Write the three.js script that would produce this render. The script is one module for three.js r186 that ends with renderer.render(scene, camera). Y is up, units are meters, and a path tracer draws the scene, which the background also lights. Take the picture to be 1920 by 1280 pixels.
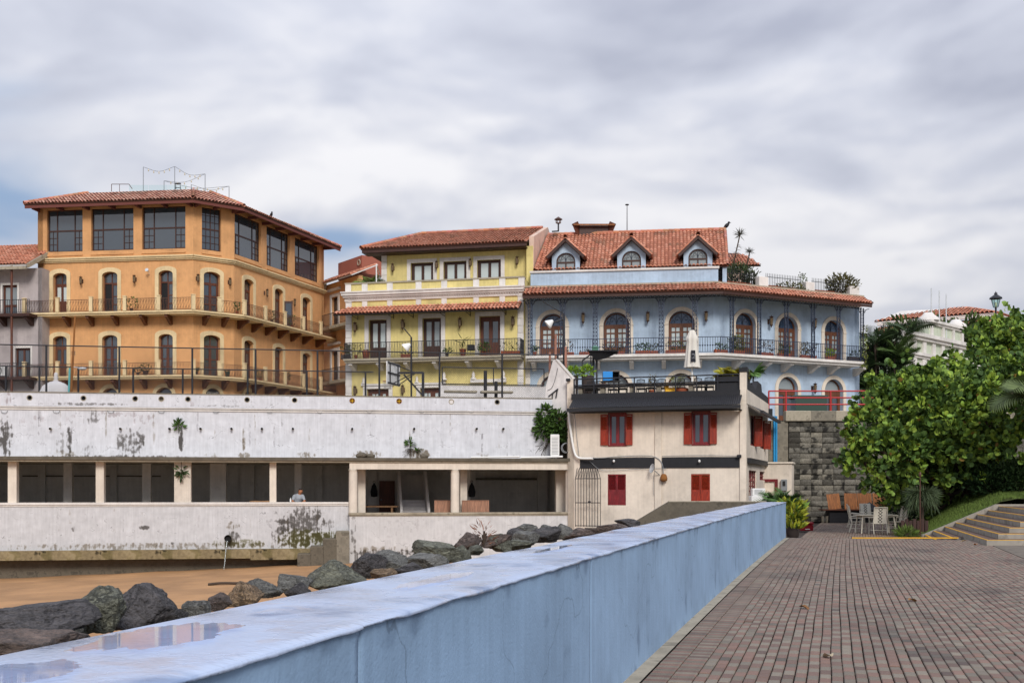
import * as THREE from 'three';
import { mergeGeometries, mergeVertices } from 'three/addons/utils/BufferGeometryUtils.js';
import { ImprovedNoise } from 'three/addons/math/ImprovedNoise.js';
import { MarchingCubes } from 'three/addons/objects/MarchingCubes.js';

// ---------- camera, sky, sun, exposure ----------
const scene = new THREE.Scene();
const FOC = 2100, HZ = 912, EYE = 1.6;          // focal length and horizon in photo pixels (1920 x 1280), eye height in metres
const camera = new THREE.PerspectiveCamera(2 * Math.atan(640 / FOC) * 180 / Math.PI, 1.5, 0.1, 1500);
camera.position.set(0, EYE, 0); camera.lookAt(0, EYE, -10);
camera.setViewOffset(1920, 1280, 0, 640 - HZ, 1920, 1280);   // shifted lens: level camera, verticals stay upright
const renderer = new THREE.WebGLRenderer({ antialias: true });
renderer.setSize(1024, 682);
renderer.toneMapping = THREE.LinearToneMapping;
renderer.toneMappingExposure = 1.78;
renderer.shadowMap.enabled = true;
const sun = new THREE.DirectionalLight(0xfff9f0, 1.4);
sun.position.set(24, 60, 40); sun.target.position.set(5, 0, -45);
sun.castShadow = true; sun.shadow.radius = 36; sun.shadow.mapSize.set(4096, 4096);
Object.assign(sun.shadow.camera, { left: -70, right: 70, top: 70, bottom: -70, near: 1, far: 260 });
scene.add(sun, sun.target);

// seeded random and noise
let seedState = 1234567;
const rnd = () => { seedState = (seedState * 1664525 + 1013904223) >>> 0; return seedState / 4294967296; };
const rr = (a, b) => a + (b - a) * rnd();
const pick = (a) => a[Math.floor(rnd() * a.length)];
const PN = new ImprovedNoise();
const n3 = (x, y, z) => PN.noise(x, y, z);
const fbm = (x, y, z, o = 5) => { let s = 0, a = 0.5; for (let i = 0; i < o; i++) { s += a * n3(x, y, z); x = x * 2.03 + 17.1; y = y * 2.03 + 5.3; z = z * 2.03 + 9.7; a *= 0.5; } return s; };
const clamp = (x, a = 0, b = 1) => Math.min(b, Math.max(a, x));
const smooth = (a, b, x) => { const t = clamp((x - a) / (b - a)); return t * t * (3 - 2 * t); };
const lin = (c) => (c /= 255) <= 0.04045 ? c / 12.92 : Math.pow((c + 0.055) / 1.055, 2.4);
const mix = (a, b, t) => a + (b - a) * t;

{ // the sky: thin layered cloud with a few openings to blue
  const w = 2048, h = 1024, data = new Float32Array(w * h * 4);
  const blue = [lin(152), lin(176), lin(208)], grey = [lin(172), lin(177), lin(194)], pale = [lin(204), lin(208), lin(221)], white = [lin(240), lin(240), lin(244)];
  for (let j = 0; j < h; j++) {
    const el = ((j + 0.5) / h - 0.5) * Math.PI, sy = Math.sin(el), cy = Math.cos(el);
    for (let i = 0; i < w; i++) {
      if (sy < -0.06) { const q = (j * w + i) * 4; data[q] = 0.17; data[q + 1] = 0.165; data[q + 2] = 0.16; data[q + 3] = 1; continue; }
      const az = ((i + 0.5) / w - 0.5) * 2 * Math.PI, x = Math.cos(az) * cy, z = Math.sin(az) * cy;
      const y = Math.max(sy, 0.0), k = 1 / (y + 0.16), px = x * k, pz = z * k;
      const wx = 0.5 * fbm(px * 0.9 + 4, pz * 0.9, 3, 3), wz = 0.5 * fbm(px * 0.9, pz * 0.9 + 8, 7, 3);
      const big = fbm(px * 0.55 + wx, pz * 0.55 + wz, 1.7, 6), mid = fbm(px * 1.5 + wx * 2 + 3, pz * 2.3 + wz * 2, 5.2, 6), wisp = fbm((px + pz) * 1.5 + wx * 4, (pz - px) * 3.0 + wz * 3, 11.3, 6);
      // openings to blue sky
      const a0 = Math.atan2(x, -z), e0 = Math.asin(clamp(sy, -1, 1));
      const gap = (a, e, sa, se) => Math.exp(-(((a0 - a) / sa) ** 2) - (((e0 - e) / se) ** 2));
      let open = 0.8 * gap(-0.47, 0.30, 0.12, 0.05) + 0.85 * gap(-0.45, 0.225, 0.09, 0.045) + 0.8 * gap(-0.12, 0.215, 0.10, 0.016) + 0.55 * gap(-0.2, 0.2, 0.1, 0.02);
      open += 0.9 * smooth(0.12, 0.4, fbm(px * 0.4 + 31, pz * 0.4 + 5, 2.2, 4)) * smooth(0.35, 0.7, Math.abs(a0) + e0);
      let cover = clamp(1 - open * (0.8 + 1.6 * mid) , 0, 1);
      cover = smooth(0.02, 0.8, cover);
      const bright = clamp(0.40 + 0.85 * big + 0.6 * mid + 0.42 * wisp + 0.5 * fbm(px * 5.2 + wx * 5, pz * 5.6 + wz * 5, 15.1, 6) + 0.34 * gap(0.28, 0.2, 0.24, 0.13) - 0.3 * gap(0.42, 0.3, 0.16, 0.12) - 0.1 * gap(0.05, 0.4, 0.5, 0.1));
      const q = (j * w + i) * 4;
      for (let c = 0; c < 3; c++) {
        let v = bright < 0.5 ? mix(grey[c], pale[c], bright * 2) : mix(pale[c], white[c], bright * 2 - 1);
        v = mix(blue[c], v, cover);
        if (sy < 0) v = mix(v, [0.3, 0.29, 0.28][c], smooth(0, -0.1, sy));
        data[q + c] = v * 0.545 * (1 + 1.3 * Math.max(sy, 0)) / 1.25;   // overcast-style rise towards the zenith, added so the upper sky lights the facades
      }
      data[q + 3] = 1;
    }
  }
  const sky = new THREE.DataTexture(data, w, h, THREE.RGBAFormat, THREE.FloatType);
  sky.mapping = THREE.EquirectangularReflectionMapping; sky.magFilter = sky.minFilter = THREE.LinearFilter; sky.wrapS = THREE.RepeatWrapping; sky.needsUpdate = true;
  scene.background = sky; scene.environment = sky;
}

// ---------- textures and materials ----------
function tileNoise(size, fn) { // RGBA8 from fn(u, v) -> [r,g,b] 0..1, u v 0..1, periodic through 4D-like blending
  const d = new Uint8Array(size * size * 4);
  for (let j = 0; j < size; j++) for (let i = 0; i < size; i++) {
    const c = fn(i / size, j / size), q = (j * size + i) * 4;
    d[q] = clamp(c[0]) * 255; d[q + 1] = clamp(c[1]) * 255; d[q + 2] = clamp(c[2]) * 255; d[q + 3] = 255;
  }
  const t = new THREE.DataTexture(d, size, size); t.wrapS = t.wrapT = THREE.RepeatWrapping; t.magFilter = THREE.LinearFilter; t.minFilter = THREE.LinearMipmapLinearFilter; t.generateMipmaps = true; t.needsUpdate = true;
  return t;
}
const lat = new Float32Array(65536); for (let i = 0; i < 65536; i++) lat[i] = rnd() * 2 - 1;
const latAt = (i, j, z) => lat[(i * 1619 + j * 31337 + z * 6971) & 65535];
function wrapNoise(x, y, f, z) { const i = Math.floor(x), j = Math.floor(y), zi = Math.floor(z * 7); let fx = x - i, fy = y - j; fx = fx * fx * (3 - 2 * fx); fy = fy * fy * (3 - 2 * fy); const i0 = ((i % f) + f) % f, j0 = ((j % f) + f) % f, i1 = (i0 + 1) % f, j1 = (j0 + 1) % f; return mix(mix(latAt(i0, j0, zi), latAt(i1, j0, zi), fx), mix(latAt(i0, j1, zi), latAt(i1, j1, zi), fx), fy); }
// periodic fbm
function pf(u, v, s, z, o) {
  // lattice noise on a period that divides evenly: integer frequencies, wrapped through the 256-cell table
  let t = 0, a = 0.5, f = Math.max(1, Math.round(s)); for (let i = 0; i < o; i++) { t += a * 0.62 * wrapNoise(u * f, v * f, f, z + i * 3); f *= 2; a *= 0.5; } return t;
}
function streak(u, v, fx, fy, z) { const x = u * fx, y = v * fy, i = Math.floor(x), j = Math.floor(y); let a = x - i, b = y - j; a = a * a * (3 - 2 * a); b = b * b * (3 - 2 * b); const i1 = (i + 1) % fx, j1 = (j + 1) % fy; return mix(mix(latAt(i, j, z), latAt(i1, j, z), a), mix(latAt(i, j1, z), latAt(i1, j1, z), a), b); }
const srgb = (t) => { t.colorSpace = THREE.SRGBColorSpace; return t; };
const rep = (t, m) => { const c = t.clone(); c.repeat.set(1 / m, 1 / m); c.needsUpdate = true; return c; };
const texPlaster = srgb(tileNoise(512, (u, v) => { const rain = 0.6 * streak(u, v, 48, 3, 5) + 0.4 * streak(u, v, 110, 5, 9), a = pf(u, v, 5, 1, 5) + 0.22 * rain, b = pf(u, v, 40, 3, 3), s = pf(u * 1, v * 1, 9, 8, 4); const k = 0.93 + 0.14 * a + 0.05 * b - 0.05 * smooth(0.2, 0.42, s); return [k, k * 0.995, k * 0.985]; }));
const texFine = tileNoise(256, (u, v) => { const k = 0.5 + 0.5 * pf(u, v, 26, 4, 4); return [k, k, k]; });
const texDirty = srgb(tileNoise(512, (u, v) => { const a = pf(u, v, 6, 21, 6), b = pf(u, v, 30, 23, 4), st = pf(u, v, 1, 5, 2) + fbm(u * 60, v * 5, 7, 3) * 0; let k = 0.88 + 0.3 * a + 0.12 * b; const d = smooth(0.1, 0.4, a + 0.5 * b); k = mix(k, 0.5 + 0.2 * b, d * 0.6); return [k, k * 0.98, k * 0.94]; }));
const texWood = srgb(tileNoise(512, (u, v) => { const g = pf(u, v, 4, 2, 3), r = n3(u * 46 + g * 5, v * 2.5, 4.5); const su = smooth(0, 1, u); const k = 0.82 + 0.2 * r * (1 - Math.abs(su * 2 - 1) * 0.0) + 0.14 * g; return [k, k * 0.97, k * 0.93]; }));
const texMoss = srgb(tileNoise(512, (u, v) => { const a = pf(u, v, 4, 91, 5), b = pf(u, v, 24, 93, 4), g = smooth(0.0, 0.2, pf(u, v, 5, 95, 5)), d = smooth(0.1, 0.28, pf(u, v, 8, 97, 5)); let c = [0.95, 0.93, 0.88].map((x) => x + 0.3 * a + 0.25 * b); c = c.map((x, i) => mix(x, [0.66, 0.66, 0.5][i] + 0.2 * b, g * 0.5)); return c.map((x, i) => mix(x, [0.2, 0.19, 0.16][i], d * 0.8)); }));
const texWet = tileNoise(512, (u, v) => { const k = 0.5 + 0.9 * pf(u, v, 5, 14, 5); return [k, k, k]; });
function mat(hex, o = {}) { return new THREE.MeshStandardMaterial({ color: typeof hex === 'number' ? hex : new THREE.Color().setRGB(...hex), roughness: 0.85, side: THREE.DoubleSide, ...o }); }
const plaster = (hex, o = {}) => mat(hex, { map: rep(texPlaster, 4.3), bumpMap: rep(texFine, 0.9), bumpScale: 0.004, roughness: 0.9, ...o });
const wood = (hex, o = {}) => mat(hex, { map: rep(texWood, 1.1), roughness: 0.55, ...o });
const metal = (hex, o = {}) => mat(hex, { roughness: 0.5, metalness: 0.15, ...o });
const M = {
  orange: plaster(0xdca672), orangeTrim: plaster(0xe6cfa4), yellow: plaster(0xe4d48f), white: plaster(0xe2dfe0), whiteTrim: plaster(0xe3dfdc), blue: plaster(0xb7cce4), cream: plaster(0xeaded0),
  greyHouse: plaster(0xb6adae), pink: plaster(0xdcbfae), sage: plaster(0xc9d2bf), paleConcrete: mat(0xb9b2a4, { map: rep(texDirty, 3.1), bumpMap: rep(texFine, 0.7), bumpScale: 0.006 }),
  concrete: mat(0x8f8a80, { map: rep(texDirty, 2.3), bumpMap: rep(texFine, 0.6), bumpScale: 0.008 }), darkConcrete: mat(0x6e685e, { map: rep(texDirty, 1.9), bumpMap: rep(texFine, 0.6), bumpScale: 0.01 }),
  interior: plaster(0xcfcdc9), interiorFloor: mat(0xa9a49b, { map: rep(texDirty, 2.9) }), stepGrey: mat(0xa9a5a0, { map: rep(texDirty, 3.7), bumpMap: rep(texFine, 0.5), bumpScale: 0.004 }),
  wood: wood(0x6b3a26), woodDark: wood(0x4a2a20), woodBrown: wood(0x7a4a2e), woodPale: wood(0xa9744a), shutter: wood(0xb23d24, { roughness: 0.5 }), shutterDark: wood(0x8e2530, { roughness: 0.5 }), teak: wood(0xc07a3e, { roughness: 0.6 }), bench: wood(0xa9815a),
  iron: metal(0x24252b), ironBlue: metal(0x2b3448), ironBrown: metal(0x54372a), black: mat(0x1b1b1e, { roughness: 0.6 }), blackWall: plaster(0x2a2b30), roofBlack: mat(0x2a2a2e, { roughness: 0.55, metalness: 0.2 }), gutter: mat(0x1f2024, { roughness: 0.5 }),
  red: mat(0xb0262a, { roughness: 0.45 }), plasticWhite: mat(0xe6e6e4, { roughness: 0.5 }), greyMetal: metal(0x8b8f93), paleMetal: metal(0xc5c8ca), rust: mat(0x8a5a2c, { roughness: 0.9 }), pipeBlue: mat(0x2b8fc7, { roughness: 0.4 }), teal: mat(0x5fb3b5, { roughness: 0.5 }),
  green: mat(0x1f3d33, { roughness: 0.5 }), yellowPlastic: mat(0xf2b90f, { roughness: 0.4 }), bluePlastic: mat(0x1a87d6, { roughness: 0.4 }), terracotta: mat(0x9a5234, { roughness: 0.85 }), potDark: mat(0x3a302d, { roughness: 0.8 }), soil: mat(0x33271d, { roughness: 1 }), redSeat: mat(0x8e1424, { roughness: 0.4 }),
  canvas: mat(0xd9d4cb, { roughness: 0.95 }), black2: mat(0x17181c, { roughness: 0.9 }), sling: mat(0xcfc7b6, { roughness: 0.9 }), chairFrame: mat(0xd5cebd, { roughness: 0.5 }), ringTrim: plaster(0xe4d9cb),
  glass: new THREE.MeshPhysicalMaterial({ color: 0x3a434b, roughness: 0.05, ior: 2.0, side: THREE.DoubleSide }), glassBlue: new THREE.MeshPhysicalMaterial({ color: 0x2f4560, roughness: 0.08, ior: 1.8, side: THREE.DoubleSide }),
  curtain: new THREE.MeshPhysicalMaterial({ color: 0xbfcaca, roughness: 0.3, clearcoat: 1, clearcoatRoughness: 0.06, side: THREE.DoubleSide }), curtainGrey: new THREE.MeshPhysicalMaterial({ color: 0x8b9497, roughness: 0.3, clearcoat: 1, clearcoatRoughness: 0.06, side: THREE.DoubleSide }),
  clear: new THREE.MeshPhysicalMaterial({ color: 0xe8fbf6, roughness: 0.02, transmission: 1, thickness: 0, ior: 1.45, side: THREE.DoubleSide }), lampGlass: mat(0xcfc3a8, { roughness: 0.3 }), amberGlass: mat(0x6b5a45, { roughness: 0.15 }), galleryPaint: plaster(0xe3d9cd),
  moss: mat(0x94876d, { map: rep(texMoss, 2.6), bumpMap: rep(texFine, 0.4), bumpScale: 0.02, roughness: 1 }), bark: mat(0x4a3d33, { roughness: 1, bumpMap: rep(texFine, 0.4), bumpScale: 0.02 }), yellowLine: mat(0xe0a92c, { map: rep(texPlaster, 0.8), roughness: 0.75 }),
  skin: mat(0xa8704f, { roughness: 0.6 }), shirt: mat(0x9aa0a8, { roughness: 0.95 }), hair: mat(0x1d1613, { roughness: 0.8 }), trousers: mat(0x39404d, { roughness: 0.95 }), feather: mat(0x1b1a1f, { roughness: 0.7 }), tarp: mat(0x26262a, { roughness: 0.9 }),
};

// ---------- geometry helpers ----------
const V = (x, y, z) => new THREE.Vector3(x, y, z);
const clean = (g) => { const o = g.index ? g.toNonIndexed() : g; for (const k of Object.keys(o.attributes)) if (!['position', 'normal', 'color'].includes(k)) o.deleteAttribute(k); return o; };
const merge = (list) => { const l = list.filter(Boolean).map(clean); return l.length === 1 ? l[0] : mergeGeometries(l); };
const box = (w, h, d, x = 0, y = 0, z = 0) => new THREE.BoxGeometry(w, h, d).translate(x, y, z);
const boxR = (x0, x1, y0, y1, z0, z1) => box(x1 - x0, y1 - y0, z1 - z0, (x0 + x1) / 2, (y0 + y1) / 2, (z0 + z1) / 2);
// chamfered box centred on its base
function cbox(w, h, d, b = 0.01, x = 0, y = 0, z = 0) {
  const s = new THREE.Shape(); const a = w / 2 - b, c = d / 2 - b; s.moveTo(-a, -c); s.lineTo(a, -c); s.lineTo(a, c); s.lineTo(-a, c); s.closePath();
  return new THREE.ExtrudeGeometry(s, { depth: h - 2 * b, bevelEnabled: true, bevelThickness: b, bevelSize: b, bevelSegments: 1 }).translate(0, 0, b).rotateX(-Math.PI / 2).translate(x, y, z);
}
const cyl = (r0, r1, h, n = 10, x = 0, y = 0, z = 0) => new THREE.CylinderGeometry(r1, r0, h, n).translate(x, y + h / 2, z);
function bar(a, b, r, n = 5) { // straight bar between two points
  const d = new THREE.Vector3().subVectors(b, a), L = d.length(), g = new THREE.CylinderGeometry(r, r, L, n);
  g.applyQuaternion(new THREE.Quaternion().setFromUnitVectors(V(0, 1, 0), d.normalize())); return g.translate((a.x + b.x) / 2, (a.y + b.y) / 2, (a.z + b.z) / 2);
}
function beam(a, b, w, h) { // rectangular bar
  const d = new THREE.Vector3().subVectors(b, a), L = d.length(), g = new THREE.BoxGeometry(w, h, L);
  const m = new THREE.Matrix4().lookAt(V(0, 0, 0), d, V(0, 1, 0.0001)); g.applyMatrix4(m); return g.translate((a.x + b.x) / 2, (a.y + b.y) / 2, (a.z + b.z) / 2);
}
const tube = (pts, r, seg = 12, n = 4) => new THREE.TubeGeometry(new THREE.CatmullRomCurve3(pts), seg, r, n, false);
const lathe = (pts, n = 14) => new THREE.LatheGeometry(pts.map(([x, y]) => new THREE.Vector2(x, y)), n);
function slab(pts, y0, y1) { // polygon in plan [[x, z] ...] as a solid
  const s = new THREE.Shape(pts.map(([x, z]) => new THREE.Vector2(x, -z))); return new THREE.ExtrudeGeometry(s, { depth: y1 - y0, bevelEnabled: false }).rotateX(-Math.PI / 2).translate(0, y0, 0);
}
function boxUV(g, ou = 0, ov = 0) { // uv in metres from the way each face points
  const p = g.attributes.position, n = g.attributes.normal, uv = new Float32Array(p.count * 2);
  for (let i = 0; i < p.count; i++) { const ax = Math.abs(n.getX(i)), ay = Math.abs(n.getY(i)), az = Math.abs(n.getZ(i)), x = p.getX(i), y = p.getY(i), z = p.getZ(i); let u, v; if (ay > ax && ay > az) { u = x; v = z; } else if (ax > az) { u = z; v = y; } else { u = x; v = y; } uv[2 * i] = u + ou; uv[2 * i + 1] = v + ov; }
  g.setAttribute('uv', new THREE.BufferAttribute(uv, 2)); return g;
}
// flat outline with holes, pushed back by depth (front face at z = 0)
function plate(outline, holes, depth) { const s = new THREE.Shape(outline.map(([x, y]) => new THREE.Vector2(x, y))); for (const h of holes) s.holes.push(h); return new THREE.ExtrudeGeometry(s, { depth, bevelEnabled: false, curveSegments: 14 }).translate(0, 0, -depth); }
const rectPts = (x0, x1, y0, y1) => [[x0, y0], [x1, y0], [x1, y1], [x0, y1]];
const rectHole = (x0, x1, y0, y1) => { const p = new THREE.Path(); p.moveTo(x0, y0); p.lineTo(x1, y0); p.lineTo(x1, y1); p.lineTo(x0, y1); p.closePath(); return p; };
// arched outline: straight to the springing line, then an ellipse of the given rise
function archPts(x0, x1, y0, y1, rise, n = 14) { const c = (x0 + x1) / 2, r = (x1 - x0) / 2, o = [[x0, y0], [x1, y0]]; for (let i = 0; i <= n; i++) { const a = Math.PI * i / n; o.push([c + r * Math.cos(a), y1 - rise + rise * Math.sin(a)]); } return o; }
const toPath = (pts) => { const p = new THREE.Path(); p.setFromPoints(pts.map(([x, y]) => new THREE.Vector2(x, y))); p.closePath(); return p; };
const archHole = (...a) => toPath(archPts(...a));
// surround of an arched or square opening
const ringPlate = (o, n, depth) => plate([o[1], ...o.slice(2), o[0], n[0], ...n.slice(2).reverse(), n[1]], [], depth);   // open at the foot
const framePlate = (outer, inner, depth) => plate(outer, [toPath(inner)], depth);

// ---------- object helpers ----------
const taken = {};
const numbered = (n) => { const k = taken[n] = (taken[n] ?? -1) + 1; return k ? `${n}_${String(k).padStart(3, '0')}` : n; };
function thing(name, label, category, pos = V(0, 0, 0), group, kind) { const o = new THREE.Group(); o.name = numbered(name); o.position.copy(pos); o.userData = { label, category }; if (group) o.userData.group = group; if (kind) o.userData.kind = kind; scene.add(o); return o; }
function mesh(name, geo, m) { let g = Array.isArray(geo) ? merge(geo) : geo; if ((m.map || m.bumpMap || m.roughnessMap) && !g.userData.ownUV) { g = clean(g); boxUV(g, rnd() * 7, rnd() * 7); } const o = new THREE.Mesh(g, m); o.name = name; o.castShadow = o.receiveShadow = true; return o; }
function part(parent, name, geo, m, kind) { const o = mesh(name, geo, m); parent.add(o); if (kind) o.userData.kind = kind; return o; }
function solo(name, geo, m, label, category, pos, group) { const o = mesh(numbered(name), geo, m); if (pos) o.position.copy(pos); o.userData = { label, category }; if (group) o.userData.group = group; scene.add(o); return o; }
function structure(name, geo, m) { const o = mesh(name, geo, m); o.userData = { kind: 'structure' }; scene.add(o); return o; }
function copyOf(o, pos, turn, label, group) { const c = o.clone(); c.name = numbered(o.name.replace(/_\d{3}$/, '')); c.userData = { ...o.userData }; if (label) c.userData.label = label; if (group) c.userData.group = group; if (pos) c.position.copy(pos); if (turn !== undefined) c.rotation.y = turn; scene.add(c); return c; }

// where a photo pixel lies at a given distance in front of the camera
const at = (px, py, d) => V((px - 960) / FOC * d, EYE + (HZ - py) / FOC * d, -d);
const plan = (px, d) => [(px - 960) / FOC * d, -d];
// a vertical plane of a building: u runs along it, w outward
class Face {
  constructor(a, b) { this.a = a; this.b = b; const dx = b[0] - a[0], dz = b[1] - a[1]; this.L = Math.hypot(dx, dz); this.e = [dx / this.L, dz / this.L]; this.n = [-this.e[1], this.e[0]]; this.turn = Math.atan2(-this.e[1], this.e[0]); }
  off(w) { return new Face([this.a[0] + this.n[0] * w, this.a[1] + this.n[1] * w], [this.b[0] + this.n[0] * w, this.b[1] + this.n[1] * w]); }
  u(px) { const k = (px - 960) / FOC, [ax, az] = this.a, [ex, ez] = this.e; return -(ax + k * az) / (ex + k * ez); }
  d(px) { return -(this.a[1] + this.e[1] * this.u(px)); }
  y(px, py) { return EYE + (HZ - py) / FOC * this.d(px); }
  xz(u, w = 0) { return [this.a[0] + this.e[0] * u + this.n[0] * w, this.a[1] + this.e[1] * u + this.n[1] * w]; }
  v(u, y, w = 0) { const [x, z] = this.xz(u, w); return V(x, y, z); }
}
// put a mesh made in face coordinates (x along, y up, z outward) under a thing
function fpart(parent, name, geo, m, face, u = 0, y = 0, w = 0, kind) { const o = mesh(name, geo, m); o.position.copy(face.v(u, y, w)).sub(parent.position); o.rotation.y = face.turn; parent.add(o); if (kind) o.userData.kind = kind; return o; }
// ---------- ground, beach, promenade ----------
M.interiorPave = mat(0x7d756d, { map: rep(texDirty, 2.1), roughness: 0.9 });
const wallX = (s) => -1.66 + 0.277 * s + 0.00042 * s * s;              // plan of the sea wall's inner face, s metres ahead
const along = (s, t) => { const a = Math.atan(0.277 + 0.00084 * s); return [wallX(s) + t * Math.cos(a), -s + t * Math.sin(a)]; };
const sandY = (x, d) => { const base = mix(-2.55, -1.95, clamp((x + 23) / 16)); return base + 0.05 * n3(x * 0.5, d * 0.4, 3) + 0.02 * n3(x * 2, d * 1.6, 8); };
function gridSurface(nx, nz, fn) { // fn(i/nx, j/nz) -> [x, y, z]
  const pos = [], uv = [], idx = [];
  for (let j = 0; j <= nz; j++) for (let i = 0; i <= nx; i++) { const p = fn(i / nx, j / nz); pos.push(...p); uv.push(p[0], -p[2]); }
  for (let j = 0; j < nz; j++) for (let i = 0; i < nx; i++) { const a = j * (nx + 1) + i, b = a + 1, c = a + nx + 1, d = c + 1; idx.push(a, b, c, b, d, c); }
  const g = new THREE.BufferGeometry(); g.setAttribute('position', new THREE.Float32BufferAttribute(pos, 3)); g.setAttribute('uv', new THREE.Float32BufferAttribute(uv, 2)); g.setIndex(idx); g.computeVertexNormals(); g.userData.ownUV = true; return g;
}
structure('ground', new THREE.PlaneGeometry(1600, 1600).rotateX(-Math.PI / 2).translate(0, -3.4, -300), mat(0x9a8a72, { roughness: 1 }));
const texSand = srgb(tileNoise(512, (u, v) => { const a = pf(u, v, 5, 2, 5), r = pf(u, v, 3, 6, 3), w = Math.sin((v * 22 + r * 4) * Math.PI * 2) * 0.5, dk = smooth(0.3, 0.5, pf(u, v, 40, 9, 3)); const k = 0.9 + 0.22 * a + 0.05 * w - 0.3 * dk; return [k, k * 0.97, k * 0.93]; }));
structure('beach', gridSurface(90, 90, (a, b) => { const x = -75 + a * 88, d = 2 + b * 56; return [x, sandY(x, d), -d]; }), mat(0xbb9268, { map: rep(texSand, 6.5), bumpMap: rep(texFine, 1.3), bumpScale: 0.02, roughness: 0.85 }));
// the street and courtyards stand on high ground behind the walls
structure('street', slab([[-140, -57.6], [-30, -57.4], [2.2, -60.6], [9, -61.2], [15, -60.9], [150, -60.9], [150, -420], [-140, -420]], -3, 5.2), M.concrete);
structure('terrace_ground', slab([[8.9, -35.25], [15.6, -35.2], [40, -35.2], [40, -60.9], [2.7, -60.9], [5.2, -36.2]], -3.3, -0.365), mat(0x3c322d, { roughness: 1 }));
structure('promenade', slab([[-1.55, -0.3], ...[6, 12, 18, 24, 30, 35.2].map((s) => along(s, -0.02)), [14.3, -35.2], [40, -35.2], [40, -0.3]], -3.3, -0.064), mat(0x2a221e, { roughness: 1 }));

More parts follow.
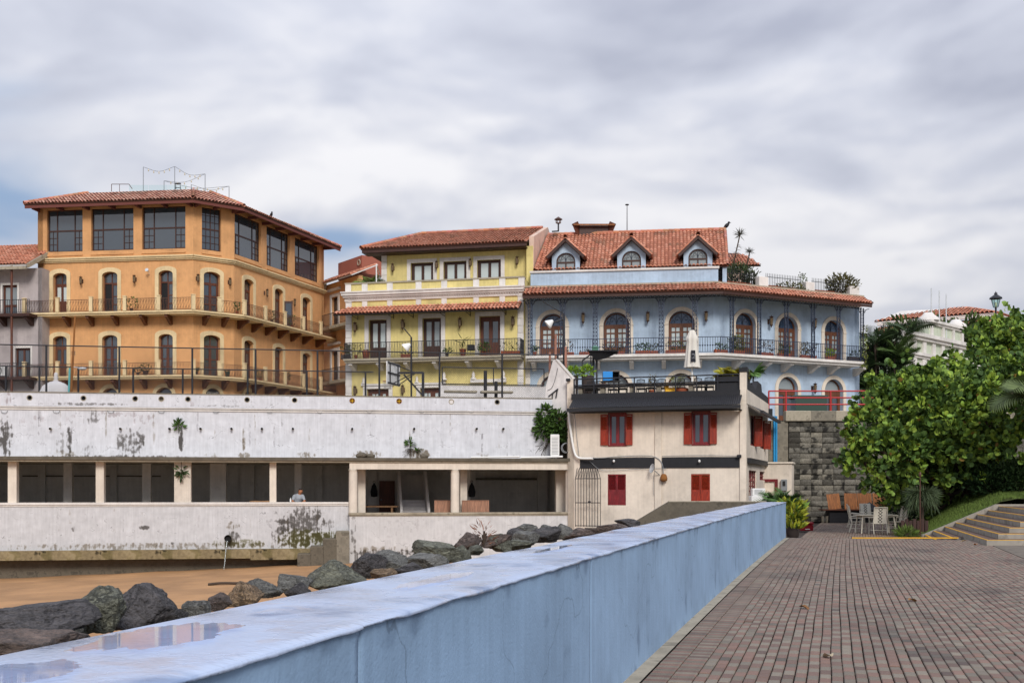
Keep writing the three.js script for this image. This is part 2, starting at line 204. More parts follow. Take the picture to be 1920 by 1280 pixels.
{ // bricks: a border of two courses laid across, then courses of stretchers
  const brickGeo = (w, d) => { const h = 0.06, b = 0.006, x = w / 2, z = d / 2, X = x - b, Z = z - b, p = [];
    const q = (a, b2, c, e) => p.push(...a, ...b2, ...c, ...a, ...c, ...e);
    q([-X, 0, Z], [X, 0, Z], [X, 0, -Z], [-X, 0, -Z]);
    const r0 = [[-X, 0, Z], [X, 0, Z], [X, 0, -Z], [-X, 0, -Z]], r1 = [[-x, -b, z], [x, -b, z], [x, -b, -z], [-x, -b, -z]], r2 = r1.map(([u, , v]) => [u, -h, v]);
    for (let i = 0; i < 4; i++) { const j = (i + 1) % 4; q(r1[i], r1[j], r0[j], r0[i]); q(r2[i], r2[j], r1[j], r1[i]); }
    const g = new THREE.BufferGeometry(); g.setAttribute('position', new THREE.Float32BufferAttribute(p, 3)); g.computeVertexNormals(); boxUV(g); g.userData.ownUV = true; return g; };
  const gField = brickGeo(0.0905, 0.195), gEdge = brickGeo(0.191, 0.095);
  const pink = [[0.225, 0.137, 0.108], [0.2, 0.126, 0.1], [0.245, 0.15, 0.118], [0.18, 0.115, 0.092]], grey = [[0.23, 0.195, 0.155], [0.205, 0.174, 0.139], [0.25, 0.212, 0.168], [0.185, 0.154, 0.122]], dirt = [0.05, 0.042, 0.038];
  const all = [];
  const grime = (x, z) => clamp(smooth(0.06, 0.36, fbm(x * 0.6, z * 0.32, 4.4, 5)) * 0.85 + smooth(0.15, 0.42, fbm(x * 3.1, z * 2.1, 1.2, 3)) * 0.7 + (rnd() < 0.035 ? 0.6 : 0));
  const put = (s, t, edge, k, y) => { const [x, z] = along(s, t); if (y < -0.2 && x > 15 + 0.28 * (-z - 40.6)) return; all.push({ x, z, y: y + 0.0035 * (rnd() - 0.5) - (rnd() < 0.02 ? 0.009 : 0) + 0.004 * n3(x * 1.3, z * 1.3, 2), turn: -Math.atan(0.277 + 0.00084 * s) + 0.014 * (rnd() - 0.5), edge, pink: k, tone: Math.floor(rnd() * 4), g: grime(x, z) * rr(0.4, 1), r: rnd() }); };
  const lay = (s0, s1, y, tEnd) => {
    for (let c = 0; c < 2; c++) for (let i = 0; i * 0.1 < s1 - s0; i++) put(s0 + 0.05 + i * 0.1, 0.235 + c * 0.2, true, (i + c) % 2, y);
    for (let c = 0; 0.585 + c * 0.1 < tEnd; c++) { const ph = (c % 2) * 0.1 + 0.03 * n3(c * 0.7, 2, 1); for (let i = 0; i * 0.2 < s1 - s0 - 0.1; i++) { const w = 0.014 * n3(i * 0.11, c * 0.13, 6); put(s0 + 0.1 + ph + i * 0.2, 0.585 + c * 0.1 + w, false, (i + (c >> 1)) % 2 ^ (rnd() < 0.06), y); } } };
  lay(7.6, 35.0, 0, 5.62); lay(35.5, 59.9, -0.3, 8.2);
  const seen = (b) => { const d = -b.z, px = 960 + b.x / d * FOC, py = HZ + (EYE - b.y) / d * FOC; return px > 0 && px < 1925 && py < 1288; };
  const inView = all.filter((b) => seen(b) || b.y < -0.2 || true);
  inView.sort((a, b) => (seen(b) - seen(a)) || (b.z - a.z));
  const bm = (c) => mat(c, { roughness: 0.78, bumpMap: rep(texFine, 0.12), bumpScale: 0.002, map: rep(texPlaster, 0.35) });
  const mats = [grey, pink].map((set) => set.map((c) => [0, 0.3, 0.65].map((g) => bm(c.map((v, i) => mix(v, dirt[i], g))))));
  const paving = scene.getObjectByName('promenade');
  const rest = [];
  inView.forEach((b, i) => {
    if (i < 300) { const o = new THREE.Mesh(b.edge ? gEdge : gField, mats[b.pink ? 1 : 0][b.tone][b.g > 0.55 ? 2 : b.g > 0.25 ? 1 : 0]); o.name = 'brick'; o.position.set(b.x, b.y, b.z); o.rotation.y = b.turn; o.castShadow = o.receiveShadow = true; paving.add(o); } else rest.push(b); });
  for (const edge of [false, true]) {
    const list = rest.filter((b) => b.edge === edge), im = new THREE.InstancedMesh(edge ? gEdge : gField, bm([1, 1, 1]), list.length), m = new THREE.Matrix4(), c = new THREE.Color(), q = new THREE.Quaternion();
    list.forEach((b, i) => { m.compose(V(b.x, b.y, b.z), q.setFromAxisAngle(V(0, 1, 0), b.turn), V(1, 1, 1)); im.setMatrixAt(i, m); const s = (b.pink ? pink : grey)[b.tone]; c.setRGB(...s.map((v, k) => mix(v, dirt[k], b.g * 0.8))); im.setColorAt(i, c); });
    im.name = edge ? 'border_bricks' : 'field_bricks'; im.userData.kind = 'stuff'; im.castShadow = im.receiveShadow = true; paving.add(im);
  }
  // concrete strip at the foot of the wall
  const strip = gridSurface(2, 120, (a, b) => { const s = 7 + b * 28; const [x, z] = along(s, 0.0 + a * 0.13); return [x, 0.004 + 0.004 * n3(s * 2, a, 4), z]; });
  const st = mesh('edge_strip', strip, M.paleConcrete); paving.add(st);
  const nose = mesh('painted_edge', boxR(10.7, 14.05, -0.035, 0.004, -35.25, -35.2), M.yellowLine); paving.add(nose);
  const side = mesh('plain_pavement', slab([along(26.3, 5.66), along(35.1, 5.66), [14.3, -35.18], [40, -35.18], [40, -26.3]], -0.06, 0.0), M.interiorPave); paving.add(side);
}

{ // blue sea wall
  const w = thing('sea_wall', 'low blue painted sea wall with a weathered top painted paler as if skylit along the brick promenade', 'wall', V(wallX(8), 0, -8));
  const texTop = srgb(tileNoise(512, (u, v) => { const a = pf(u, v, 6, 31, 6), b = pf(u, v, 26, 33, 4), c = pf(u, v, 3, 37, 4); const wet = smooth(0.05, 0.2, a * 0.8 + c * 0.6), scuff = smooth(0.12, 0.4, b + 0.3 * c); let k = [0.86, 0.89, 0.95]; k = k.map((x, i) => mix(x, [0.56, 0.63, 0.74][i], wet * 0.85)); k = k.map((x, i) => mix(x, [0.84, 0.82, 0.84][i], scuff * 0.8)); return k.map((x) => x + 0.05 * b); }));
  const texSide = srgb(tileNoise(512, (u, v) => { const st = 0.55 * fbm(u * 70, v * 2.6, 3, 4) * (1 - Math.abs(2 * u - 1) ** 8), a = pf(u, v, 6, 41, 5), b = pf(u, v, 30, 44, 3); const k = 0.93 + 0.12 * st + 0.14 * a + 0.05 * b, d = smooth(0.2, 0.45, pf(u, v, 12, 47, 4)) * 0.16; const cr = Math.abs(pf(u, v, 3, 51, 5)) < 0.0035 ? 0.14 : 0; return [k - d - cr, k - d * 0.95 - cr, k * 1.0 - d * 0.85 - cr]; }));
  const S = []; for (let s = 0.5; s <= 35.3; s += s < 8 ? 0.05 : s < 16 ? 0.09 : 0.16) S.push(s);
  const joints = [7.9, 17.4, 25.4, 4.0]; for (const j of joints) S.push(j - 0.012, j - 0.008, j + 0.008, j + 0.012); S.sort((a, b) => a - b);
  const rows = S.map((s) => { const j = joints.some((q) => Math.abs(q - s) < 0.0095), e = 0.012 * n3(s * 3.1, 1, 2) + 0.016 * n3(s * 0.9, 4, 2), f = 0.02 * n3(s * 2.3, 7, 3) + 0.014 * n3(s * 6, 3, 1); return { s, t: j ? -0.02 : 0, lip: 0.008 + e * 0.7 + 0.006 * n3(s * 14, 2, 5), top: 1.115 + 0.012 * n3(s * 0.6, 2, 9), drop: 1.088 + f * 0.5, j }; });
  const strip = (pts) => { const pos = [], uv = [], idx = [], n = pts[0].length; for (const r of pts) for (const [x, y, z, u, v] of r) { pos.push(x - w.position.x, y, z - w.position.z); uv.push(u, v); } for (let i = 0; i + 1 < pts.length; i++) for (let k = 0; k + 1 < n; k++) { const a = i * n + k; idx.push(a, a + 1, a + n, a + 1, a + n + 1, a + n); } const g = new THREE.BufferGeometry(); g.setAttribute('position', new THREE.Float32BufferAttribute(pos, 3)); g.setAttribute('uv', new THREE.Float32BufferAttribute(uv, 2)); g.setIndex(idx); g.computeVertexNormals(); g.userData.ownUV = true; return g; };
  const P = (s, t, y, v) => { const [x, z] = along(s, t); return [x, y, z, s, v]; };
  const mSide = mat(0x94b2d2, { map: rep(texSide, 3.2), bumpMap: rep(texFine, 0.35), bumpScale: 0.003, roughness: 0.7 }), mTop = mat(0xd2dcea, { map: rep(texTop, 2.6), bumpMap: rep(texFine, 0.5), bumpScale: 0.004, roughness: 0.5, roughnessMap: rep(texWet, 1.7) });  // top: faded, worn paint with sky brightness also painted into its colour
  part(w, 'wall_face', strip(rows.map((r) => [-0.1, 0.2, 0.5, 0.8, 1.03].map((y, k) => P(r.s, r.t + 0.004 * n3(r.s * 1.5, y * 2, 5), y, y)).concat([P(r.s, r.t + 0.004, Math.min(r.drop, r.top - 0.02), 1.08)]))), mSide);
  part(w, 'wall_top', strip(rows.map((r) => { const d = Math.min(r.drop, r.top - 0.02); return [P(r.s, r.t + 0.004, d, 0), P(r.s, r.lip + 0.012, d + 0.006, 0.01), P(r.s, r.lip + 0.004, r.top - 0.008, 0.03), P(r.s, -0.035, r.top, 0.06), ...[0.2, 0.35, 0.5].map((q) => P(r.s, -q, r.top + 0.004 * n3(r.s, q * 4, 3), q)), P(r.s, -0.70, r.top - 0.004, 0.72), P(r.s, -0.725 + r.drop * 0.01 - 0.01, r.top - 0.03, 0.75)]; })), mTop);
  part(w, 'wall_back', strip(rows.map((r) => [P(r.s, -0.72, r.top - 0.028, 1.1), P(r.s, -0.72, -1.6, -1.6)])), mSide);
  const end = S[S.length - 1], a = along(end, 0), b = along(end, -0.72);
  const g = new THREE.BufferGeometry(); g.setAttribute('position', new THREE.Float32BufferAttribute([[a, -0.5], [b, -0.5], [b, 1.11], [a, -0.5], [b, 1.11], [a, 1.11]].flatMap(([p, y]) => [p[0] - w.position.x, y, p[1] - w.position.z]), 3)); g.computeVertexNormals();
  part(w, 'wall_end', g, mSide);
  // rain water standing on the top
  const puddle = (s, t, ls, lt, sd) => { const pts = []; for (let i = 0; i < 140; i++) { const q = i / 140 * Math.PI * 2, r = 1 + 0.1 * n3(Math.cos(q) * 11, Math.sin(q) * 11 + sd, 7) + 0.34 * n3(Math.cos(q) * 1.7 + sd, Math.sin(q) * 1.7, sd) + 0.14 * n3(Math.cos(q) * 5, Math.sin(q) * 5 + sd, 2); const [x, z] = along(s + ls * r * Math.cos(q), t + lt * r * Math.sin(q)); pts.push(new THREE.Vector2(x, -z)); } return new THREE.ShapeGeometry(new THREE.Shape(pts)).rotateX(-Math.PI / 2); };
  const water = new THREE.MeshPhysicalMaterial({ color: 0xf2f6ff, roughness: 0.03, transmission: 1, thickness: 0, ior: 1.33, side: THREE.DoubleSide });
  for (const [s, t, ls, lt, sd] of [[3.45, -0.42, 0.34, 0.17, 1], [2.7, -0.36, 0.22, 0.13, 5], [5.6, -0.3, 0.5, 0.07, 9], [8.4, -0.4, 0.6, 0.05, 12]]) solo('puddle', puddle(s, t, ls, lt, sd).translate(0, 1.1225 + 0.006, 0), water, 'shallow rain puddle lying on the pale top of the blue sea wall', 'puddle', V(0, 0, 0), 'puddles on the sea wall');
}
{ // raw concrete return wall at the end of the sea wall
  const e = along(35.5, -0.7), f = new Face([3.6, -36.3], [e[0] + 0.15, -36.0]);
  const L = f.L, o = thing('return_wall', 'stained bare concrete wall stepping down to the beach beyond the blue sea wall', 'wall', f.v(0, -2, 0));
  fpart(o, 'wall_body', plate([[0, -0.6], [L, -0.6], [L, 3.1], [1.45, 3.1], [0.2, 2.35], [0, 2.2]], [], 0.3), M.darkConcrete, f, 0, -2, 0);
  fpart(o, 'coping', boxR(1.47, L, 3.102, 3.13, -0.31, 0.012), M.paleConcrete, f, 0, -2, 0);
}
{ // steps with yellow nosings, climbing right from the promenade
  const o = thing('stairs', 'broad grey concrete steps with yellow nosings and brick treads beside the grass bank', 'stairs', V(13, 0, -30.5));
  const dir = [0.264, -0.9645];
  const c0 = [12.92, -30.45], run = [0.53, -0.5];
  for (let k = 1; k <= 6; k++) {
    const x = c0[0] + run[0] * (k - 1), z = c0[1] + run[1] * (k - 1), L = (40.6 + z) / 0.9645, fx = x + dir[0] * L, fz = -40.6, y1 = 0.148 * k;
    const pts = [[x, z], [fx, fz], [fx + 0.02, fz], [40, fz], [40, z]];
    const st = part(o, 'step', slab(pts.map(([a, b]) => [a - o.position.x, b - o.position.z]), k === 1 ? -0.2 : y1 - 0.146, y1 - 0.012), M.stepGrey);
    const wdt = 0.06, tread = slab([[x + wdt * 1.1, z - wdt], [fx + wdt, fz + 0.01], [39.9, fz + 0.01], [39.9, z - wdt]].map(([a, b]) => [a - o.position.x, b - o.position.z]), y1 - 0.012, y1 - 0.001);
    part(st, 'brick_tread', tread, mat(0x6d5852, { map: rep(texDirty, 0.9), roughness: 0.9 }));
    part(st, 'nosing', slab([[x, z], [fx, fz], [fx + wdt, fz + 0.01], [x + wdt * 1.1, z - wdt], [39.9, z - wdt], [40, z]].map(([a, b]) => [a - o.position.x, b - o.position.z]), y1 - 0.012, y1 + 0.003), M.yellowLine);
  }
  // two lower steps down to the dining terrace
  for (let k = 0; k < 2; k++) { const x = 13.85 - 0.32 * k, fx = 15.28 - 0.3 * k, y1 = -0.004 - 0.148 * k; const st = part(o, 'step', slab([[x, -35.3], [fx, -40.6], [20, -40.6], [20, -35.3]].map(([a, b]) => [a - o.position.x, b - o.position.z]), y1 - 0.16, y1 - 0.012), M.stepGrey); part(st, 'nosing', slab([[x, -35.3], [fx, -40.6], [fx + 0.07, -40.59], [x + 0.07, -35.3]].map(([a, b]) => [a - o.position.x, b - o.position.z]), y1 - 0.012, y1 + 0.003), M.yellowLine); part(st, 'brick_tread', slab([[x + 0.07, -35.3], [fx + 0.07, -40.58], [19.9, -40.58], [19.9, -35.3]].map(([a, b]) => [a - o.position.x, b - o.position.z]), y1 - 0.012, y1 - 0.001), mat(0x6d5852, { map: rep(texDirty, 0.9), roughness: 0.9 })); }
  // kerb along the grass bank
  const kg = new THREE.ExtrudeGeometry(new THREE.Shape([[14.9, -0.5], [26, -0.5], [26, 0.98], [17.6, 0.96], [15.0, -0.12], [14.9, -0.15]].map(([x, y]) => new THREE.Vector2(x - o.position.x, y))), { depth: 0.14, bevelEnabled: false }).translate(0, 0, -40.75 - o.position.z);
  part(o, 'side_kerb', kg, M.stepGrey);
}
// grass bank behind the steps, lawn corner with its white kerb
const bankY = (x, d) => -0.34 + Math.max(0, Math.min(0.47 * (x - (14.85 + 0.29 * (d - 40.8))), 1.5) + 0.09 * (d - 40.8) * smooth(0, 2, x - (14.85 + 0.29 * (d - 40.8)))) + 0.03 * n3(x * 1.4, d * 1.4, 2);
structure('grass_bank', gridSurface(40, 40, (a, b) => { const d = 40.75 + b * 19.6, x = 14.8 + 0.29 * (d - 40.8) + a * 24; return [x, bankY(x, d), -d]; }), mat(0x55622a, { map: rep(texDirty, 1.3), roughness: 1 }));
structure('lawn', slab([along(26, 5.78), [40, -26.2], [40, -8], along(8, 5.78)], -0.1, 0.06), mat(0x4c5a26, { roughness: 1 }));
structure('lawn_kerb', slab([along(26.1, 5.66), [40, -26.36], [40, -26.2], along(26, 5.78), along(8, 5.78), along(8, 5.66)], -0.1, 0.1), M.whiteTrim);
function blade(w = 0.012, h = 0.1) { const g = new THREE.BufferGeometry(); g.setAttribute('position', new THREE.Float32BufferAttribute([-w, 0, 0, w, 0, 0, 0.2 * h, h, 0.1 * h, w, 0, -w, -w, 0, w, -0.25 * h, h * 0.85, -0.1 * h], 3)); g.computeVertexNormals(); return g; }
{ const n = 26000, im = new THREE.InstancedMesh(blade(0.014, 0.1), mat(0xffffff, { roughness: 1 }), n), m = new THREE.Matrix4(), c = new THREE.Color(), q = new THREE.Quaternion();
  for (let i = 0; i < n; i++) { const d = 40.85 + rnd() * 9, x = 14.9 + 0.29 * (d - 40.8) + rnd() ** 1.4 * 8, s = rr(0.6, 1.3); m.compose(V(x, bankY(x, d) - 0.01, -d), q.setFromAxisAngle(V(0, 1, 0), rnd() * 6.3), V(s, s, s)); im.setMatrixAt(i, m); const k = rr(0.7, 1.2); c.setRGB(0.12 * k, 0.18 * k, 0.035 * k); im.setColorAt(i, c); }
  im.name = 'grass'; im.userData = { kind: 'stuff', label: 'short mown grass covering the sloping bank beside the steps', category: 'grass' }; scene.add(im); }
// ---------- building helpers ----------
const ellY = (x, W, H, rise, m) => { const r = W / 2 - m; return rise <= 0 ? H - m : H - rise + (rise - m) * Math.sqrt(Math.max(0, 1 - (x / r) ** 2)); };
function archSection(xa, xb, yb, W, H, rise, m, n = 9) { const p = [[xa, yb], [xb, yb]]; for (let i = 0; i <= n; i++) { const x = mix(xb, xa, i / n); p.push([x, Math.max(yb + 0.02, ellY(x, W, H, rise, m))]); } return p; }
// timber door or window: one frame with openings cut for its panes; panes [[points, material]], panels [[x0, x1, y0, y1]]
function joinery(parent, name, face, u, y, w, W, H, rise, panes, m, panels = []) {
  const o = fpart(parent, name, plate(rise > 0 ? archPts(-W / 2, W / 2, 0, H, rise) : rectPts(-W / 2, W / 2, 0, H), panes.map(([p]) => toPath(p)), 0.07), m, face, u, y, w);
  for (const [p, gm] of panes) part(o, 'pane', new THREE.ShapeGeometry(new THREE.Shape(p.map(([x, q]) => new THREE.Vector2(x, q)))).translate(0, 0, -0.04), gm);
  for (const [x0, x1, y0, y1] of panels) part(o, 'panel', cbox(x1 - x0, y1 - y0, 0.03, 0.008).rotateX(0).translate((x0 + x1) / 2, y0, 0.0), m);
  return o;
}
const R = rectPts;
function paneGrid(x0, x1, y0, y1, nx, ny, bar_, gm) { const o = [], w = (x1 - x0 - bar_ * (nx - 1)) / nx, h = (y1 - y0 - bar_ * (ny - 1)) / ny; for (let i = 0; i < nx; i++) for (let j = 0; j < ny; j++) { const x = x0 + i * (w + bar_), y = y0 + j * (h + bar_); o.push([R(x, x + w, y, y + h), gm]); } return o; }
const texTile = rep(texPlaster, 0.7);
const tileMat = new THREE.MeshStandardMaterial({ vertexColors: true, roughness: 0.82, side: THREE.DoubleSide });
const tileTones = [[0.56, 0.22, 0.13], [0.52, 0.2, 0.115], [0.6, 0.25, 0.155], [0.46, 0.17, 0.1], [0.62, 0.29, 0.19], [0.55, 0.23, 0.14]];
const paint = (g, c) => { const n = g.attributes.position.count, a = new Float32Array(n * 3); for (let i = 0; i < n; i++) { a[3 * i] = c[0]; a[3 * i + 1] = c[1]; a[3 * i + 2] = c[2]; } g.setAttribute('color', new THREE.BufferAttribute(a, 3)); return g; };
const insidePoly = (p, poly) => { let c = false; for (let i = 0, j = poly.length - 1; i < poly.length; j = i++) { const [xi, yi] = poly[i], [xj, yj] = poly[j]; if ((yi > p[1]) !== (yj > p[1]) && p[0] < (xj - xi) * (p[1] - yi) / (yj - yi) + xi) c = !c; } return c; };
// one roof slope covered with barrel tiles; the first two corners are the eave
function tileSlope(corners, { pitch = 0.215, row = 0.34, mossy = 0.12, tones = tileTones, r = 0.1, thick = 0.07 } = {}) {
  const p0 = corners[0], U = new THREE.Vector3().subVectors(corners[1], p0).normalize(), t = new THREE.Vector3().subVectors(corners[2], p0), N = new THREE.Vector3().crossVectors(U, t).normalize(); if (N.y < 0) N.negate();
  let S = new THREE.Vector3().crossVectors(N, U).normalize(); if (S.y < 0) S.negate();
  const poly = corners.map((c) => { const q = new THREE.Vector3().subVectors(c, p0); return [q.dot(U), q.dot(S)]; });
  const xs = poly.map((p) => p[0]), ys = poly.map((p) => p[1]), x0 = Math.min(...xs), x1 = Math.max(...xs), y1 = Math.max(...ys);
  const pos = [], col = [], K = 5, len = row * 1.16;
  const P = (x, y, z, c) => { pos.push(p0.x + U.x * x + S.x * y + N.x * z, p0.y + U.y * x + S.y * y + N.y * z, p0.z + U.z * x + S.z * y + N.z * z); col.push(...c); };
  { const pc = tones[0].map((v) => v * 0.72); for (let i = 1; i + 1 < poly.length; i++) for (const q of [poly[0], poly[i], poly[i + 1]]) P(q[0], q[1], 0.03, pc); }
  const nC = Math.ceil((x1 - x0) / pitch);
  for (let i = 0; i < nC; i++) for (let j = 0; j * row < y1; j++) {
    const cx = x0 + (i + 0.5) * pitch + rr(-0.008, 0.008), cy = j * row - 0.05 + rr(-0.012, 0.012);
    if (!insidePoly([cx, Math.max(cy + row * 0.5, 0.02)], poly)) continue;
    const base = pick(tones), k = rr(0.9, 1.08), mo = fbm(cx * 0.8 + p0.x, cy * 0.8, p0.z, 3) > 0.32 - mossy ? rr(0.55, 0.9) : 1, c = [base[0] * k * mo, base[1] * k * mix(mo, 1, 0.3), base[2] * k * mix(mo, 1, 0.3)];
    const r0 = r * rr(0.98, 1.05), r1 = r * 0.82, z0 = 0.045 + rr(-0.006, 0.006), z1 = 0.02, sk = rr(-0.01, 0.01);
    for (let a = 0; a < K; a++) { const A = Math.PI * a / K, B = Math.PI * (a + 1) / K, q = [[Math.cos(A) * r0, Math.sin(A) * r0 + z0], [Math.cos(B) * r0, Math.sin(B) * r0 + z0]], h = [[Math.cos(A) * r1, Math.sin(A) * r1 + z1], [Math.cos(B) * r1, Math.sin(B) * r1 + z1]];
      const lo = cy, hi = Math.min(cy + len, y1 + 0.03);
      P(cx + q[0][0], lo, q[0][1], c); P(cx + sk + h[0][0], hi, h[0][1], c); P(cx + sk + h[1][0], hi, h[1][1], c); P(cx + q[0][0], lo, q[0][1], c); P(cx + sk + h[1][0], hi, h[1][1], c); P(cx + q[1][0], lo, q[1][1], c); }
  }
  const g = new THREE.BufferGeometry(); g.setAttribute('position', new THREE.Float32BufferAttribute(pos, 3)); g.setAttribute('color', new THREE.Float32BufferAttribute(col, 3)); g.computeVertexNormals();
  // deck the tiles lie on
  const top = corners.map((c) => c.clone().addScaledVector(N, 0.012)), bot = corners.map((c) => c.clone().addScaledVector(N, -thick)), dp = [];
  const tri = (a, b, c) => dp.push(a.x, a.y, a.z, b.x, b.y, b.z, c.x, c.y, c.z), n = corners.length;
  for (let i = 1; i + 1 < n; i++) { tri(top[0], top[i], top[i + 1]); tri(bot[0], bot[i + 1], bot[i]); }
  for (let i = 0; i < n; i++) { const j = (i + 1) % n; tri(bot[i], bot[j], top[j]); tri(bot[i], top[j], top[i]); }
  const d = new THREE.BufferGeometry(); d.setAttribute('position', new THREE.Float32BufferAttribute(dp, 3)); d.computeVertexNormals();
  return [g, d];
}
function tiled(parent, corners, deckM, opt) { const loc = corners.map((c) => c.clone().sub(parent.position)), [g, d] = tileSlope(loc, opt); const deck = part(parent, 'roof', d, deckM); part(deck, 'roof_tiles', g, tileMat, 'stuff'); return deck; }
function caps(parent, a, b, r = 0.12) { // ridge or hip tiles along a line
  const A = a.clone().sub(parent.position), B = b.clone().sub(parent.position), L = A.distanceTo(B), n = Math.max(1, Math.round(L / 0.36)), d = new THREE.Vector3().subVectors(B, A).normalize(), list = [], q = new THREE.Quaternion().setFromUnitVectors(V(0, 0, 1), d);
  for (let i = 0; i < n; i++) { const c = pick(tileTones).map((v) => v * rr(0.7, 0.95)), g = new THREE.CylinderGeometry(r * 1.06, r * 0.9, L / n * 1.12, 8, 1, true).rotateX(-Math.PI / 2); list.push(paint(clean(g.applyQuaternion(q).translate(...A.clone().lerp(B, (i + 0.5) / n).toArray())), c)); }
  part(parent, 'ridge_tiles', merge(list), tileMat, 'stuff');
}
const cornerPt = (f1, f2, w) => { const a = f1.off(w), b = f2.off(w), den = a.e[0] * b.e[1] - a.e[1] * b.e[0], dx = b.a[0] - a.a[0], dz = b.a[1] - a.a[1], t = (dx * b.e[1] - dz * b.e[0]) / den; return [a.a[0] + a.e[0] * t, a.a[1] + a.e[1] * t]; };
const rel = (o, p) => [p[0] - o.position.x, p[1] - o.position.z];
// console: curved bracket, projecting outward w, drop h
const consoleGeo = (w, h, t) => { const s = new THREE.Shape(); s.moveTo(0, 0); s.lineTo(w, 0); s.lineTo(w, -h * 0.28); s.quadraticCurveTo(w * 0.75, -h * 0.36, w * 0.5, -h * 0.62); s.quadraticCurveTo(w * 0.25, -h, 0, -h); s.closePath(); return new THREE.ExtrudeGeometry(s, { depth: t, bevelEnabled: false, curveSegments: 5 }).translate(0, 0, -t / 2).rotateY(-Math.PI / 2); };
// ironwork bays between u = 0 and L, height h
function scrollBay(L, h) { const l = [box(L, 0.035, 0.03, L / 2, h, 0), box(L, 0.03, 0.03, L / 2, 0.06, 0)], n = Math.max(2, Math.round(L / 0.2)), p = L / n; for (let i = 0; i < n; i++) { const c = (i + 0.5) * p, r = p * 0.4, hh = h - 0.1; const half = (s, y0) => tube([0, 0.25, 0.5, 0.75, 1, 1.25].map((q) => V(c + s * (r * Math.sin(q * Math.PI) * 0.95 - r * 0.45), y0 + s * (hh * 0.04 + (1 - Math.cos(q * Math.PI)) * hh * 0.11), 0)), 0.011, 9, 3); l.push(tube([V(c - r, 0.06 + hh * 0.72, 0), V(c - r * 0.6, 0.06 + hh * 0.95, 0), V(c + r * 0.3, 0.06 + hh * 0.92, 0), V(c + r * 0.5, 0.06 + hh * 0.7, 0), V(c, 0.06 + hh * 0.5, 0), V(c - r * 0.5, 0.06 + hh * 0.3, 0), V(c - r * 0.3, 0.06 + hh * 0.08, 0), V(c + r * 0.6, 0.06 + hh * 0.05, 0), V(c + r, 0.06 + hh * 0.28, 0)], 0.012, 16, 3)); l.push(box(0.016, h - 0.06, 0.016, i * p + 0.008, h / 2 + 0.03, 0)); } return merge(l); }
function barBay(L, h, pitch, motif) { const l = [box(L, 0.04, 0.035, L / 2, h, 0), box(L, 0.03, 0.03, L / 2, 0.07, 0)], n = Math.max(2, Math.round(L / pitch)), p = L / n; for (let i = 0; i <= n; i++) { const c = i * p; l.push(box(0.024, h - 0.07, 0.024, c, h / 2 + 0.035, 0)); if (motif === 'lens' && i < n) for (const s of [-1, 1]) l.push(tube([V(c + p / 2, 0.12, 0), V(c + p / 2 + s * p * 0.28, h * 0.34, 0), V(c + p / 2 + s * 0.01, h * 0.52, 0), V(c + p / 2 + s * p * 0.24, h * 0.78, 0), V(c + p / 2 + s * p * 0.1, h * 0.96, 0)], 0.008, 8, 3)); if (motif === 'diamond') { l.push(new THREE.OctahedronGeometry(0.062).scale(1, 1.15, 0.35).translate(c, h * 0.48, 0)); l.push(new THREE.OctahedronGeometry(0.022).translate(c, h * 0.65, 0), new THREE.OctahedronGeometry(0.022).translate(c, h * 0.31, 0)); } } return merge(l); }
// small wall lantern on a bracket
const lanternGeo = merge([box(0.1, 0.22, 0.03, 0, 0, 0), bar(V(0, 0.08, 0), V(0, 0.12, 0.2), 0.012), cyl(0.02, 0.11, 0.08, 6, 0, 0.12, 0.2).rotateX(0), cyl(0.05, 0.09, 0.03, 6, 0, -0.2, 0.2), new THREE.ConeGeometry(0.05, 0.12, 6).rotateX(Math.PI).translate(0, -0.24, 0.2), cyl(0.015, 0.015, 0.07, 5, 0, 0.2, 0.2)]);
const lanternGlassGeo = cyl(0.06, 0.09, 0.3, 6, 0, -0.17, 0.2);
function lantern(parent, face, px, py, s = 1, m = M.ironBrown) { const o = fpart(parent, 'wall_lantern', lanternGeo, m, face, face.u(px), face.y(px, py), 0.016); o.scale.setScalar(s); const g = part(o, 'lantern_glass', lanternGlassGeo, M.amberGlass); return o; }

// ---------- plants ----------
function leafGeo(l, w, bend = 0.25, fold = 0.2) { const p = [], seg = 3, row = []; for (let i = 0; i <= seg; i++) { const t = i / seg, ww = w * Math.sin(Math.PI * Math.min(1, 0.12 + t * 0.88)) * (i === seg ? 0 : 1); row.push([[-ww / 2, l * t, -bend * l * t * t + fold * ww], [0, l * t, -bend * l * t * t], [ww / 2, l * t, -bend * l * t * t + fold * ww]]); } for (let i = 0; i < seg; i++) for (let k = 0; k < 2; k++) { const a = row[i][k], b = row[i][k + 1], c = row[i + 1][k + 1], d = row[i + 1][k]; p.push(...a, ...b, ...c, ...a, ...c, ...d); } const g = new THREE.BufferGeometry(); g.setAttribute('position', new THREE.Float32BufferAttribute(p, 3)); g.computeVertexNormals(); return g; }
function roundLeaf(r) { const p = [], n = 7, c = [0, r, -0.05 * r]; for (let i = 0; i < n; i++) { const a = Math.PI * 2 * i / n - Math.PI / 2, b = Math.PI * 2 * (i + 1) / n - Math.PI / 2, f = (q) => [Math.cos(q) * r * 1.05, r + Math.sin(q) * r * (Math.sin(q) > 0.8 ? 0.9 : 1), 0.16 * r * Math.cos(q) ** 2]; p.push(...c, ...f(a), ...f(b)); } const g = new THREE.BufferGeometry(); g.setAttribute('position', new THREE.Float32BufferAttribute(p, 3)); g.computeVertexNormals(); return g; }
const leafMat = new THREE.MeshPhysicalMaterial({ color: 0xffffff, vertexColors: true, roughness: 0.6, side: THREE.DoubleSide, specularIntensity: 0.5 });
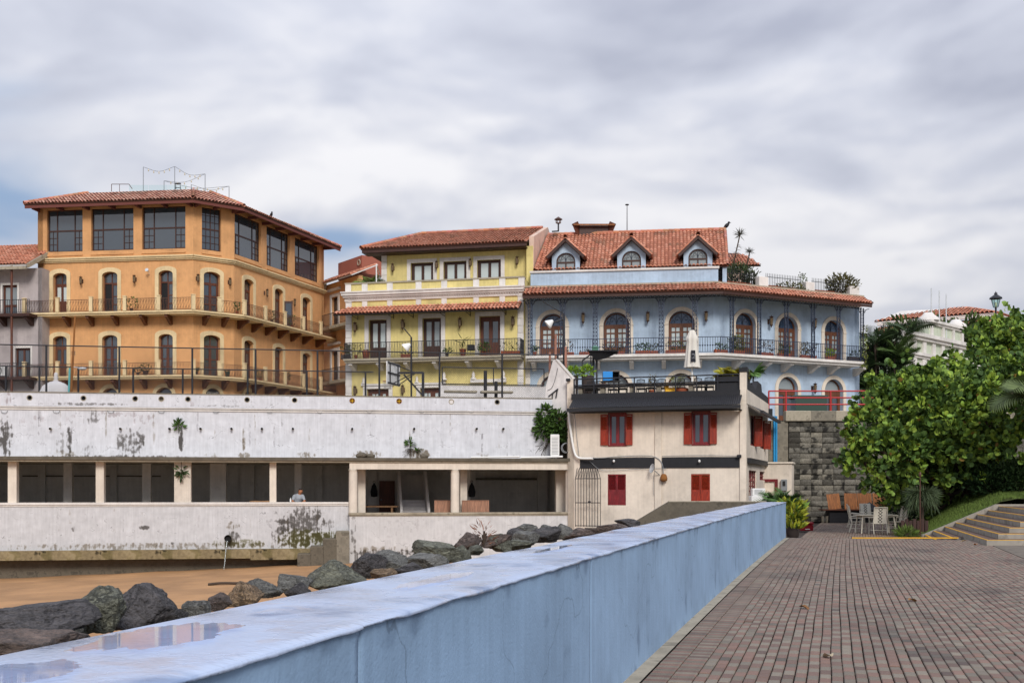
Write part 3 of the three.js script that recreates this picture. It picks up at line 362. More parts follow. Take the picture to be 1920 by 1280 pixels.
// many leaves as one mesh: spots() -> {p, dir, s, c}
function leafMesh(base, spots) { const n = spots.length, src = base.attributes.position, cn = src.count, pos = new Float32Array(n * cn * 3), col = new Float32Array(n * cn * 3), q = new THREE.Quaternion(), q2 = new THREE.Quaternion(), v = V(0, 0, 0), up = V(0, 1, 0); spots.forEach((s, i) => { q.setFromUnitVectors(up, s.dir.clone().normalize()); q2.setFromAxisAngle(up, s.roll ?? rnd() * 6.283); q.multiply(q2); for (let k = 0; k < cn; k++) { v.fromBufferAttribute(src, k).multiplyScalar(s.s).applyQuaternion(q).add(s.p); const o = (i * cn + k) * 3; pos[o] = v.x; pos[o + 1] = v.y; pos[o + 2] = v.z; col[o] = s.c[0]; col[o + 1] = s.c[1]; col[o + 2] = s.c[2]; } }); const g = new THREE.BufferGeometry(); g.setAttribute('position', new THREE.BufferAttribute(pos, 3)); g.setAttribute('color', new THREE.BufferAttribute(col, 3)); g.computeVertexNormals(); return g; }
const tone = (c, k) => c.map((v) => v * k);
const randDir = (up = 0) => { const a = rnd() * 6.283, z = rr(-1, 1); const r = Math.sqrt(1 - z * z); return V(r * Math.cos(a), z + up, r * Math.sin(a)).normalize(); };
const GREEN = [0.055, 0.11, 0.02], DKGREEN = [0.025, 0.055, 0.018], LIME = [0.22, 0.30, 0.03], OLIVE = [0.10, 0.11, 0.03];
// bushy plant in a pot; returns a thing
function potted(label, pos, { h = 0.5, w = 0.4, pot = 0.24, potH = 0.25, n = 60, c = GREEN, leaf = [0.16, 0.06], potM = M.terracotta, trough = 0, group } = {}) {
  const o = thing(trough ? 'planter_box' : 'potted_plant', label, trough ? 'planter' : 'plant', pos, group);
  part(o, 'pot', trough ? merge([cbox(trough, potH, 0.2, 0.012)]) : lathe([[0, 0], [pot * 0.36, 0], [pot * 0.5, potH * 0.9], [pot * 0.56, potH * 0.9], [pot * 0.56, potH], [pot * 0.46, potH], [pot * 0.44, potH * 0.86], [0, potH * 0.86]], 12), potM);
  const lg = leafGeo(leaf[0], leaf[1], 0.35), spots = []; for (let i = 0; i < n; i++) { const t = rnd(), a = rnd() * 6.283, rad = Math.sqrt(rnd()) * w / 2 * (0.4 + 0.6 * Math.sin(Math.PI * (0.2 + 0.7 * t))); spots.push({ p: V(trough ? rr(-0.5, 0.5) * trough : Math.cos(a) * rad, potH * 0.9 + t * h, trough ? rr(-0.08, 0.08) : Math.sin(a) * rad), dir: V(Math.cos(a), rr(0.2, 1.4), Math.sin(a)), s: rr(0.7, 1.25), c: tone(c, rr(0.6, 1.4)) }); } part(o, 'leaves', leafMesh(lg, spots), leafMat, 'stuff'); return o;
}
// arching palm fronds
function frondGeo(L, n, leafL, droop, c) { const spots = []; const dirAt = (t) => V(Math.cos(1.15 - droop * t), Math.sin(1.15 - droop * t), 0); let p = V(0, 0, 0); const lg = leafGeo(1, 0.13, 0.35, 0.3), stem = [p.clone()]; for (let i = 1; i <= n; i++) { const t = i / n, d = dirAt(t); p = p.clone().addScaledVector(d, L / n); stem.push(p.clone()); const ll = leafL * Math.sin(Math.PI * (0.12 + 0.82 * t)); for (const s of [-1, 1]) spots.push({ p: p.clone(), dir: V(d.x * 0.7, d.y * 0.7 - 0.15, s * 0.9), s: ll, c: tone(c, rr(0.75, 1.25)), roll: s > 0 ? 0.4 : -0.4 }); } const g = clean(leafMesh(lg, spots)); const st = paint(clean(tube(stem, 0.012, 8, 3)), tone(c, 0.8)); return mergeGeometries([g, st]); }
function palmCrown(n, L, leafL, c, spread = [0.7, 1.6], k = 14) { const l = []; for (let i = 0; i < n; i++) { const f = frondGeo(L * rr(0.75, 1.15), k, leafL, rr(...spread), tone(c, rr(0.8, 1.2))); l.push(f.rotateZ(rr(-0.35, 0.35)).rotateY(i / n * 6.283 + rr(-0.3, 0.3))); } return mergeGeometries(l); }

// ---------- orange house ----------
const Back = (f, u, w) => f.xz(u, -w);
{
  const A = new Face(plan(70, 80.5), plan(362, 79)), B = new Face(plan(362, 79), plan(438, 80.9)), C = new Face(plan(438, 80.9), plan(607, 93.4));
  const D = new Face(Back(A, 0, 11), A.a), E = new Face(C.b, Back(C, C.L, 9));
  const o = thing('orange_house', 'tall orange house with cream arched doorways, two balconies and a glazed top floor', 'house', V(A.b[0], 5.2, A.b[1]));
  const yF = [9.39, 13.9], yT = 21.9, y0 = 5.0;
  const doors = [[A, 99, 125, 0], [A, 191, 220, 1], [A, 297, 324, 2], [B, 381, 412, 0], [C, 456.5, 474.5, 0], [C, 514, 530, 3], [C, 566, 581.5, 0]];
  const wins = [[A, 87, 154], [A, 170, 249.5], [A, 265.5, 347], [B, 378, 414], [C, 439.5, 489], [C, 499.5, 543], [C, 552.5, 598]];
  const arches = [[A, 184, 228], [A, 285, 330], [B, 378, 419], [C, 452, 477], [C, 512, 530], [A, 96, 132]];
  const wt0 = 18.42, wt1 = 21.45;
  for (const f of [A, B, C]) {
    const holes = [];
    for (const [g, a, b] of doors) if (g === f) for (const y of yF) holes.push(archHole(f.u(a), f.u(b), y - 0.001, y + 3.0, 0.28));
    for (const [g, a, b] of wins) if (g === f) holes.push(rectHole(f.u(a), f.u(b), wt0, wt1));
    for (const [g, a, b] of arches) if (g === f) holes.push(archHole(f.u(a) + 0.25, f.u(b) - 0.25, y0 + 0.2, 8.62, Math.min(1.0, (f.u(b) - f.u(a)) / 2 - 0.25)));
    fpart(o, 'wall', plate(R(0, f.L, y0, yT), holes, 0.42), M.orange, f);
    fpart(o, 'cornice', merge([boxR(-0.04, f.L + 0.04, 17.62, 17.72, 0.003, 0.1), boxR(-0.06, f.L + 0.06, 17.72, 17.84, 0.003, 0.2), boxR(-0.08, f.L + 0.08, 17.84, 17.93, 0.003, 0.28)]), M.orangeTrim, f);
  }
  fpart(o, 'wall', plate(R(0, D.L, y0, yT), [], 0.4), M.orange, D); fpart(o, 'wall', plate(R(0, E.L, y0, yT), [], 0.4), M.orange, E);
  const inner = [cornerPt(D, A, -2.4), cornerPt(A, B, -2.4), cornerPt(B, C, -2.4), cornerPt(C, E, -2.4), Back(C, C.L - 2.4, 8.8), Back(A, 2.4, 10.8)].map((p) => rel(o, p));
  part(o, 'inner_wall', slab(inner, y0 - 5.2, 21.3 - 5.2), M.interior);
  const floorP = [cornerPt(D, A, -0.42), cornerPt(A, B, -0.42), cornerPt(B, C, -0.42), cornerPt(C, E, -0.42), Back(C, C.L - 0.5, 8.5), Back(A, 0.5, 10.6)].map((p) => rel(o, p));
  for (const y of [9.2, 13.7, 17.8, 21.55]) part(o, 'floor', slab(floorP, y - 5.2, y + 0.15 - 5.2), M.woodDark);
  // doorways
  doors.forEach(([f, a, b, st], i) => { for (const y of yF) {
    const u0 = f.u(a), u1 = f.u(b), W = u1 - u0, H = 3.0;
    fpart(o, 'door_surround', ringPlate(archPts(u0 - 0.27, u1 + 0.27, y, y + 3.3, 0.33), archPts(u0 + 0.003, u1 - 0.003, y - 0.01, y + H, 0.279), 0.08), M.orangeTrim, f, 0, 0, 0.06);
    const m = 0.07, gl = y > 12 && i === 0 ? M.curtain : M.glass, wd = (y < 12 && i === 0) ? M.woodBrown : M.wood;
    const P = [[archSection(-W / 2 + m, -0.035, 2.26, W, H, 0.28, m), M.glass], [archSection(0.035, W / 2 - m, 2.26, W, H, 0.28, m), M.glass]];
    const open = (st === 1 || st === 2) && y > 12;
    const lx = W / 2 - m; const leaf = (x0, x1) => (i === 0 ? [[R(x0 + 0.07, x1 - 0.07, 1.02, 2.05), gl]] : [[R(x0 + 0.08, x1 - 0.08, 1.32, 2.08), gl], [R(x0 + 0.08, x1 - 0.08, 0.75, 1.25), gl], [R(x0 + 0.08, x1 - 0.08, 0.14, 0.68), gl]]);
    const L = leaf(-lx, -0.015), Rr = leaf(0.015, lx), pn = i === 0 ? [[-lx + 0.1, -0.1, 0.2, 0.8], [0.1, lx - 0.1, 0.2, 0.8]] : [];
    joinery(o, 'door', f, (u0 + u1) / 2, y + 0.004, -0.3, W - 0.004, H - 0.008, 0.279, P.concat(open ? [[R(-lx, -0.015, 0.05, 2.16), M.black2]] : L, Rr), wd, pn);  // open leaf: a black sheet, not glass, paints the dark of the room
    if (st === 3 && y > 12) { const d = fpart(o, 'door_leaf', plate(R(0, W / 2, 0.05, 2.16), [toPath(R(0.1, W / 2 - 0.1, 0.9, 2.0)), toPath(R(0.1, W / 2 - 0.1, 0.15, 0.75))], 0.05), M.woodDark, f, u1 + 0.1, y, 0.08); d.rotation.y += -1.1; for (const [q0, q1] of [[0.9, 2.0], [0.15, 0.75]]) part(d, 'pane', box(W / 2 - 0.2, q1 - q0, 0.01, W / 4, (q0 + q1) / 2, -0.02), M.glass); }
  } });
  // ground-floor arches
  arches.forEach(([f, a, b], i) => { const u0 = f.u(a), u1 = f.u(b), rr_ = (u1 - u0) / 2; fpart(o, 'arch_surround', ringPlate(archPts(u0, u1, y0 + 0.2, 8.9, Math.min(1.3, rr_)), archPts(u0 + 0.252, u1 - 0.252, y0 + 0.19, 8.62, Math.min(1.0, rr_ - 0.25)), 0.08), M.orangeTrim, f, 0, 0, 0.06);
    const W = u1 - u0 - 0.52, H = 3.38; joinery(o, 'door', f, (u0 + u1) / 2, 5.21, -0.3, W, H, Math.min(1.0, rr_ - 0.26), [[archSection(-W / 2 + 0.08, W / 2 - 0.08, 2.5, W, H, Math.min(1.0, rr_ - 0.26), 0.08), i === 2 ? M.black2 : M.glass]], M.wood);
    if (i === 2) { // sign board in the arch
      const cv = document.createElement('canvas'); cv.width = 256; cv.height = 96; const g = cv.getContext('2d'); g.fillStyle = '#17171c'; g.fillRect(0, 0, 256, 96); g.fillStyle = '#e9e6df'; g.font = 'italic 60px serif'; g.textAlign = 'center'; g.fillText('Piccoli', 128, 66);
      const t = srgb(new THREE.CanvasTexture(cv)); const pg = new THREE.PlaneGeometry(1.2, 0.45); pg.userData.ownUV = true; fpart(o, 'sign_board', pg, mat(0xffffff, { map: t, roughness: 0.6 }), f, (u0 + u1) / 2, f.y(398, 737), -0.1); } });
  // glazed top floor: small panes at the sides, large sheets between
  wins.forEach(([f, a, b], i) => { const u0 = f.u(a), u1 = f.u(b), W = u1 - u0 - 0.004, H = wt1 - wt0 - 0.004, m = 0.08, mid = H * 0.5; let P;
    if (i === 3) P = [...paneGrid(-W / 2 + m, -0.03, 0.1, mid - 0.04, 2, 3, 0.03, M.glass), ...paneGrid(0.03, W / 2 - m, 0.1, mid - 0.04, 2, 3, 0.03, M.glass), ...paneGrid(-W / 2 + m, -0.03, mid + 0.06, H - m, 2, 3, 0.03, M.glass), ...paneGrid(0.03, W / 2 - m, mid + 0.06, H - m, 2, 3, 0.03, M.glass)];
    else { const s = W * 0.24; P = [...paneGrid(-W / 2 + m, -W / 2 + s, 0.12, mid - 0.05, 2, 3, 0.03, M.glass), ...paneGrid(W / 2 - s, W / 2 - m, 0.12, mid - 0.05, 2, 3, 0.03, M.glass), [R(-W / 2 + s + 0.07, W / 2 - s - 0.07, 0.08, mid - 0.04), M.glass], [R(-W / 2 + m, -W / 2 + s, mid + 0.06, H - m), M.glass], [R(W / 2 - s, W / 2 - m, mid + 0.06, H - m), M.glass], [R(-W / 2 + s + 0.07, W / 2 - s - 0.07, mid + 0.06, H - m), M.glass]]; }
    joinery(o, 'window', f, (u0 + u1) / 2, wt0 + 0.002, -0.2, W, H, 0, P, M.woodDark);
    fpart(o, 'window_sill', boxR(u0 - 0.02, u1 + 0.02, wt0 - 0.3, wt0 - 0.22, 0.003, 0.06), M.orange, f); });
  // balconies
  for (const [k, y] of yF.entries()) {
    const w = 1.15, s0 = D.xz(D.L, 0.0), out = [A.xz(-0.45, w), cornerPt(A, B, w), cornerPt(B, C, w), C.xz(C.L + 0.35, w)], inn = [C.xz(C.L + 0.35, 0.002), cornerPt(B, C, 0.002), cornerPt(A, B, 0.002), A.xz(-0.45, 0.002)];
    part(o, 'balcony_floor', slab([...out, ...inn].map((p) => rel(o, p)), y - 0.12 - 5.2, y - 0.004 - 5.2), M.orangeTrim);
    const o2 = [A.xz(-0.4, w - 0.1), cornerPt(A, B, w - 0.1), cornerPt(B, C, w - 0.1), C.xz(C.L + 0.3, w - 0.1)]; part(o, 'balcony_moulding', slab([...o2, ...inn].map((p) => rel(o, p)), y - 0.24 - 5.2, y - 0.122 - 5.2), M.orangeTrim);
    const w3 = w - 0.06, run = [[A.xz(-0.38, w3), cornerPt(A, B, w3), 5], [cornerPt(A, B, w3), cornerPt(B, C, w3), 2], [cornerPt(B, C, w3), C.xz(C.L + 0.28, w3), 5]];
    run.forEach(([a, b, n], ri) => { const f = new Face(a, b), p = f.L / n; for (let i = 0; i <= n; i++) { if (i === n && ri < 2) continue; fpart(o, 'balcony_post', merge([cbox(0.24, 1.0, 0.2, 0.02), cbox(0.28, 0.07, 0.24, 0.015, 0, 1.0)]), M.orangeTrim, f, i * p, y - 0.003, 0); } for (let i = 0; i < n; i++) fpart(o, 'balcony_railing', scrollBay(p - 0.26, 0.86), M.ironBrown, f, i * p + 0.13, y - 0.003, 0, 'stuff'); });
    for (const [f, list] of [[A, [0.25, 0.21, 0.36, 0.52, 0.7, 0.86].map((q, i) => (i ? q : 0.03))], [B, [0.25, 0.72]], [C, [0.04, 0.18, 0.32, 0.46, 0.6, 0.74, 0.9]]]) for (const q of list) fpart(o, 'console', consoleGeo(0.9, 0.62, 0.22), M.woodBrown, f, q * f.L, y - 0.242, 0.003);
  }
  for (const [f, x, y] of [[A, 154, 527], [A, 254, 524], [B, 368, 522], [B, 428, 529], [C, 495, 549], [C, 547, 567]]) lantern(o, f, x, y, 1.25);
  { const fl = fpart(o, 'floodlight', merge([cyl(0.06, 0.13, 0.22, 10).rotateX(1.2).translate(0, 0, 0.25), bar(V(0, -0.2, 0), V(0, 0, 0.2), 0.015)]), M.paleMetal, A, A.u(280), A.y(280, 510), 0.02); }
  // roof: tiled skirt round a flat deck
  const yE = 21.62, yR = 23.15, we = 1.05, wr = -2.5;
  const D2 = D.off(-0.62), ev = [D2.xz(2, we), cornerPt(D2, A, we), cornerPt(A, B, we), cornerPt(B, C, we), cornerPt(C, E, we), E.xz(E.L - 1, we)], rg = [D.xz(2, wr), cornerPt(D, A, wr), cornerPt(A, B, wr), cornerPt(B, C, wr), cornerPt(C, E, wr), E.xz(E.L - 1, wr)];
  const v3 = ([x, z], y) => V(x, y, z), tonesO = [[0.52, 0.25, 0.175], [0.58, 0.31, 0.22], [0.46, 0.2, 0.14], [0.62, 0.36, 0.27], [0.38, 0.16, 0.11]];
  for (let i = 0; i < 5; i++) { const rf = tiled(o, [v3(ev[i], yE), v3(ev[i + 1], yE), v3(rg[i + 1], yR), v3(rg[i], yR)], M.woodDark, { pitch: 0.26, r: 0.125, row: 0.4, tones: tonesO }); }
  for (let i = 1; i < 5; i++) caps(o, v3(ev[i], yE + 0.12), v3(rg[i], yR + 0.12), 0.14);
  part(o, 'roof_deck', slab([rg[0], rg[1], rg[2], rg[3], rg[4], rg[5]].map((p) => rel(o, p)), yR - 0.2 - 5.2, yR - 0.02 - 5.2), M.concrete);
  // fascia and rafters
  for (const [f, i] of [[A, 1], [B, 2], [C, 3]]) { const g = new Face(ev[i], ev[i + 1]); fpart(o, 'eave_board', boxR(0.02, g.L - 0.02, -0.26, -0.07, -0.12, -0.04), mat(0x6a3a33), g, 0, yE, 0); const n = Math.round(f.L / 2); for (let k = 0; k <= n; k++) fpart(o, 'rafter', boxR(-0.08, 0.08, -0.2, 0, 0.003, 0.85), mat(0x6a3a33), f, Math.min(f.L - 0.1, Math.max(0.1, f.L * k / n)), yE - 0.1, 0); }
  // roof terrace things
  const T = (px, py, d = 84) => at(px, py, d);
  const gb = thing('glass_balustrade', 'clear glass balustrade edging the roof terrace of the orange house', 'balustrade', V(T(300, 352).x, yR, -83.6)); part(gb, 'glass_panel', merge([0, 1, 2].map((k) => box(1.42, 0.95, 0.012, -1.5 + k * 1.46, 0.48, 0))), new THREE.MeshPhysicalMaterial({ color: 0xf6fcfb, roughness: 0.02, transmission: 1, thickness: 0, side: THREE.DoubleSide })); part(gb, 'base_rail', box(4.4, 0.06, 0.05, 0, 0.0, 0), M.greyMetal);
  const poleTop = {}; for (const [i, px, pyT] of [[0, 268, 313], [1, 327, 312], [2, 384, 326], [3, 307, 339], [4, 358, 346], [5, 429, 349]]) { const p = T(px, pyT, i > 2 ? 85.5 : 84.5); poleTop[i] = p; solo('light_pole', cyl(0.03, 0.025, p.y - yR, 6), M.greyMetal, ['thin grey pole at the end of the light string on the orange roof', 'tall grey pole beside the step ladder holding the light strings', 'grey pole where two light strings meet above the red eave', 'short pole behind the step ladder on the orange roof', 'slender low pole in the middle of the long light string', 'outermost low pole ending the light strings over the sloping eave'][i], 'pole', V(p.x, yR, p.z), 'light poles on the orange roof'); }
  for (const [k, [a, b]] of [[0, 1], [1, 2], [3, 2], [3, 5], [4, 5]].entries()) { const A0 = poleTop[a], B0 = poleTop[b], mid = A0.clone().lerp(B0, 0.5); mid.y -= 0.35; const st = thing('string_lights', ['festoon light string between the two tallest poles on the orange roof', 'festoon light string sloping down from the tallest pole to the right', 'festoon light string rising from the short pole behind the ladder', 'long low festoon string across the orange roof terrace', 'short festoon string dropping from the outermost low pole'][k], 'string lights', A0, 'light strings on the orange roof'); const cv = new THREE.CatmullRomCurve3([A0, mid, B0].map((p) => p.clone().sub(A0))); part(st, 'cable', new THREE.TubeGeometry(cv, 14, 0.012, 4), M.black); for (let i = 1; i < 6; i++) { const p = cv.getPoint(i / 6); part(st, 'bulb', lathe([[0, -0.2], [0.05, -0.15], [0.03, -0.05], [0.025, 0]], 6).translate(p.x, p.y, p.z), M.lampGlass); } }
  const ld = thing('step_ladder', 'small folding step ladder standing on the orange roof', 'ladder', V(T(333, 352).x, yR, -84)); for (const s of [-1, 1]) { part(ld, 'rail', beam(V(s * 0.22, 0, 0.3), V(s * 0.16, 1.15, 0), 0.04, 0.06), M.greyMetal); part(ld, 'rail', beam(V(s * 0.22, 0, -0.35), V(s * 0.16, 1.15, 0), 0.04, 0.05), M.greyMetal); } for (let i = 1; i < 4; i++) part(ld, 'tread', box(0.4, 0.03, 0.1, 0, i * 0.28, 0.3 - i * 0.075), M.black); part(ld, 'top', box(0.42, 0.05, 0.2, 0, 1.17, 0), M.black);
  const hr = thing('roof_rail', 'low brown metal rail at the edge of the orange tiled roof', 'rail', at(226, 359, 83.5)); part(hr, 'rail', merge([bar(V(-0.7, 0.55, 0), V(0.6, 0.55, 0), 0.025), bar(V(-0.7, 0, 0), V(-0.7, 0.55, 0), 0.025), bar(V(0.6, 0.55, 0), V(0.85, 0.2, 0), 0.025), bar(V(-0.1, 0, 0), V(-0.1, 0.55, 0), 0.02)]), M.ironBrown);
  // plants and things on the balconies
  const bp = (px, f, y, opt, label) => { const g = f.off(0.65); const p = g.v(g.u(px), y, 0); return potted(label, p, { group: 'pots on the orange balconies', ...opt }); };
  bp(66, A, yF[1], { h: 1.0, w: 0.5, n: 70, c: OLIVE, potM: M.potDark }, 'tall straggly plant in a dark pot at the end of the upper orange balcony');
  bp(246, A, yF[1], { h: 0.8, w: 0.9, n: 70, c: GREEN, potM: M.potDark }, 'spreading leafy plant in black pot on the upper orange balcony');
  bp(444, C, yF[1], { h: 0.6, w: 0.4, n: 60, c: GREEN }, 'small green plant beside a narrow doorway on the upper orange balcony'); bp(509, C, yF[1], { h: 0.7, w: 0.6, n: 60, c: DKGREEN, potM: M.potDark }, 'dark bushy plant by the open door on the upper orange balcony'); bp(547, C, yF[1], { h: 0.8, w: 0.5, n: 50, c: GREEN }, 'thin upright plant past the open door on the upper orange balcony');
  bp(258, A, yF[0], { h: 0.35, w: 0.5, n: 60, c: DKGREEN, potM: M.potDark }, 'low dark rounded plant in black pot on the lower orange balcony'); bp(272, A, yF[0], { h: 0.55, w: 0.7, n: 70, c: OLIVE, potM: M.potDark, pot: 0.4, potH: 0.35 }, 'olive shrub in a wide black pot on the lower orange balcony'); bp(366, B, yF[0], { h: 0.3, w: 0.5, n: 60, c: GREEN, potM: M.potDark, pot: 0.36 }, 'bright clipped plant by the chamfered corner of the lower orange balcony'); bp(426, B, yF[0], { h: 0.15, w: 0.3, n: 20, c: DKGREEN, potM: M.green, pot: 0.36, potH: 0.4 }, 'dark green pot with little growth on the lower orange balcony'); bp(487, C, yF[0], { h: 0.6, w: 0.6, n: 80, c: GREEN }, 'leafy green plant hanging over the rail of the lower orange balcony'); bp(538, C, yF[0], { h: 0.8, w: 0.5, n: 80, c: DKGREEN }, 'dark leafy plant between two posts of the lower orange balcony');
}
// ---------- yellow house ----------
const tex2 = 0;
const windowTrim = (u0, u1, y0, y1, t) => framePlate(R(u0 - t, u1 + t, y0 - 0.001, y1 + t), R(u0, u1, y0 + 0.002, y1), 0.08);
{
  const F = new Face(plan(648, 71), plan(982, 68.6));
  const o = thing('yellow_house', 'yellow house with white trim, tiled awning and red tiled roof beside the blue house', 'house', F.v(F.L / 2, 5.2));
  const side = new Face(Back(F, 0, 12), F.a), yB = 9.56, yCor = F.y(815, 541), yPar = F.y(815, 527);
  const doors = [[683.8, 732.7], [784.4, 834.8], [891, 946]].map(([a, b]) => [F.u(a) + 0.26, F.u(b) - 0.26]);
  const ground = [[688, 729], [788, 826]].map(([a, b]) => [F.u(a), F.u(b)]);
  fpart(o, 'wall', plate(R(0, F.L, 5, yPar), [...doors.map(([a, b]) => rectHole(a, b, yB - 0.001, yB + 2.55)), ...ground.map(([a, b]) => rectHole(a, b, 5.3, 7.75))], 0.45), M.yellow, F);
  fpart(o, 'wall', plate(R(0, side.L, 5, yPar), [], 0.4), M.yellow, side);
  { const e = new Face(F.b, Back(F, F.L, 12)); fpart(o, 'wall', plate(R(0, e.L, 5, yPar), [], 0.4), M.yellow, e); }
  part(o, 'inner_wall', slab([[0.5, 2], [F.L - 0.5, 2], [F.L - 0.5, 11], [0.5, 11]].map(([u, w]) => rel(o, F.xz(u, -w))), -0.2, yPar - 0.4 - 5.2), M.interior);
  part(o, 'roof_terrace', slab([[0.1, 0.1], [F.L - 0.1, 0.1], [F.L - 0.1, 11.9], [0.1, 11.9]].map(([u, w]) => rel(o, F.xz(u, -w))), yPar - 1.1 - 5.2, yPar - 0.9 - 5.2), M.concrete);
  // balcony doors
  doors.forEach(([a, b], i) => { const W = b - a - 0.01, H = 2.54, c = (a + b) / 2, m = i === 2 ? M.glass : i === 1 ? M.curtainGrey : M.curtain, lx = W / 2 - 0.1;
    fpart(o, 'door_surround', ringPlate(R(a - 0.26, b + 0.26, yB, yB + 2.82), R(a + 0.003, b - 0.003, yB, yB + 2.55), 0.1), M.whiteTrim, F, 0, 0, 0.07);
    const P = i === 2 ? [...paneGrid(-lx + 0.1, -0.12, 0.95, 2.25, 1, 1, 0, m), ...paneGrid(0.12, lx - 0.1, 0.95, 2.25, 1, 1, 0, m)] : [[R(-lx + 0.08, -0.09, 0.82, 2.34), m], [R(0.09, lx - 0.08, 0.82, 2.34), m]];
    joinery(o, 'door', F, c, yB + 0.004, -0.25, W, H, 0, P, i === 2 ? M.wood : M.woodDark, [[-lx + 0.1, -0.12, 0.14, 0.66], [0.12, lx - 0.1, 0.14, 0.66]]); });
  ground.forEach(([a, b]) => { const W = b - a - 0.01; joinery(o, 'door', F, (a + b) / 2, 5.31, -0.2, W, 2.43, 0, [[R(-0.45, -0.25, 1.75, 2.15), M.curtain], [R(-0.2, -0.05, 1.75, 2.15), M.curtain], [R(0.25, 0.45, 1.75, 2.15), M.curtain]], M.wood);
    fpart(o, 'door_hood', merge([boxR(a - 0.35, b + 0.35, 7.95, 8.07, 0.003, 0.16), boxR(a - 0.25, b + 0.25, 7.76, 7.95, 0.003, 0.09), lathe([[0.14, 0], [0.15, 0.06], [0.07, 0.14], [0.1, 0.25], [0.02, 0.42], [0, 0.44]], 8).translate(a - 0.2, 8.07, 0.09), lathe([[0.14, 0], [0.15, 0.06], [0.07, 0.14], [0.1, 0.25], [0.02, 0.42], [0, 0.44]], 8).translate(b + 0.2, 8.07, 0.09), boxR(a - 0.25, a - 0.003, 5.2, 7.758, 0.003, 0.06), boxR(b + 0.003, b + 0.25, 5.2, 7.758, 0.003, 0.06)]), M.whiteTrim, F); });
  // more finials along the ground floor wall
  for (const px of [834, 889, 945]) fpart(o, 'finial', lathe([[0.18, 0], [0.19, 0.06], [0.08, 0.16], [0.12, 0.3], [0.03, 0.5], [0, 0.52]], 8), M.whiteTrim, F, F.u(px), 8.2, 0.2);
  fpart(o, 'door_hood', boxR(F.u(884), F.u(950), 8.0, 8.2, 0.003, 0.3), M.whiteTrim, F);
  // quoins, one block at a time
  for (const [u0, u1] of [[0.0, 0.42], [F.L - 0.38, F.L]]) for (let y = 5.3, k = 0; y < yCor - 0.5; y += 0.44, k++) fpart(o, 'quoin', cbox(u1 - u0 - (k % 2) * 0.03, 0.425, 0.06, 0.012), M.whiteTrim, F, (u0 + u1) / 2, y, 0.033);
  // cornice with brackets and parapet panels
  fpart(o, 'cornice', merge([boxR(-0.2, F.L + 0.05, yCor - 0.28, yCor - 0.12, 0.003, 0.34), boxR(-0.12, F.L + 0.03, yCor - 0.4, yCor - 0.28, 0.003, 0.24), boxR(-0.05, F.L, yCor - 0.62, yCor - 0.4, 0.003, 0.1), boxR(-0.24, F.L + 0.06, yCor - 0.12, yCor - 0.04, 0.003, 0.4)]), M.whiteTrim, F);
  fpart(o, 'dentils', merge(Array.from({ length: 70 }, (_, i) => box(0.07, 0.09, 0.07, 0.3 + i * (F.L - 0.6) / 69, yCor - 0.46, 0.14))), M.whiteTrim, F, 0, 0, 0, 'stuff');
  fpart(o, 'parapet_coping', boxR(-0.05, F.L + 0.02, yPar, yPar + 0.09, -0.5, 0.08), M.paleConcrete, F);
  for (const px of [653, 684, 731, 785, 833, 893, 942, 978]) { fpart(o, 'pilaster', merge([boxR(-0.19, 0.19, yCor - 0.035, yPar - 0.003, 0.003, 0.06)]), M.whiteTrim, F, F.u(px)); if (px > 660 && px < 970) fpart(o, 'pendant', plate([[-0.17, yCor - 0.63], [-0.17, yCor - 0.95], [-0.08, yCor - 1.14], [0, yCor - 1.2], [0.08, yCor - 1.14], [0.17, yCor - 0.95], [0.17, yCor - 0.63]], [], 0.06), M.whiteTrim, F, F.u(px), 0, 0.065); }
  // tiled awning on iron brackets
  { const yA = F.y(815, 571), q = [F.v(-0.35, yA - 0.62, 1.25), F.v(F.L - 0.08, yA - 0.62, 1.25), F.v(F.L - 0.1, yA - 0.02, 0.01), F.v(0.15, yA - 0.02, 0.01)]; tiled(o, q, M.black, { pitch: 0.235, r: 0.112, row: 0.42 });
    for (const px of [671, 738, 775, 834, 882, 949]) fpart(o, 'awning_bracket', merge([bar(V(0, -0.1, 0.02), V(0, -0.68, 1.1), 0.02), bar(V(0, -0.75, 0.02), V(0, -0.7, 1.05), 0.02), bar(V(0, -0.1, 0.03), V(0, -0.8, 0.03), 0.02), tube([V(0, -0.3, 0.1), V(0, -0.5, 0.2), V(0, -0.6, 0.45), V(0, -0.55, 0.6)], 0.014, 8, 4)]), M.iron, F, F.u(px), yA); }
  // balcony
  { const a = F.off(1.15), u0 = a.u(643), u1 = a.u(977); fpart(o, 'balcony_floor', merge([boxR(u0, u1, -0.13, -0.004, 0.002, 1.15), boxR(u0 + 0.06, u1 - 0.06, -0.26, -0.132, 0.002, 1.06)]), M.paleConcrete, F, 0, yB);
    const n = 5, p = (u1 - u0 - 0.12) / n; for (let i = 0; i < n; i++) fpart(o, 'balcony_railing', barBay(p, 0.98, 0.17, 'lens'), M.iron, F, u0 + 0.06 + i * p, yB, 1.08, 'stuff');
    for (const [u, t] of [[u0 + 0.06, 0], [u1 - 0.06, 0]]) { const r = fpart(o, 'balcony_railing', barBay(1.06, 0.98, 0.17, 'lens'), M.iron, F, u, yB, 1.08, 'stuff'); r.rotation.y += Math.PI / 2; }
    for (const px of [666, 717, 768, 821, 881.7, 937.5]) fpart(o, 'console', consoleGeo(0.95, 0.42, 0.24), M.whiteTrim, F, F.u(px), yB - 0.263, 0.003); }
  for (const [px, py] of [[668, 614], [757, 609], [864, 605.6], [963, 603.5], [668, 733], [757, 731]]) lantern(o, F, px, py, 1.35);
  // upper storey, set back behind the parapet
  const G = F.off(-2.0), ua = G.u(715.5), ub = G.u(989), yS = yPar - 0.9, yW = G.y(850, 463), H = new Face(G.xz(ua), G.xz(ub));
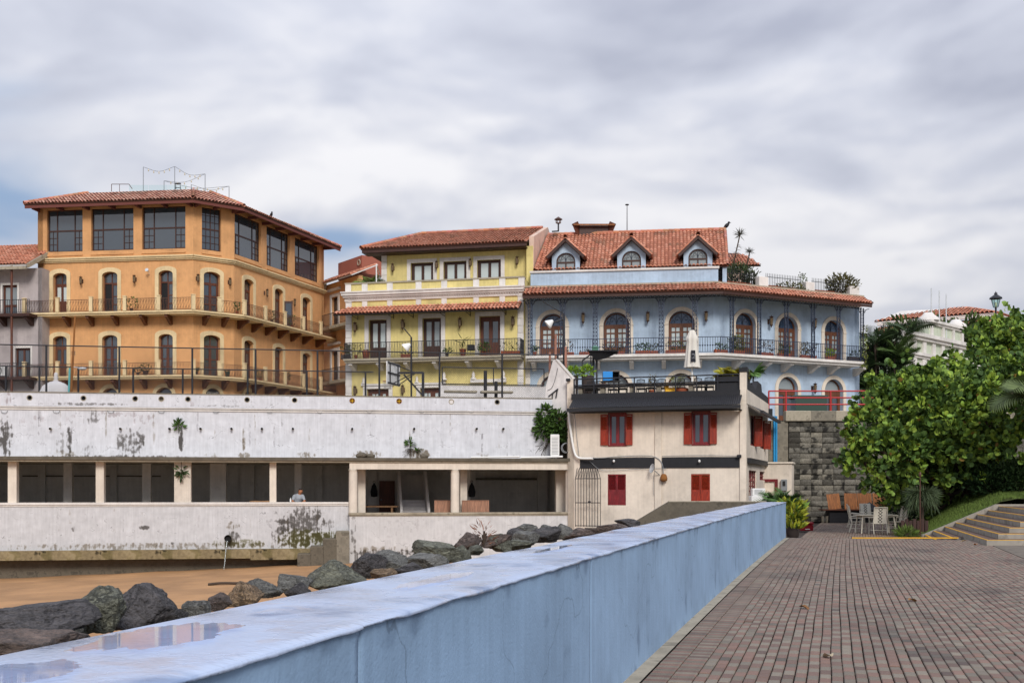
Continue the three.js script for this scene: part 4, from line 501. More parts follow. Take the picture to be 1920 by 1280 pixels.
  const wins = [[770, 812.5], [831.5, 875], [894.6, 939.4]].map(([a, b]) => [H.u(a), H.u(b)]), yw1 = H.y(857, 489.5), yw0 = yw1 - 1.75;
  fpart(o, 'upper_wall', plate(R(0, H.L, yS, yW + 0.3), wins.map(([a, b]) => rectHole(a, b, yw0, yw1)), 0.35), M.yellow, H);
  { const d = new Face(Back(H, 0, 8), H.a); fpart(o, 'upper_wall', plate(R(0, d.L, yS, yW + 0.3), [], 0.3), M.yellow, d); }
  part(o, 'upper_inner_wall', slab([[0.4, 1.6], [H.L - 0.4, 1.6], [H.L - 0.4, 7.6], [0.4, 7.6]].map(([u, w]) => rel(o, H.xz(u, -w))), yS - 5.2, yW - 5.2), M.interior);
  wins.forEach(([a, b], i) => { const W = b - a - 0.01, Hh = yw1 - yw0 - 0.01; fpart(o, 'window_surround', windowTrim(a, b, yw0, yw1, 0.24), M.whiteTrim, H, 0, 0, 0.06); joinery(o, 'window', H, (a + b) / 2, yw0 + 0.005, -0.18, W, Hh, 0, [[R(-W / 2 + 0.2, -0.09, 0.1, Hh - 0.16), M.curtain], [R(0.09, W / 2 - 0.2, 0.1, Hh - 0.16), M.curtain]], M.woodDark); });
  for (let y = yS + 0.9; y < yW - 0.1; y += 0.44) fpart(o, 'quoin', cbox(0.36, 0.425, 0.06, 0.012), M.whiteTrim, H, 0.18, y, 0.033);
  for (const [px, py] of [[738, 503], [820, 498], [883, 494], [970.6, 490]]) lantern(o, H, px, py, 1.15);
  // hipped roof with a gable fire wall on the right
  const eL = H.v(-1.05, yW - 0.1, 1.05), eR = H.v(H.L + 0.15, yW - 0.1, 1.05), rL = H.v(H.off(-4.6).u(791), 0, -4.6), rR = H.v(H.L + 0.12, 0, -4.6), yRg = yW - 0.1 + 5.65 * 0.36; rL.y = rR.y = yRg;
  tiled(o, [eL, eR, rR, rL], M.woodDark, {}); const eB = H.v(-1.05, yW - 0.1, -10); const bR = H.v(H.L + 0.15, yW - 0.1, -10.2);
  tiled(o, [eB, eL, rL], M.woodDark, {}); tiled(o, [bR, eB, rL, rR], M.woodDark, {});
  caps(o, eL.clone().setY(eL.y + 0.12), rL.clone().setY(yRg + 0.12)); caps(o, rL.clone().setY(yRg + 0.12), rR.clone().setY(yRg + 0.12));
  fpart(o, 'eave_board', merge([boxR(-1.0, H.L + 0.12, -0.24, -0.06, 0.85, 1.0), boxR(-0.95, H.L + 0.1, -0.27, -0.245, -0.0, 0.86)]), M.woodDark, H, 0, yW - 0.1);
  { const gs = new Face(H.xz(H.L + 0.17, 0.4), H.xz(H.L + 0.17, -10.2)); fpart(o, 'gable_wall', plate([[0, yS - 1], [gs.L, yS - 1], [gs.L, yW], [5.0, yRg + 0.12], [0, yW - 0.1 + 0.45]], [], 0.3), M.pink, gs, 0, 0, 0.32); fpart(o, 'gable_pier', boxR(H.L + 0.02, H.L + 0.45, yS, yW - 0.25, 0.36, 0.44), M.yellow, H); }
  // white pipe rail on the left terrace, palm
  const tr = thing('terrace_rail', 'white pipe rail round the roof terrace left of the yellow house', 'railing', F.v(0.3, yPar + 0.09, -0.4)); const tp = (u, y, w) => F.v(u, yPar + 0.09 + y, -0.4 + w).sub(tr.position); part(tr, 'rail', merge([bar(tp(0.1, 1.75, -6), tp(1.9, 1.2, 0), 0.035), bar(tp(0.1, 1.2, -6), tp(1.9, 0.8, 0), 0.03), bar(tp(0.1, 0, -6), tp(0.1, 1.75, -6), 0.04), bar(tp(1.1, 0, -2.4), tp(1.1, 1.5, -2.4), 0.04), bar(tp(1.9, 0, 0), tp(1.9, 1.2, 0), 0.04), bar(tp(1.1, 0.7, -2.4), tp(1.9, 0.75, 0), 0.025)]), M.plasticWhite);
  const pc = thing('potted_palm', 'small green palm on the roof terrace left of the yellow house', 'palm', F.v(1.15, yPar - 0.9, -1.3)); part(pc, 'pot', lathe([[0, 0], [0.2, 0], [0.28, 0.5], [0.24, 0.5], [0, 0.44]], 12), M.terracotta); part(pc, 'fronds', palmCrown(12, 1.3, 0.5, [0.13, 0.2, 0.04], [0.8, 1.7], 12).translate(0, 0.9, 0), leafMat, 'stuff'); part(pc, 'stem', cyl(0.06, 0.05, 0.6, 6, 0, 0.4), M.bark);
  // pots on the balcony
  const bp = (px, opt, label) => { const g = F.off(0.85); return potted(label, g.v(g.u(px), yB, 0), { group: 'pots on the yellow balcony', ...opt }); };
  bp(648, { h: 0.5, w: 0.5, trough: 0.6, potH: 0.28, c: OLIVE, n: 40, potM: M.potDark }, 'dark trough with grey-green plants at the end of the yellow balcony'); bp(667, { h: 0.6, w: 0.6, c: OLIVE, n: 50, leaf: [0.4, 0.04] }, 'spiky agave in a brown pot on the yellow balcony'); bp(686, { h: 0.12, w: 0.2, n: 12, pot: 0.5, potH: 0.5, potM: M.terracotta }, 'round brown urn beside a curtained door of the yellow balcony'); bp(762, { trough: 0.7, potH: 0.22, h: 0.15, n: 24, c: OLIVE }, 'low terracotta trough behind the floodlight on the yellow balcony'); bp(838, { h: 0.3, w: 0.5, n: 50, c: GREEN, potM: M.potDark }, 'low green plant just right of the middle door on the yellow balcony'); bp(868, { h: 0.75, w: 0.25, n: 16, c: OLIVE, leaf: [0.5, 0.05], pot: 0.4, potH: 0.45 }, 'tall cactus in a brown urn on the yellow balcony'); bp(907, { h: 0.55, w: 0.8, n: 110, c: GREEN, pot: 0.35 }, 'bushy green plant before the glazed brown door of the yellow balcony'); bp(958, { trough: 1.2, potH: 0.26, h: 0.5, n: 40, c: OLIVE }, 'long terracotta trough at the end of the yellow balcony next to the blue house');
  { const g = F.off(0.9), sp = solo('loudspeaker', merge([cbox(0.42, 0.34, 0.3, 0.02), box(0.36, 0.28, 0.02, 0, 0.17, 0.16)]), M.black, 'black loudspeaker box hung on the yellow balcony rail', 'speaker', g.v(g.u(883), yB + 0.35, 0)); sp.rotation.y = F.turn; }
}
// ---------- blue house ----------
{
  const L = new Face(plan(983, 69.2), plan(1338, 67.6)), Q = new Face(plan(1338, 67.6), plan(1612, 72.6));
  const o = thing('blue_house', 'pale blue house with arched doors, iron veranda columns and dormers in a red tiled roof', 'house', V(L.b[0], 5.2, L.b[1]));
  const yB = 9.53, yC = L.y(1338, 528), yP = L.y(1338, 501);
  const E = new Face(Q.b, Back(Q, Q.L, 12)), D = new Face(Back(L, 0, 12), L.a);
  const doors = [[L, 1012, 1060], [L, 1131.5, 1180], [L, 1253.8, 1302.7], [Q, 1378.8, 1417], [Q, 1458.8, 1496], [Q, 1545.8, 1581]];
  const hD = 2.72, low = [[L, 1130, 1180], [L, 1252, 1302], [L, 1014, 1060], [Q, 1459, 1496], [Q, 1546, 1581]], lowTop = 8.75;
  for (const f of [L, Q]) { const holes = []; for (const [g, a, b] of doors) if (g === f) holes.push(archHole(f.u(a), f.u(b), yB - 0.001, yB + hD, (f.u(b) - f.u(a)) / 2)); for (const [g, a, b] of low) if (g === f) holes.push(archHole(f.u(a), f.u(b), 5.25, lowTop - 0.28, (f.u(b) - f.u(a)) / 2)); fpart(o, 'wall', plate(R(0, f.L, 5, yC - 0.4), holes, 0.45), M.blue, f); }
  for (const f of [D, E]) fpart(o, 'wall', plate(R(0, f.L, 5, yC - 0.4), [], 0.4), M.blue, f);
  const inn = (w) => [cornerPt(D, L, -w), cornerPt(L, Q, -w), cornerPt(Q, E, -w), E.xz(E.L - 1, -w), D.xz(1, -w)].map((p) => rel(o, p));
  part(o, 'inner_wall', slab(inn(2.2), -0.2, yC - 0.6 - 5.2), M.interior); part(o, 'roof_terrace', slab(inn(0.2), yC - 0.4 - 5.2, yC - 0.2 - 5.2), M.concrete);
  // fan-light ironwork for arch of half-width r
  const fan = (r) => { const l = []; for (const s of [-1, 1]) { l.push(tube([V(0, 0.02, 0), V(s * r * 0.2, r * 0.55, 0), V(s * r * 0.45, r * 0.62, 0), V(s * r * 0.55, r * 0.4, 0), V(s * r * 0.4, r * 0.26, 0), V(s * r * 0.3, r * 0.4, 0)], 0.012, 14, 4), tube([V(s * r * 0.9, 0.02, 0), V(s * r * 0.72, r * 0.3, 0), V(s * r * 0.55, r * 0.14, 0), V(s * r * 0.68, r * 0.06, 0)], 0.011, 10, 4), tube([V(s * r * 0.1, r * 0.9, 0), V(s * r * 0.3, r * 0.75, 0), V(s * r * 0.66, r * 0.68, 0), V(s * r * 0.8, r * 0.45, 0)], 0.011, 10, 4)); } l.push(bar(V(0, 0, 0), V(0, r * 0.97, 0), 0.016)); return merge(l); };
  doors.forEach(([f, a, b], i) => { const u0 = f.u(a), u1 = f.u(b), r = (u1 - u0) / 2, W = 2 * r - 0.01, H = hD - 0.008, c = (u0 + u1) / 2, m = 0.09, sp = H - r;
    fpart(o, 'door_surround', ringPlate(archPts(u0 - 0.24, u1 + 0.24, yB, yB + hD + 0.24, r + 0.24, 18), archPts(u0 + 0.002, u1 - 0.002, yB, yB + hD, r, 18), 0.08), M.ringTrim, f, 0, 0, 0.06);
    fpart(o, 'impost', merge([boxR(u0 - 0.27, u0 - 0.004, yB + sp - 0.04, yB + sp + 0.02, 0.063, 0.09), boxR(u1 + 0.004, u1 + 0.27, yB + sp - 0.04, yB + sp + 0.02, 0.063, 0.09)]), M.ringTrim, f);
    const lx = r - m, gm = i < 3 ? M.curtain : M.curtainGrey, leaf = (x0, x1) => { const w = (x1 - x0 - 0.26) / 2; return [0, 1].flatMap((k) => { const q = x0 + 0.1 + k * (w + 0.06); return [[R(q, q + w, sp - 0.42, sp - 0.18), gm], [R(q, q + w, 0.95, sp - 0.5), gm], [R(q, q + w, 0.62, 0.88), gm]]; }); };
    const d = joinery(o, 'door', f, c, yB + 0.004, -0.26, W, H, r - 0.004, [[archSection(-lx, lx, sp + 0.06, W, H, r - 0.004, m, 14), M.glassBlue], ...leaf(-lx, -0.01), ...leaf(0.01, lx)], M.woodBrown, [[-lx + 0.1, -0.1, 0.1, 0.5], [0.1, lx - 0.1, 0.1, 0.5]]);
    part(d, 'fanlight_ironwork', fan(lx).translate(0, sp + 0.06, 0.01), M.ironBlue); });
  low.forEach(([f, a, b], i) => { const u0 = f.u(a), u1 = f.u(b), r = (u1 - u0) / 2, H = lowTop - 0.28 - 5.26, W = 2 * r - 0.01; fpart(o, 'door_surround', ringPlate(archPts(u0 - 0.24, u1 + 0.24, 5.25, lowTop - 0.04, r + 0.24, 18), archPts(u0 + 0.002, u1 - 0.002, 5.25, lowTop - 0.28, r, 18), 0.08), M.ringTrim, f, 0, 0, 0.06); joinery(o, 'door', f, (u0 + u1) / 2, 5.255, -0.26, W, H, r - 0.004, [[archSection(-r + 0.1, r - 0.1, H - r + 0.02, W, H, r - 0.004, 0.1, 14), M.curtainGrey], [R(-r + 0.2, -0.12, 0.8, H - r - 0.35), M.glass], [R(0.12, r - 0.2, 0.8, H - r - 0.35), M.glass]], M.woodBrown, [[-r + 0.2, -0.12, 0.1, 0.6], [0.12, r - 0.2, 0.1, 0.6]]); });
  // cornice; on the left a blue parapet above it
  for (const f of [L, Q]) fpart(o, 'cornice', merge([boxR(-0.06, f.L + 0.03, yC - 0.75, yC - 0.42, 0.003, 0.12), boxR(-0.1, f.L + 0.06, yC - 0.42, yC - 0.12, -0.45, 0.26)]), M.pink, f), fpart(o, 'cornice_cap', boxR(-0.14, f.L + 0.1, yC - 0.118, yC - 0.02, -0.5, 0.34), M.paleConcrete, f);
  for (let y = 5.3, k = 0; y < yC - 0.9; y += 0.44, k++) fpart(o, 'quoin', cbox(0.36 - (k % 2) * 0.02, 0.425, 0.06, 0.012), M.whiteTrim, L, 0.2, y, 0.033);
  const L2 = L.off(-0.35); fpart(o, 'parapet', plate(R(0.35, L2.u(1347), yC - 0.1, yP), [], 0.4), M.blue, L2); fpart(o, 'parapet_coping', boxR(0.3, L2.u(1349), yP, yP + 0.12, -0.42, 0.1), M.whiteTrim, L2);
  // veranda: balcony floor, brackets, railing, iron columns, tiled awning
  const w = 1.3, uE = Q.off(w).u(1621), out = [L.xz(0.25, w), cornerPt(L, Q, w), Q.xz(uE, w)], inr = [Q.xz(uE, 0.002), cornerPt(L, Q, 0.002), L.xz(0.25, 0.002)];
  part(o, 'balcony_floor', slab([...out, ...inr].map((p) => rel(o, p)), yB - 0.16 - 5.2, yB - 0.004 - 5.2), M.whiteTrim);
  { const w2 = w - 0.14; part(o, 'balcony_moulding', slab([L.xz(0.35, w2), cornerPt(L, Q, w2), Q.xz(uE - 0.1, w2), ...inr].map((p) => rel(o, p)), yB - 0.3 - 5.2, yB - 0.162 - 5.2), M.whiteTrim); }
  for (const [f, list] of [[L, [1002.7, 1064, 1122, 1185, 1245, 1312]], [Q, [1375, 1427, 1467, 1517, 1554, 1602]]]) for (const px of list) fpart(o, 'console', consoleGeo(0.95, 0.5, 0.26), M.whiteTrim, f, f.u(px), yB - 0.303, 0.003);
  const w4 = w - 0.08, RL = new Face(L.xz(0.3, w4), cornerPt(L, Q, w4)), RQ = new Face(cornerPt(L, Q, w4), Q.xz(uE - 0.08, w4));
  const yA = L.y(1160, 553.5) - 0.12; // under the awning
  const colU = [[RL, [994, 1055, 1116, 1178, 1240, 1303]], [RQ, [1372.5, 1424, 1475, 1525, 1573, 1617]]];
  const colH = yA - yB - 0.22, colGeo = (() => { const l = []; for (const s of [-1, 1]) l.push(box(0.05, colH, 0.05, s * 0.12, colH / 2, 0)); const n = 14; for (let i = 0; i < n; i++) { const y = 0.1 + (i + 0.5) * (colH - 0.2) / n; l.push(new THREE.TorusGeometry(0.078, 0.02, 4, 8).translate(0, y, 0), new THREE.OctahedronGeometry(0.03).scale(1, 1, 0.4).translate(0, y, 0)); } for (const s of [-1, 1]) l.push(tube([V(s * 0.13, colH - 0.62, 0), V(s * 0.17, colH - 0.3, 0), V(s * 0.32, colH - 0.1, 0), V(s * 0.6, colH - 0.02, 0)], 0.022, 10, 4), tube([V(s * 0.15, colH - 0.3, 0), V(s * 0.26, colH - 0.26, 0), V(s * 0.28, colH - 0.14, 0), V(s * 0.18, colH - 0.12, 0)], 0.012, 8, 4)); return merge(l); })();
  for (const [f, list] of colU) for (const px of list) fpart(o, 'iron_column', colGeo, M.ironBlue, f, f.u(px), yB, 0);
  for (const [f, list] of colU) { const us = [0, ...list.map((p) => f.u(p)), f.L].sort((a, b) => a - b).filter((u) => u >= 0 && u <= f.L + 0.01); for (let i = 0; i + 1 < us.length; i++) { const q = us[i + 1] - us[i]; if (q < 0.3) continue; fpart(o, 'balcony_railing', barBay(q - 0.02, 0.95, 0.145, 'diamond'), M.ironBlue, f, us[i] + 0.01, yB, 0.0, 'stuff'); }
    const n = Math.round(f.L / 0.24), l = [boxR(0, f.L, 0.19, 0.23, -0.02, 0.02), boxR(0, f.L, -0.06, -0.02, -0.02, 0.02)]; for (let i = 0; i < n; i++) l.push(new THREE.TorusGeometry(0.09, 0.02, 4, 8).translate((i + 0.5) * f.L / n, 0.085, 0)); fpart(o, 'iron_frieze', merge(l), M.ironBlue, f, 0, yA - 0.24, 0, 'stuff'); }
  { const t = 1.75, e0 = L.v(0.1, yA - 0.02, t), [cx, cz] = cornerPt(L, Q, t), e1 = V(cx, yA - 0.02, cz), e2 = Q.v(Q.off(t).u(1637), yA - 0.02, t), [rx, rz] = cornerPt(L, Q, 0.01), y2 = yA + 0.72;
    tiled(o, [e0, e1, V(rx, y2, rz), L.v(0.3, y2, 0.01)], M.woodDark, { pitch: 0.235, r: 0.112, row: 0.42, mossy: 0.2 }); tiled(o, [e1, e2, Q.v(Q.L, y2, 0.01), V(rx, y2, rz)], M.woodDark, { pitch: 0.235, r: 0.112, row: 0.42, mossy: 0.16 });
    for (const [p, q] of [[[e0.x, e0.z], [cx, cz]], [[cx, cz], [e2.x, e2.z]]]) { const f = new Face(p, q); fpart(o, 'eave_board', boxR(0.02, f.L - 0.02, -0.2, -0.07, -0.1, -0.03), M.woodDark, f, 0, yA - 0.02); } }
  for (const [f, px, py] of [[L, 1094, 597], [L, 1215, 595], [L, 1324, 594], [Q, 1441, 603], [Q, 1523, 607], [Q, 1523, 728]]) lantern(o, f, px, py, 1.4);
  // main roof
  const L3 = L.off(-0.55), yE = yP + 0.16, u0 = L3.u(1003), u1 = L3.u(1364), RG = L.off(-5.2), yR_ = EYE + (HZ - 437) / FOC * (RG.d(1200)), uR0 = u0 + 0.35, uR1 = u1 + 0.1;
  const eL = L.v(u0, yE, -0.45), eR = L.v(u1, yE, -0.45), rL = L.v(uR0, yR_, -5.2), rR = L.v(uR1, yR_, -5.2), bL = L.v(uR0, yE, -10), bR = L.v(uR1, yE, -10);
  tiled(o, [eL, eR, rR, rL], M.woodDark, { pitch: 0.235, r: 0.112, row: 0.36, mossy: 0.15 }); tiled(o, [bR, bL, rL, rR], M.woodDark, {}); caps(o, rL.clone().setY(yR_ + 0.1), rR.clone().setY(yR_ + 0.1)); caps(o, eR.clone().setY(yE + 0.08), rR.clone().setY(yR_ + 0.08), 0.1); caps(o, eL.clone().setY(yE + 0.08), rL.clone().setY(yR_ + 0.08), 0.1);
  { const g = new Face(L.xz(u1, -0.6), L.xz(u1, -9.9)); fpart(o, 'gable_wall', plate([[0, yC - 0.2], [g.L, yC - 0.2], [g.L, yE], [4.6, yR_ - 0.1], [0, yE]], [], 0.25), M.blue, g, 0, 0, -0.03); const g2 = new Face(L.xz(u0 + 0.1, -9.9), L.xz(u0 + 0.1, -0.6)); fpart(o, 'gable_wall', plate([[0, yC - 0.2], [g2.L, yC - 0.2], [g2.L, yE], [4.6, yR_ - 0.15], [0, yE]], [], 0.25), M.blue, g2, 0, 0, -0.03); }
  // dormers: blue front with arched window under a small tiled gable
  const sl = (yR_ - yE) / 4.75;
  for (const [a, b, w0, w1, peak] of [[1035, 1087, 1042, 1078, 451], [1157.5, 1211, 1166, 1202, 448], [1282, 1336, 1291, 1327, 446]]) {
    const f = L.off(-0.42), x0 = f.u(a), x1 = f.u(b), c = (x0 + x1) / 2, hw = (x1 - x0) / 2, yb = yP + 0.1, yk = f.y((a + b) / 2, peak) - yb, ye = yk - hw * 0.85, r = (f.u(w1) - f.u(w0)) / 2, H = 1.13;
    fpart(o, 'dormer_front', plate([[-hw, 0], [hw, 0], [hw, ye], [0, yk - 0.05], [-hw, ye]], [archHole(-r, r, 0.02, H, r * 0.95)], 0.18), M.blue, f, c, yb, 0);
    const d = joinery(o, 'dormer_window', f, c, yb + 0.025, -0.07, 2 * r - 0.01, H - 0.03, r * 0.94, [[archSection(-r + 0.08, r - 0.08, 0.56, 2 * r - 0.01, H - 0.03, r * 0.94, 0.08, 12), M.curtainGrey], [R(-r + 0.09, -0.04, 0.06, 0.46), M.curtainGrey], [R(0.04, r - 0.09, 0.06, 0.46), M.curtainGrey]], M.woodDark); part(d, 'fanlight_ironwork', fan(r - 0.08).translate(0, 0.56, 0.01), M.ironBlue);
    const dep = (yk + yb - yE) / sl + 0.3; for (const s of [-1, 1]) { const chk = boxR(-0.08, 0.08, 0, ye, -Math.max(0.4, ye / sl), -0.185); fpart(o, 'dormer_cheek', chk, M.blue, f, c + s * (hw - 0.085), yb, 0); const q = [f.v(c + s * (hw + 0.32), yb + ye - 0.32, 0.42), f.v(c + s * (hw + 0.32), yb + ye - 0.32, -(ye / sl) - 0.4), f.v(c, yb + yk + 0.06, -dep), f.v(c, yb + yk + 0.06, 0.42)]; tiled(o, q, M.woodDark, { pitch: 0.2, r: 0.095, row: 0.34, thick: 0.13 }); }
    caps(o, f.v(c, yb + yk + 0.17, 0.45), f.v(c, yb + yk + 0.17, -dep)); }
  // roof terrace posts, railings on the right wing
  const Q2 = Q.off(-0.1), posts = [[1423, 1440, 517], [1511, 1527, 527], [1593, 1611, 535]]; for (const [a, b, t] of posts) fpart(o, 'terrace_pillar', merge([cbox(Q2.u(b) - Q2.u(a), Q2.y(a, t) - yC + 0.0, 0.5, 0.03)]), M.whiteTrim, Q2, (Q2.u(a) + Q2.u(b)) / 2, yC - 0.015, -0.2);
  for (const [a, b] of [[1349, 1422], [1441, 1510], [1528, 1592]]) { const q0 = Q2.u(a), q1 = Q2.u(b), l = [boxR(0, q1 - q0, 0.08, 0.11, -0.015, 0.015), boxR(0, q1 - q0, 0.72, 0.75, -0.015, 0.015)]; for (let x = 0.06; x < q1 - q0; x += 0.13) l.push(box(0.02, 0.9, 0.02, x, 0.45, 0), new THREE.OctahedronGeometry(0.03).scale(0.8, 1.6, 0.8).translate(x, 0.93, 0)); fpart(o, 'terrace_railing', merge(l), M.iron, Q2, q0, yC - 0.015, -0.3, 'stuff'); fpart(o, 'terrace_planter', boxR(0.1, q1 - q0 - 0.1, 0, 0.28, -0.3, 0.1), M.terracotta, Q2, q0, yC - 0.012, -0.62); }
  // rear hooded roof with a timber gable end, right of the main roof
  { const g = at(1398, 500, 74), q = [V(g.x - 1.6, g.y - 0.2, g.z + 1.2), V(g.x + 0.75, g.y - 0.15, g.z + 1.2), V(g.x + 0.1, g.y + 1.0, g.z - 1), V(g.x - 1.6, g.y + 1.2, g.z - 1)]; tiled(o, q, M.woodDark, {}); part(o, 'rear_hood_wall', box(1.6, 3, 1.6, g.x - 1.0 - o.position.x, g.y - 1.7 - o.position.y, g.z - o.position.z), M.pink); }
  // planting on the terrace
  const bush = (name, label, p, rx, ry, rz, n, c, leaf = [0.2, 0.07], cat = 'plant') => { const t = thing(name, label, cat, p), sp = []; for (let i = 0; i < n; i++) { const d = randDir(), r = Math.cbrt(rnd()); const k = n3(d.x * 2 + p.x, d.y * 2, d.z * 2) * 0.4 + 1; sp.push({ p: V(d.x * rx * r * k, ry + d.y * ry * r * k, d.z * rz * r * k), dir: V(d.x, d.y * 0.5 + 0.5, d.z), s: rr(0.6, 1.3), c: tone(c, rr(0.5, 1.5)) }); } part(t, 'foliage', leafMesh(leafGeo(leaf[0], leaf[1], 0.3), sp), leafMat, 'stuff'); const st = []; for (let i = 0; i < 6; i++) { const d = randDir(1.2); st.push(bar(V(0, 0, 0), V(d.x * rx * 0.8, ry * 1.3 * d.y, d.z * rz * 0.6), 0.018, 4)); } part(t, 'stems', merge(st), M.bark, 'stuff'); return t; };
  globalThis.makeBush = bush;
  const tq = (px, w_) => { const f = Q.off(w_); return f.v(f.u(px), yC - 0.2, 0); };
  bush('terrace_shrub', 'loose dark shrub beside the blue parapet on the roof terrace', tq(1385, -1.2), 0.85, 0.9, 0.7, 900, [0.05, 0.075, 0.03]); bush('terrace_shrub', 'airy twiggy shrub left of the first white pillar on the roof terrace', tq(1408, -0.8), 0.5, 0.7, 0.4, 260, [0.06, 0.07, 0.035]); bush('terrace_shrub', 'low creeper with yellow flowers between the white roof pillars', tq(1478, -0.5), 1.2, 0.35, 0.3, 420, [0.11, 0.11, 0.03], [0.12, 0.07]); bush('terrace_shrub', 'wispy vine against the middle white roof pillar', tq(1505, -0.45), 0.3, 0.65, 0.3, 160, [0.08, 0.11, 0.03], [0.12, 0.07]); bush('terrace_shrub', 'large olive shrub before the last white roof pillar of the blue house', tq(1578, -0.75), 1.05, 0.85, 0.6, 1300, [0.09, 0.085, 0.03]);
  for (const [px, py, s, lb] of [[1371, 500, 1.5, 'tall spiky dracaena rising beside the blue house roof gable'], [1394, 520, 1.1, 'shorter spiky dracaena near the timber hood behind the blue house']]) { const b = at(px, py + 20, 70.5), t = thing('dracaena', lb, 'plant', V(b.x, yC - 0.2, b.z)), hh = EYE + (HZ - (px < 1380 ? 441 : 472)) / FOC * 70.5 - (yC - 0.2); part(t, 'stem', tube([V(0, 0, 0), V(0.1, hh * 0.4, 0), V(px < 1380 ? 0.55 : 0.4, hh, 0)], 0.04, 10, 5), M.bark); const sp = []; const tip = V(px < 1380 ? 0.55 : 0.4, hh, 0); for (let i = 0; i < 60; i++) sp.push({ p: tip.clone(), dir: randDir(0.5), s: rr(0.7, 1.2) * s * 0.36, c: tone([0.06, 0.06, 0.04], rr(0.6, 1.3)) }); for (let i = 0; i < 60; i++) { const y = rr(0.25, 0.85); sp.push({ p: V(0.1 + 0.4 * y * y, hh * y, 0), dir: randDir(-0.3), s: rr(0.3, 0.7) * s * 0.6, c: tone([0.08, 0.07, 0.045], rr(0.6, 1.2)) }); } part(t, 'leaves', leafMesh(leafGeo(0.9, 0.07, 0.3), sp), leafMat, 'stuff'); }
  // veranda planters
  const vp = (f, px, opt, label) => { const p = f.v(f.u(px), yB, -0.22); const t = potted(label, p, { group: 'planters on the blue veranda', ...opt }); t.rotation.y = f.turn; return t; };
  const RED = M.terracotta;
  [[RL, 1002, 'pot of pale leafy plants at the end of the blue veranda', { h: 0.35, w: 0.4, n: 60, c: GREEN }], [RL, 1068, 'red trough with withered stems near the first veranda door', { trough: 0.5, potH: 0.2, h: 0.7, n: 26, c: [0.13, 0.08, 0.04] }], [RL, 1097, 'red trough below the first veranda lantern', { trough: 0.75, potH: 0.2, h: 0.12, n: 12, c: OLIVE }], [RL, 1150, 'trough of brown ferns before the second veranda door', { trough: 1.3, potH: 0.2, h: 0.4, n: 90, c: [0.12, 0.09, 0.035] }], [RL, 1205, 'bushy green fern trough between veranda doors', { trough: 0.9, potH: 0.22, h: 0.45, n: 120, c: GREEN }], [RL, 1228, 'red trough of thin grey-green plants on the blue veranda', { trough: 0.6, potH: 0.2, h: 0.4, n: 50, c: OLIVE }], [RL, 1270, 'long red trough before the third veranda door', { trough: 1.4, potH: 0.22, h: 0.5, n: 90, c: OLIVE }], [RQ, 1356, 'red trough of small leafy plants by the veranda corner', { trough: 0.9, potH: 0.2, h: 0.35, n: 70, c: GREEN }], [RQ, 1387, 'overflowing fern in a red trough on the veranda\'s receding wing', { trough: 1.0, potH: 0.22, h: 0.8, n: 200, c: [0.12, 0.13, 0.03], leaf: [0.34, 0.05] }], [RQ, 1440, 'trough of dry brown stems on the veranda\'s receding wing', { trough: 1.1, potH: 0.2, h: 0.75, n: 90, c: [0.15, 0.1, 0.05] }], [RQ, 1475, 'green fern trough before a door of the receding wing', { trough: 0.9, potH: 0.22, h: 0.55, n: 120, c: [0.11, 0.13, 0.03] }], [RQ, 1520, 'trough of mixed brown and green stems on the receding wing', { trough: 1.2, potH: 0.2, h: 0.75, n: 130, c: [0.14, 0.11, 0.04] }], [RQ, 1562, 'bright lime fern before the last veranda door', { trough: 0.6, potH: 0.22, h: 0.5, n: 110, c: LIME }], [RQ, 1605, 'dark pots massed at the far end of the blue veranda', { trough: 0.9, potH: 0.3, h: 0.4, n: 40, c: DKGREEN, potM: M.potDark }]].forEach(([f, px, lb, op]) => vp(f, px, { potM: RED, ...op }, lb));
  // trailing vine on the veranda's far column
  { const t = thing('vine', 'thin yellow-green vine climbing the last veranda column', 'vine', RQ.v(RQ.u(1618), yB, 0.1)), sp = []; for (let i = 0; i < 220; i++) { const y = rnd() * 2.9; sp.push({ p: V(rr(-0.2, 0.25), y - 0.6, rr(-0.2, 0.2)), dir: randDir(0), s: rr(0.6, 1.2), c: tone([0.17, 0.2, 0.04], rr(0.5, 1.3)) }); } part(t, 'leaves', leafMesh(leafGeo(0.12, 0.07), sp), leafMat, 'stuff'); part(t, 'stem', tube([V(0, -0.6, 0), V(0.1, 0.6, 0.05), V(-0.08, 1.6, 0), V(0.05, 2.3, 0)], 0.018, 12, 4), M.bark); }
  // things on the roof
  const hatch = thing('roof_hatch', 'weathered timber roof hood with a tilted lid above the red tiles', 'roof hood', at(1112, 440, 74.5)); part(hatch, 'lid', merge([boxR(-1.35, 1.35, 0, 0.1, -1.1, 1.1)]).rotateX(0.22).translate(0, 0.62, 0), M.woodPale); part(hatch, 'box', merge([boxR(-0.95, 0.95, -0.8, 0.42, -0.8, 0.8)]), M.woodDark); part(hatch, 'skirt', merge([-1, 1].map((s) => beam(V(s * 1.25, 0.6, 0.9), V(s * 0.95, -0.1, 0.7), 0.05, 0.5))), M.wood);
  const an = thing('antenna_mast', 'thin grey mast with a small cap on the red roof of the blue house', 'mast', at(1176, 440, 73.6)); part(an, 'pole', cyl(0.045, 0.03, 1.95, 6), M.greyMetal); part(an, 'cap', lathe([[0, 0.06], [0.12, 0.05], [0.13, 0], [0, 0]], 8).translate(0, 1.95, 0), M.iron);
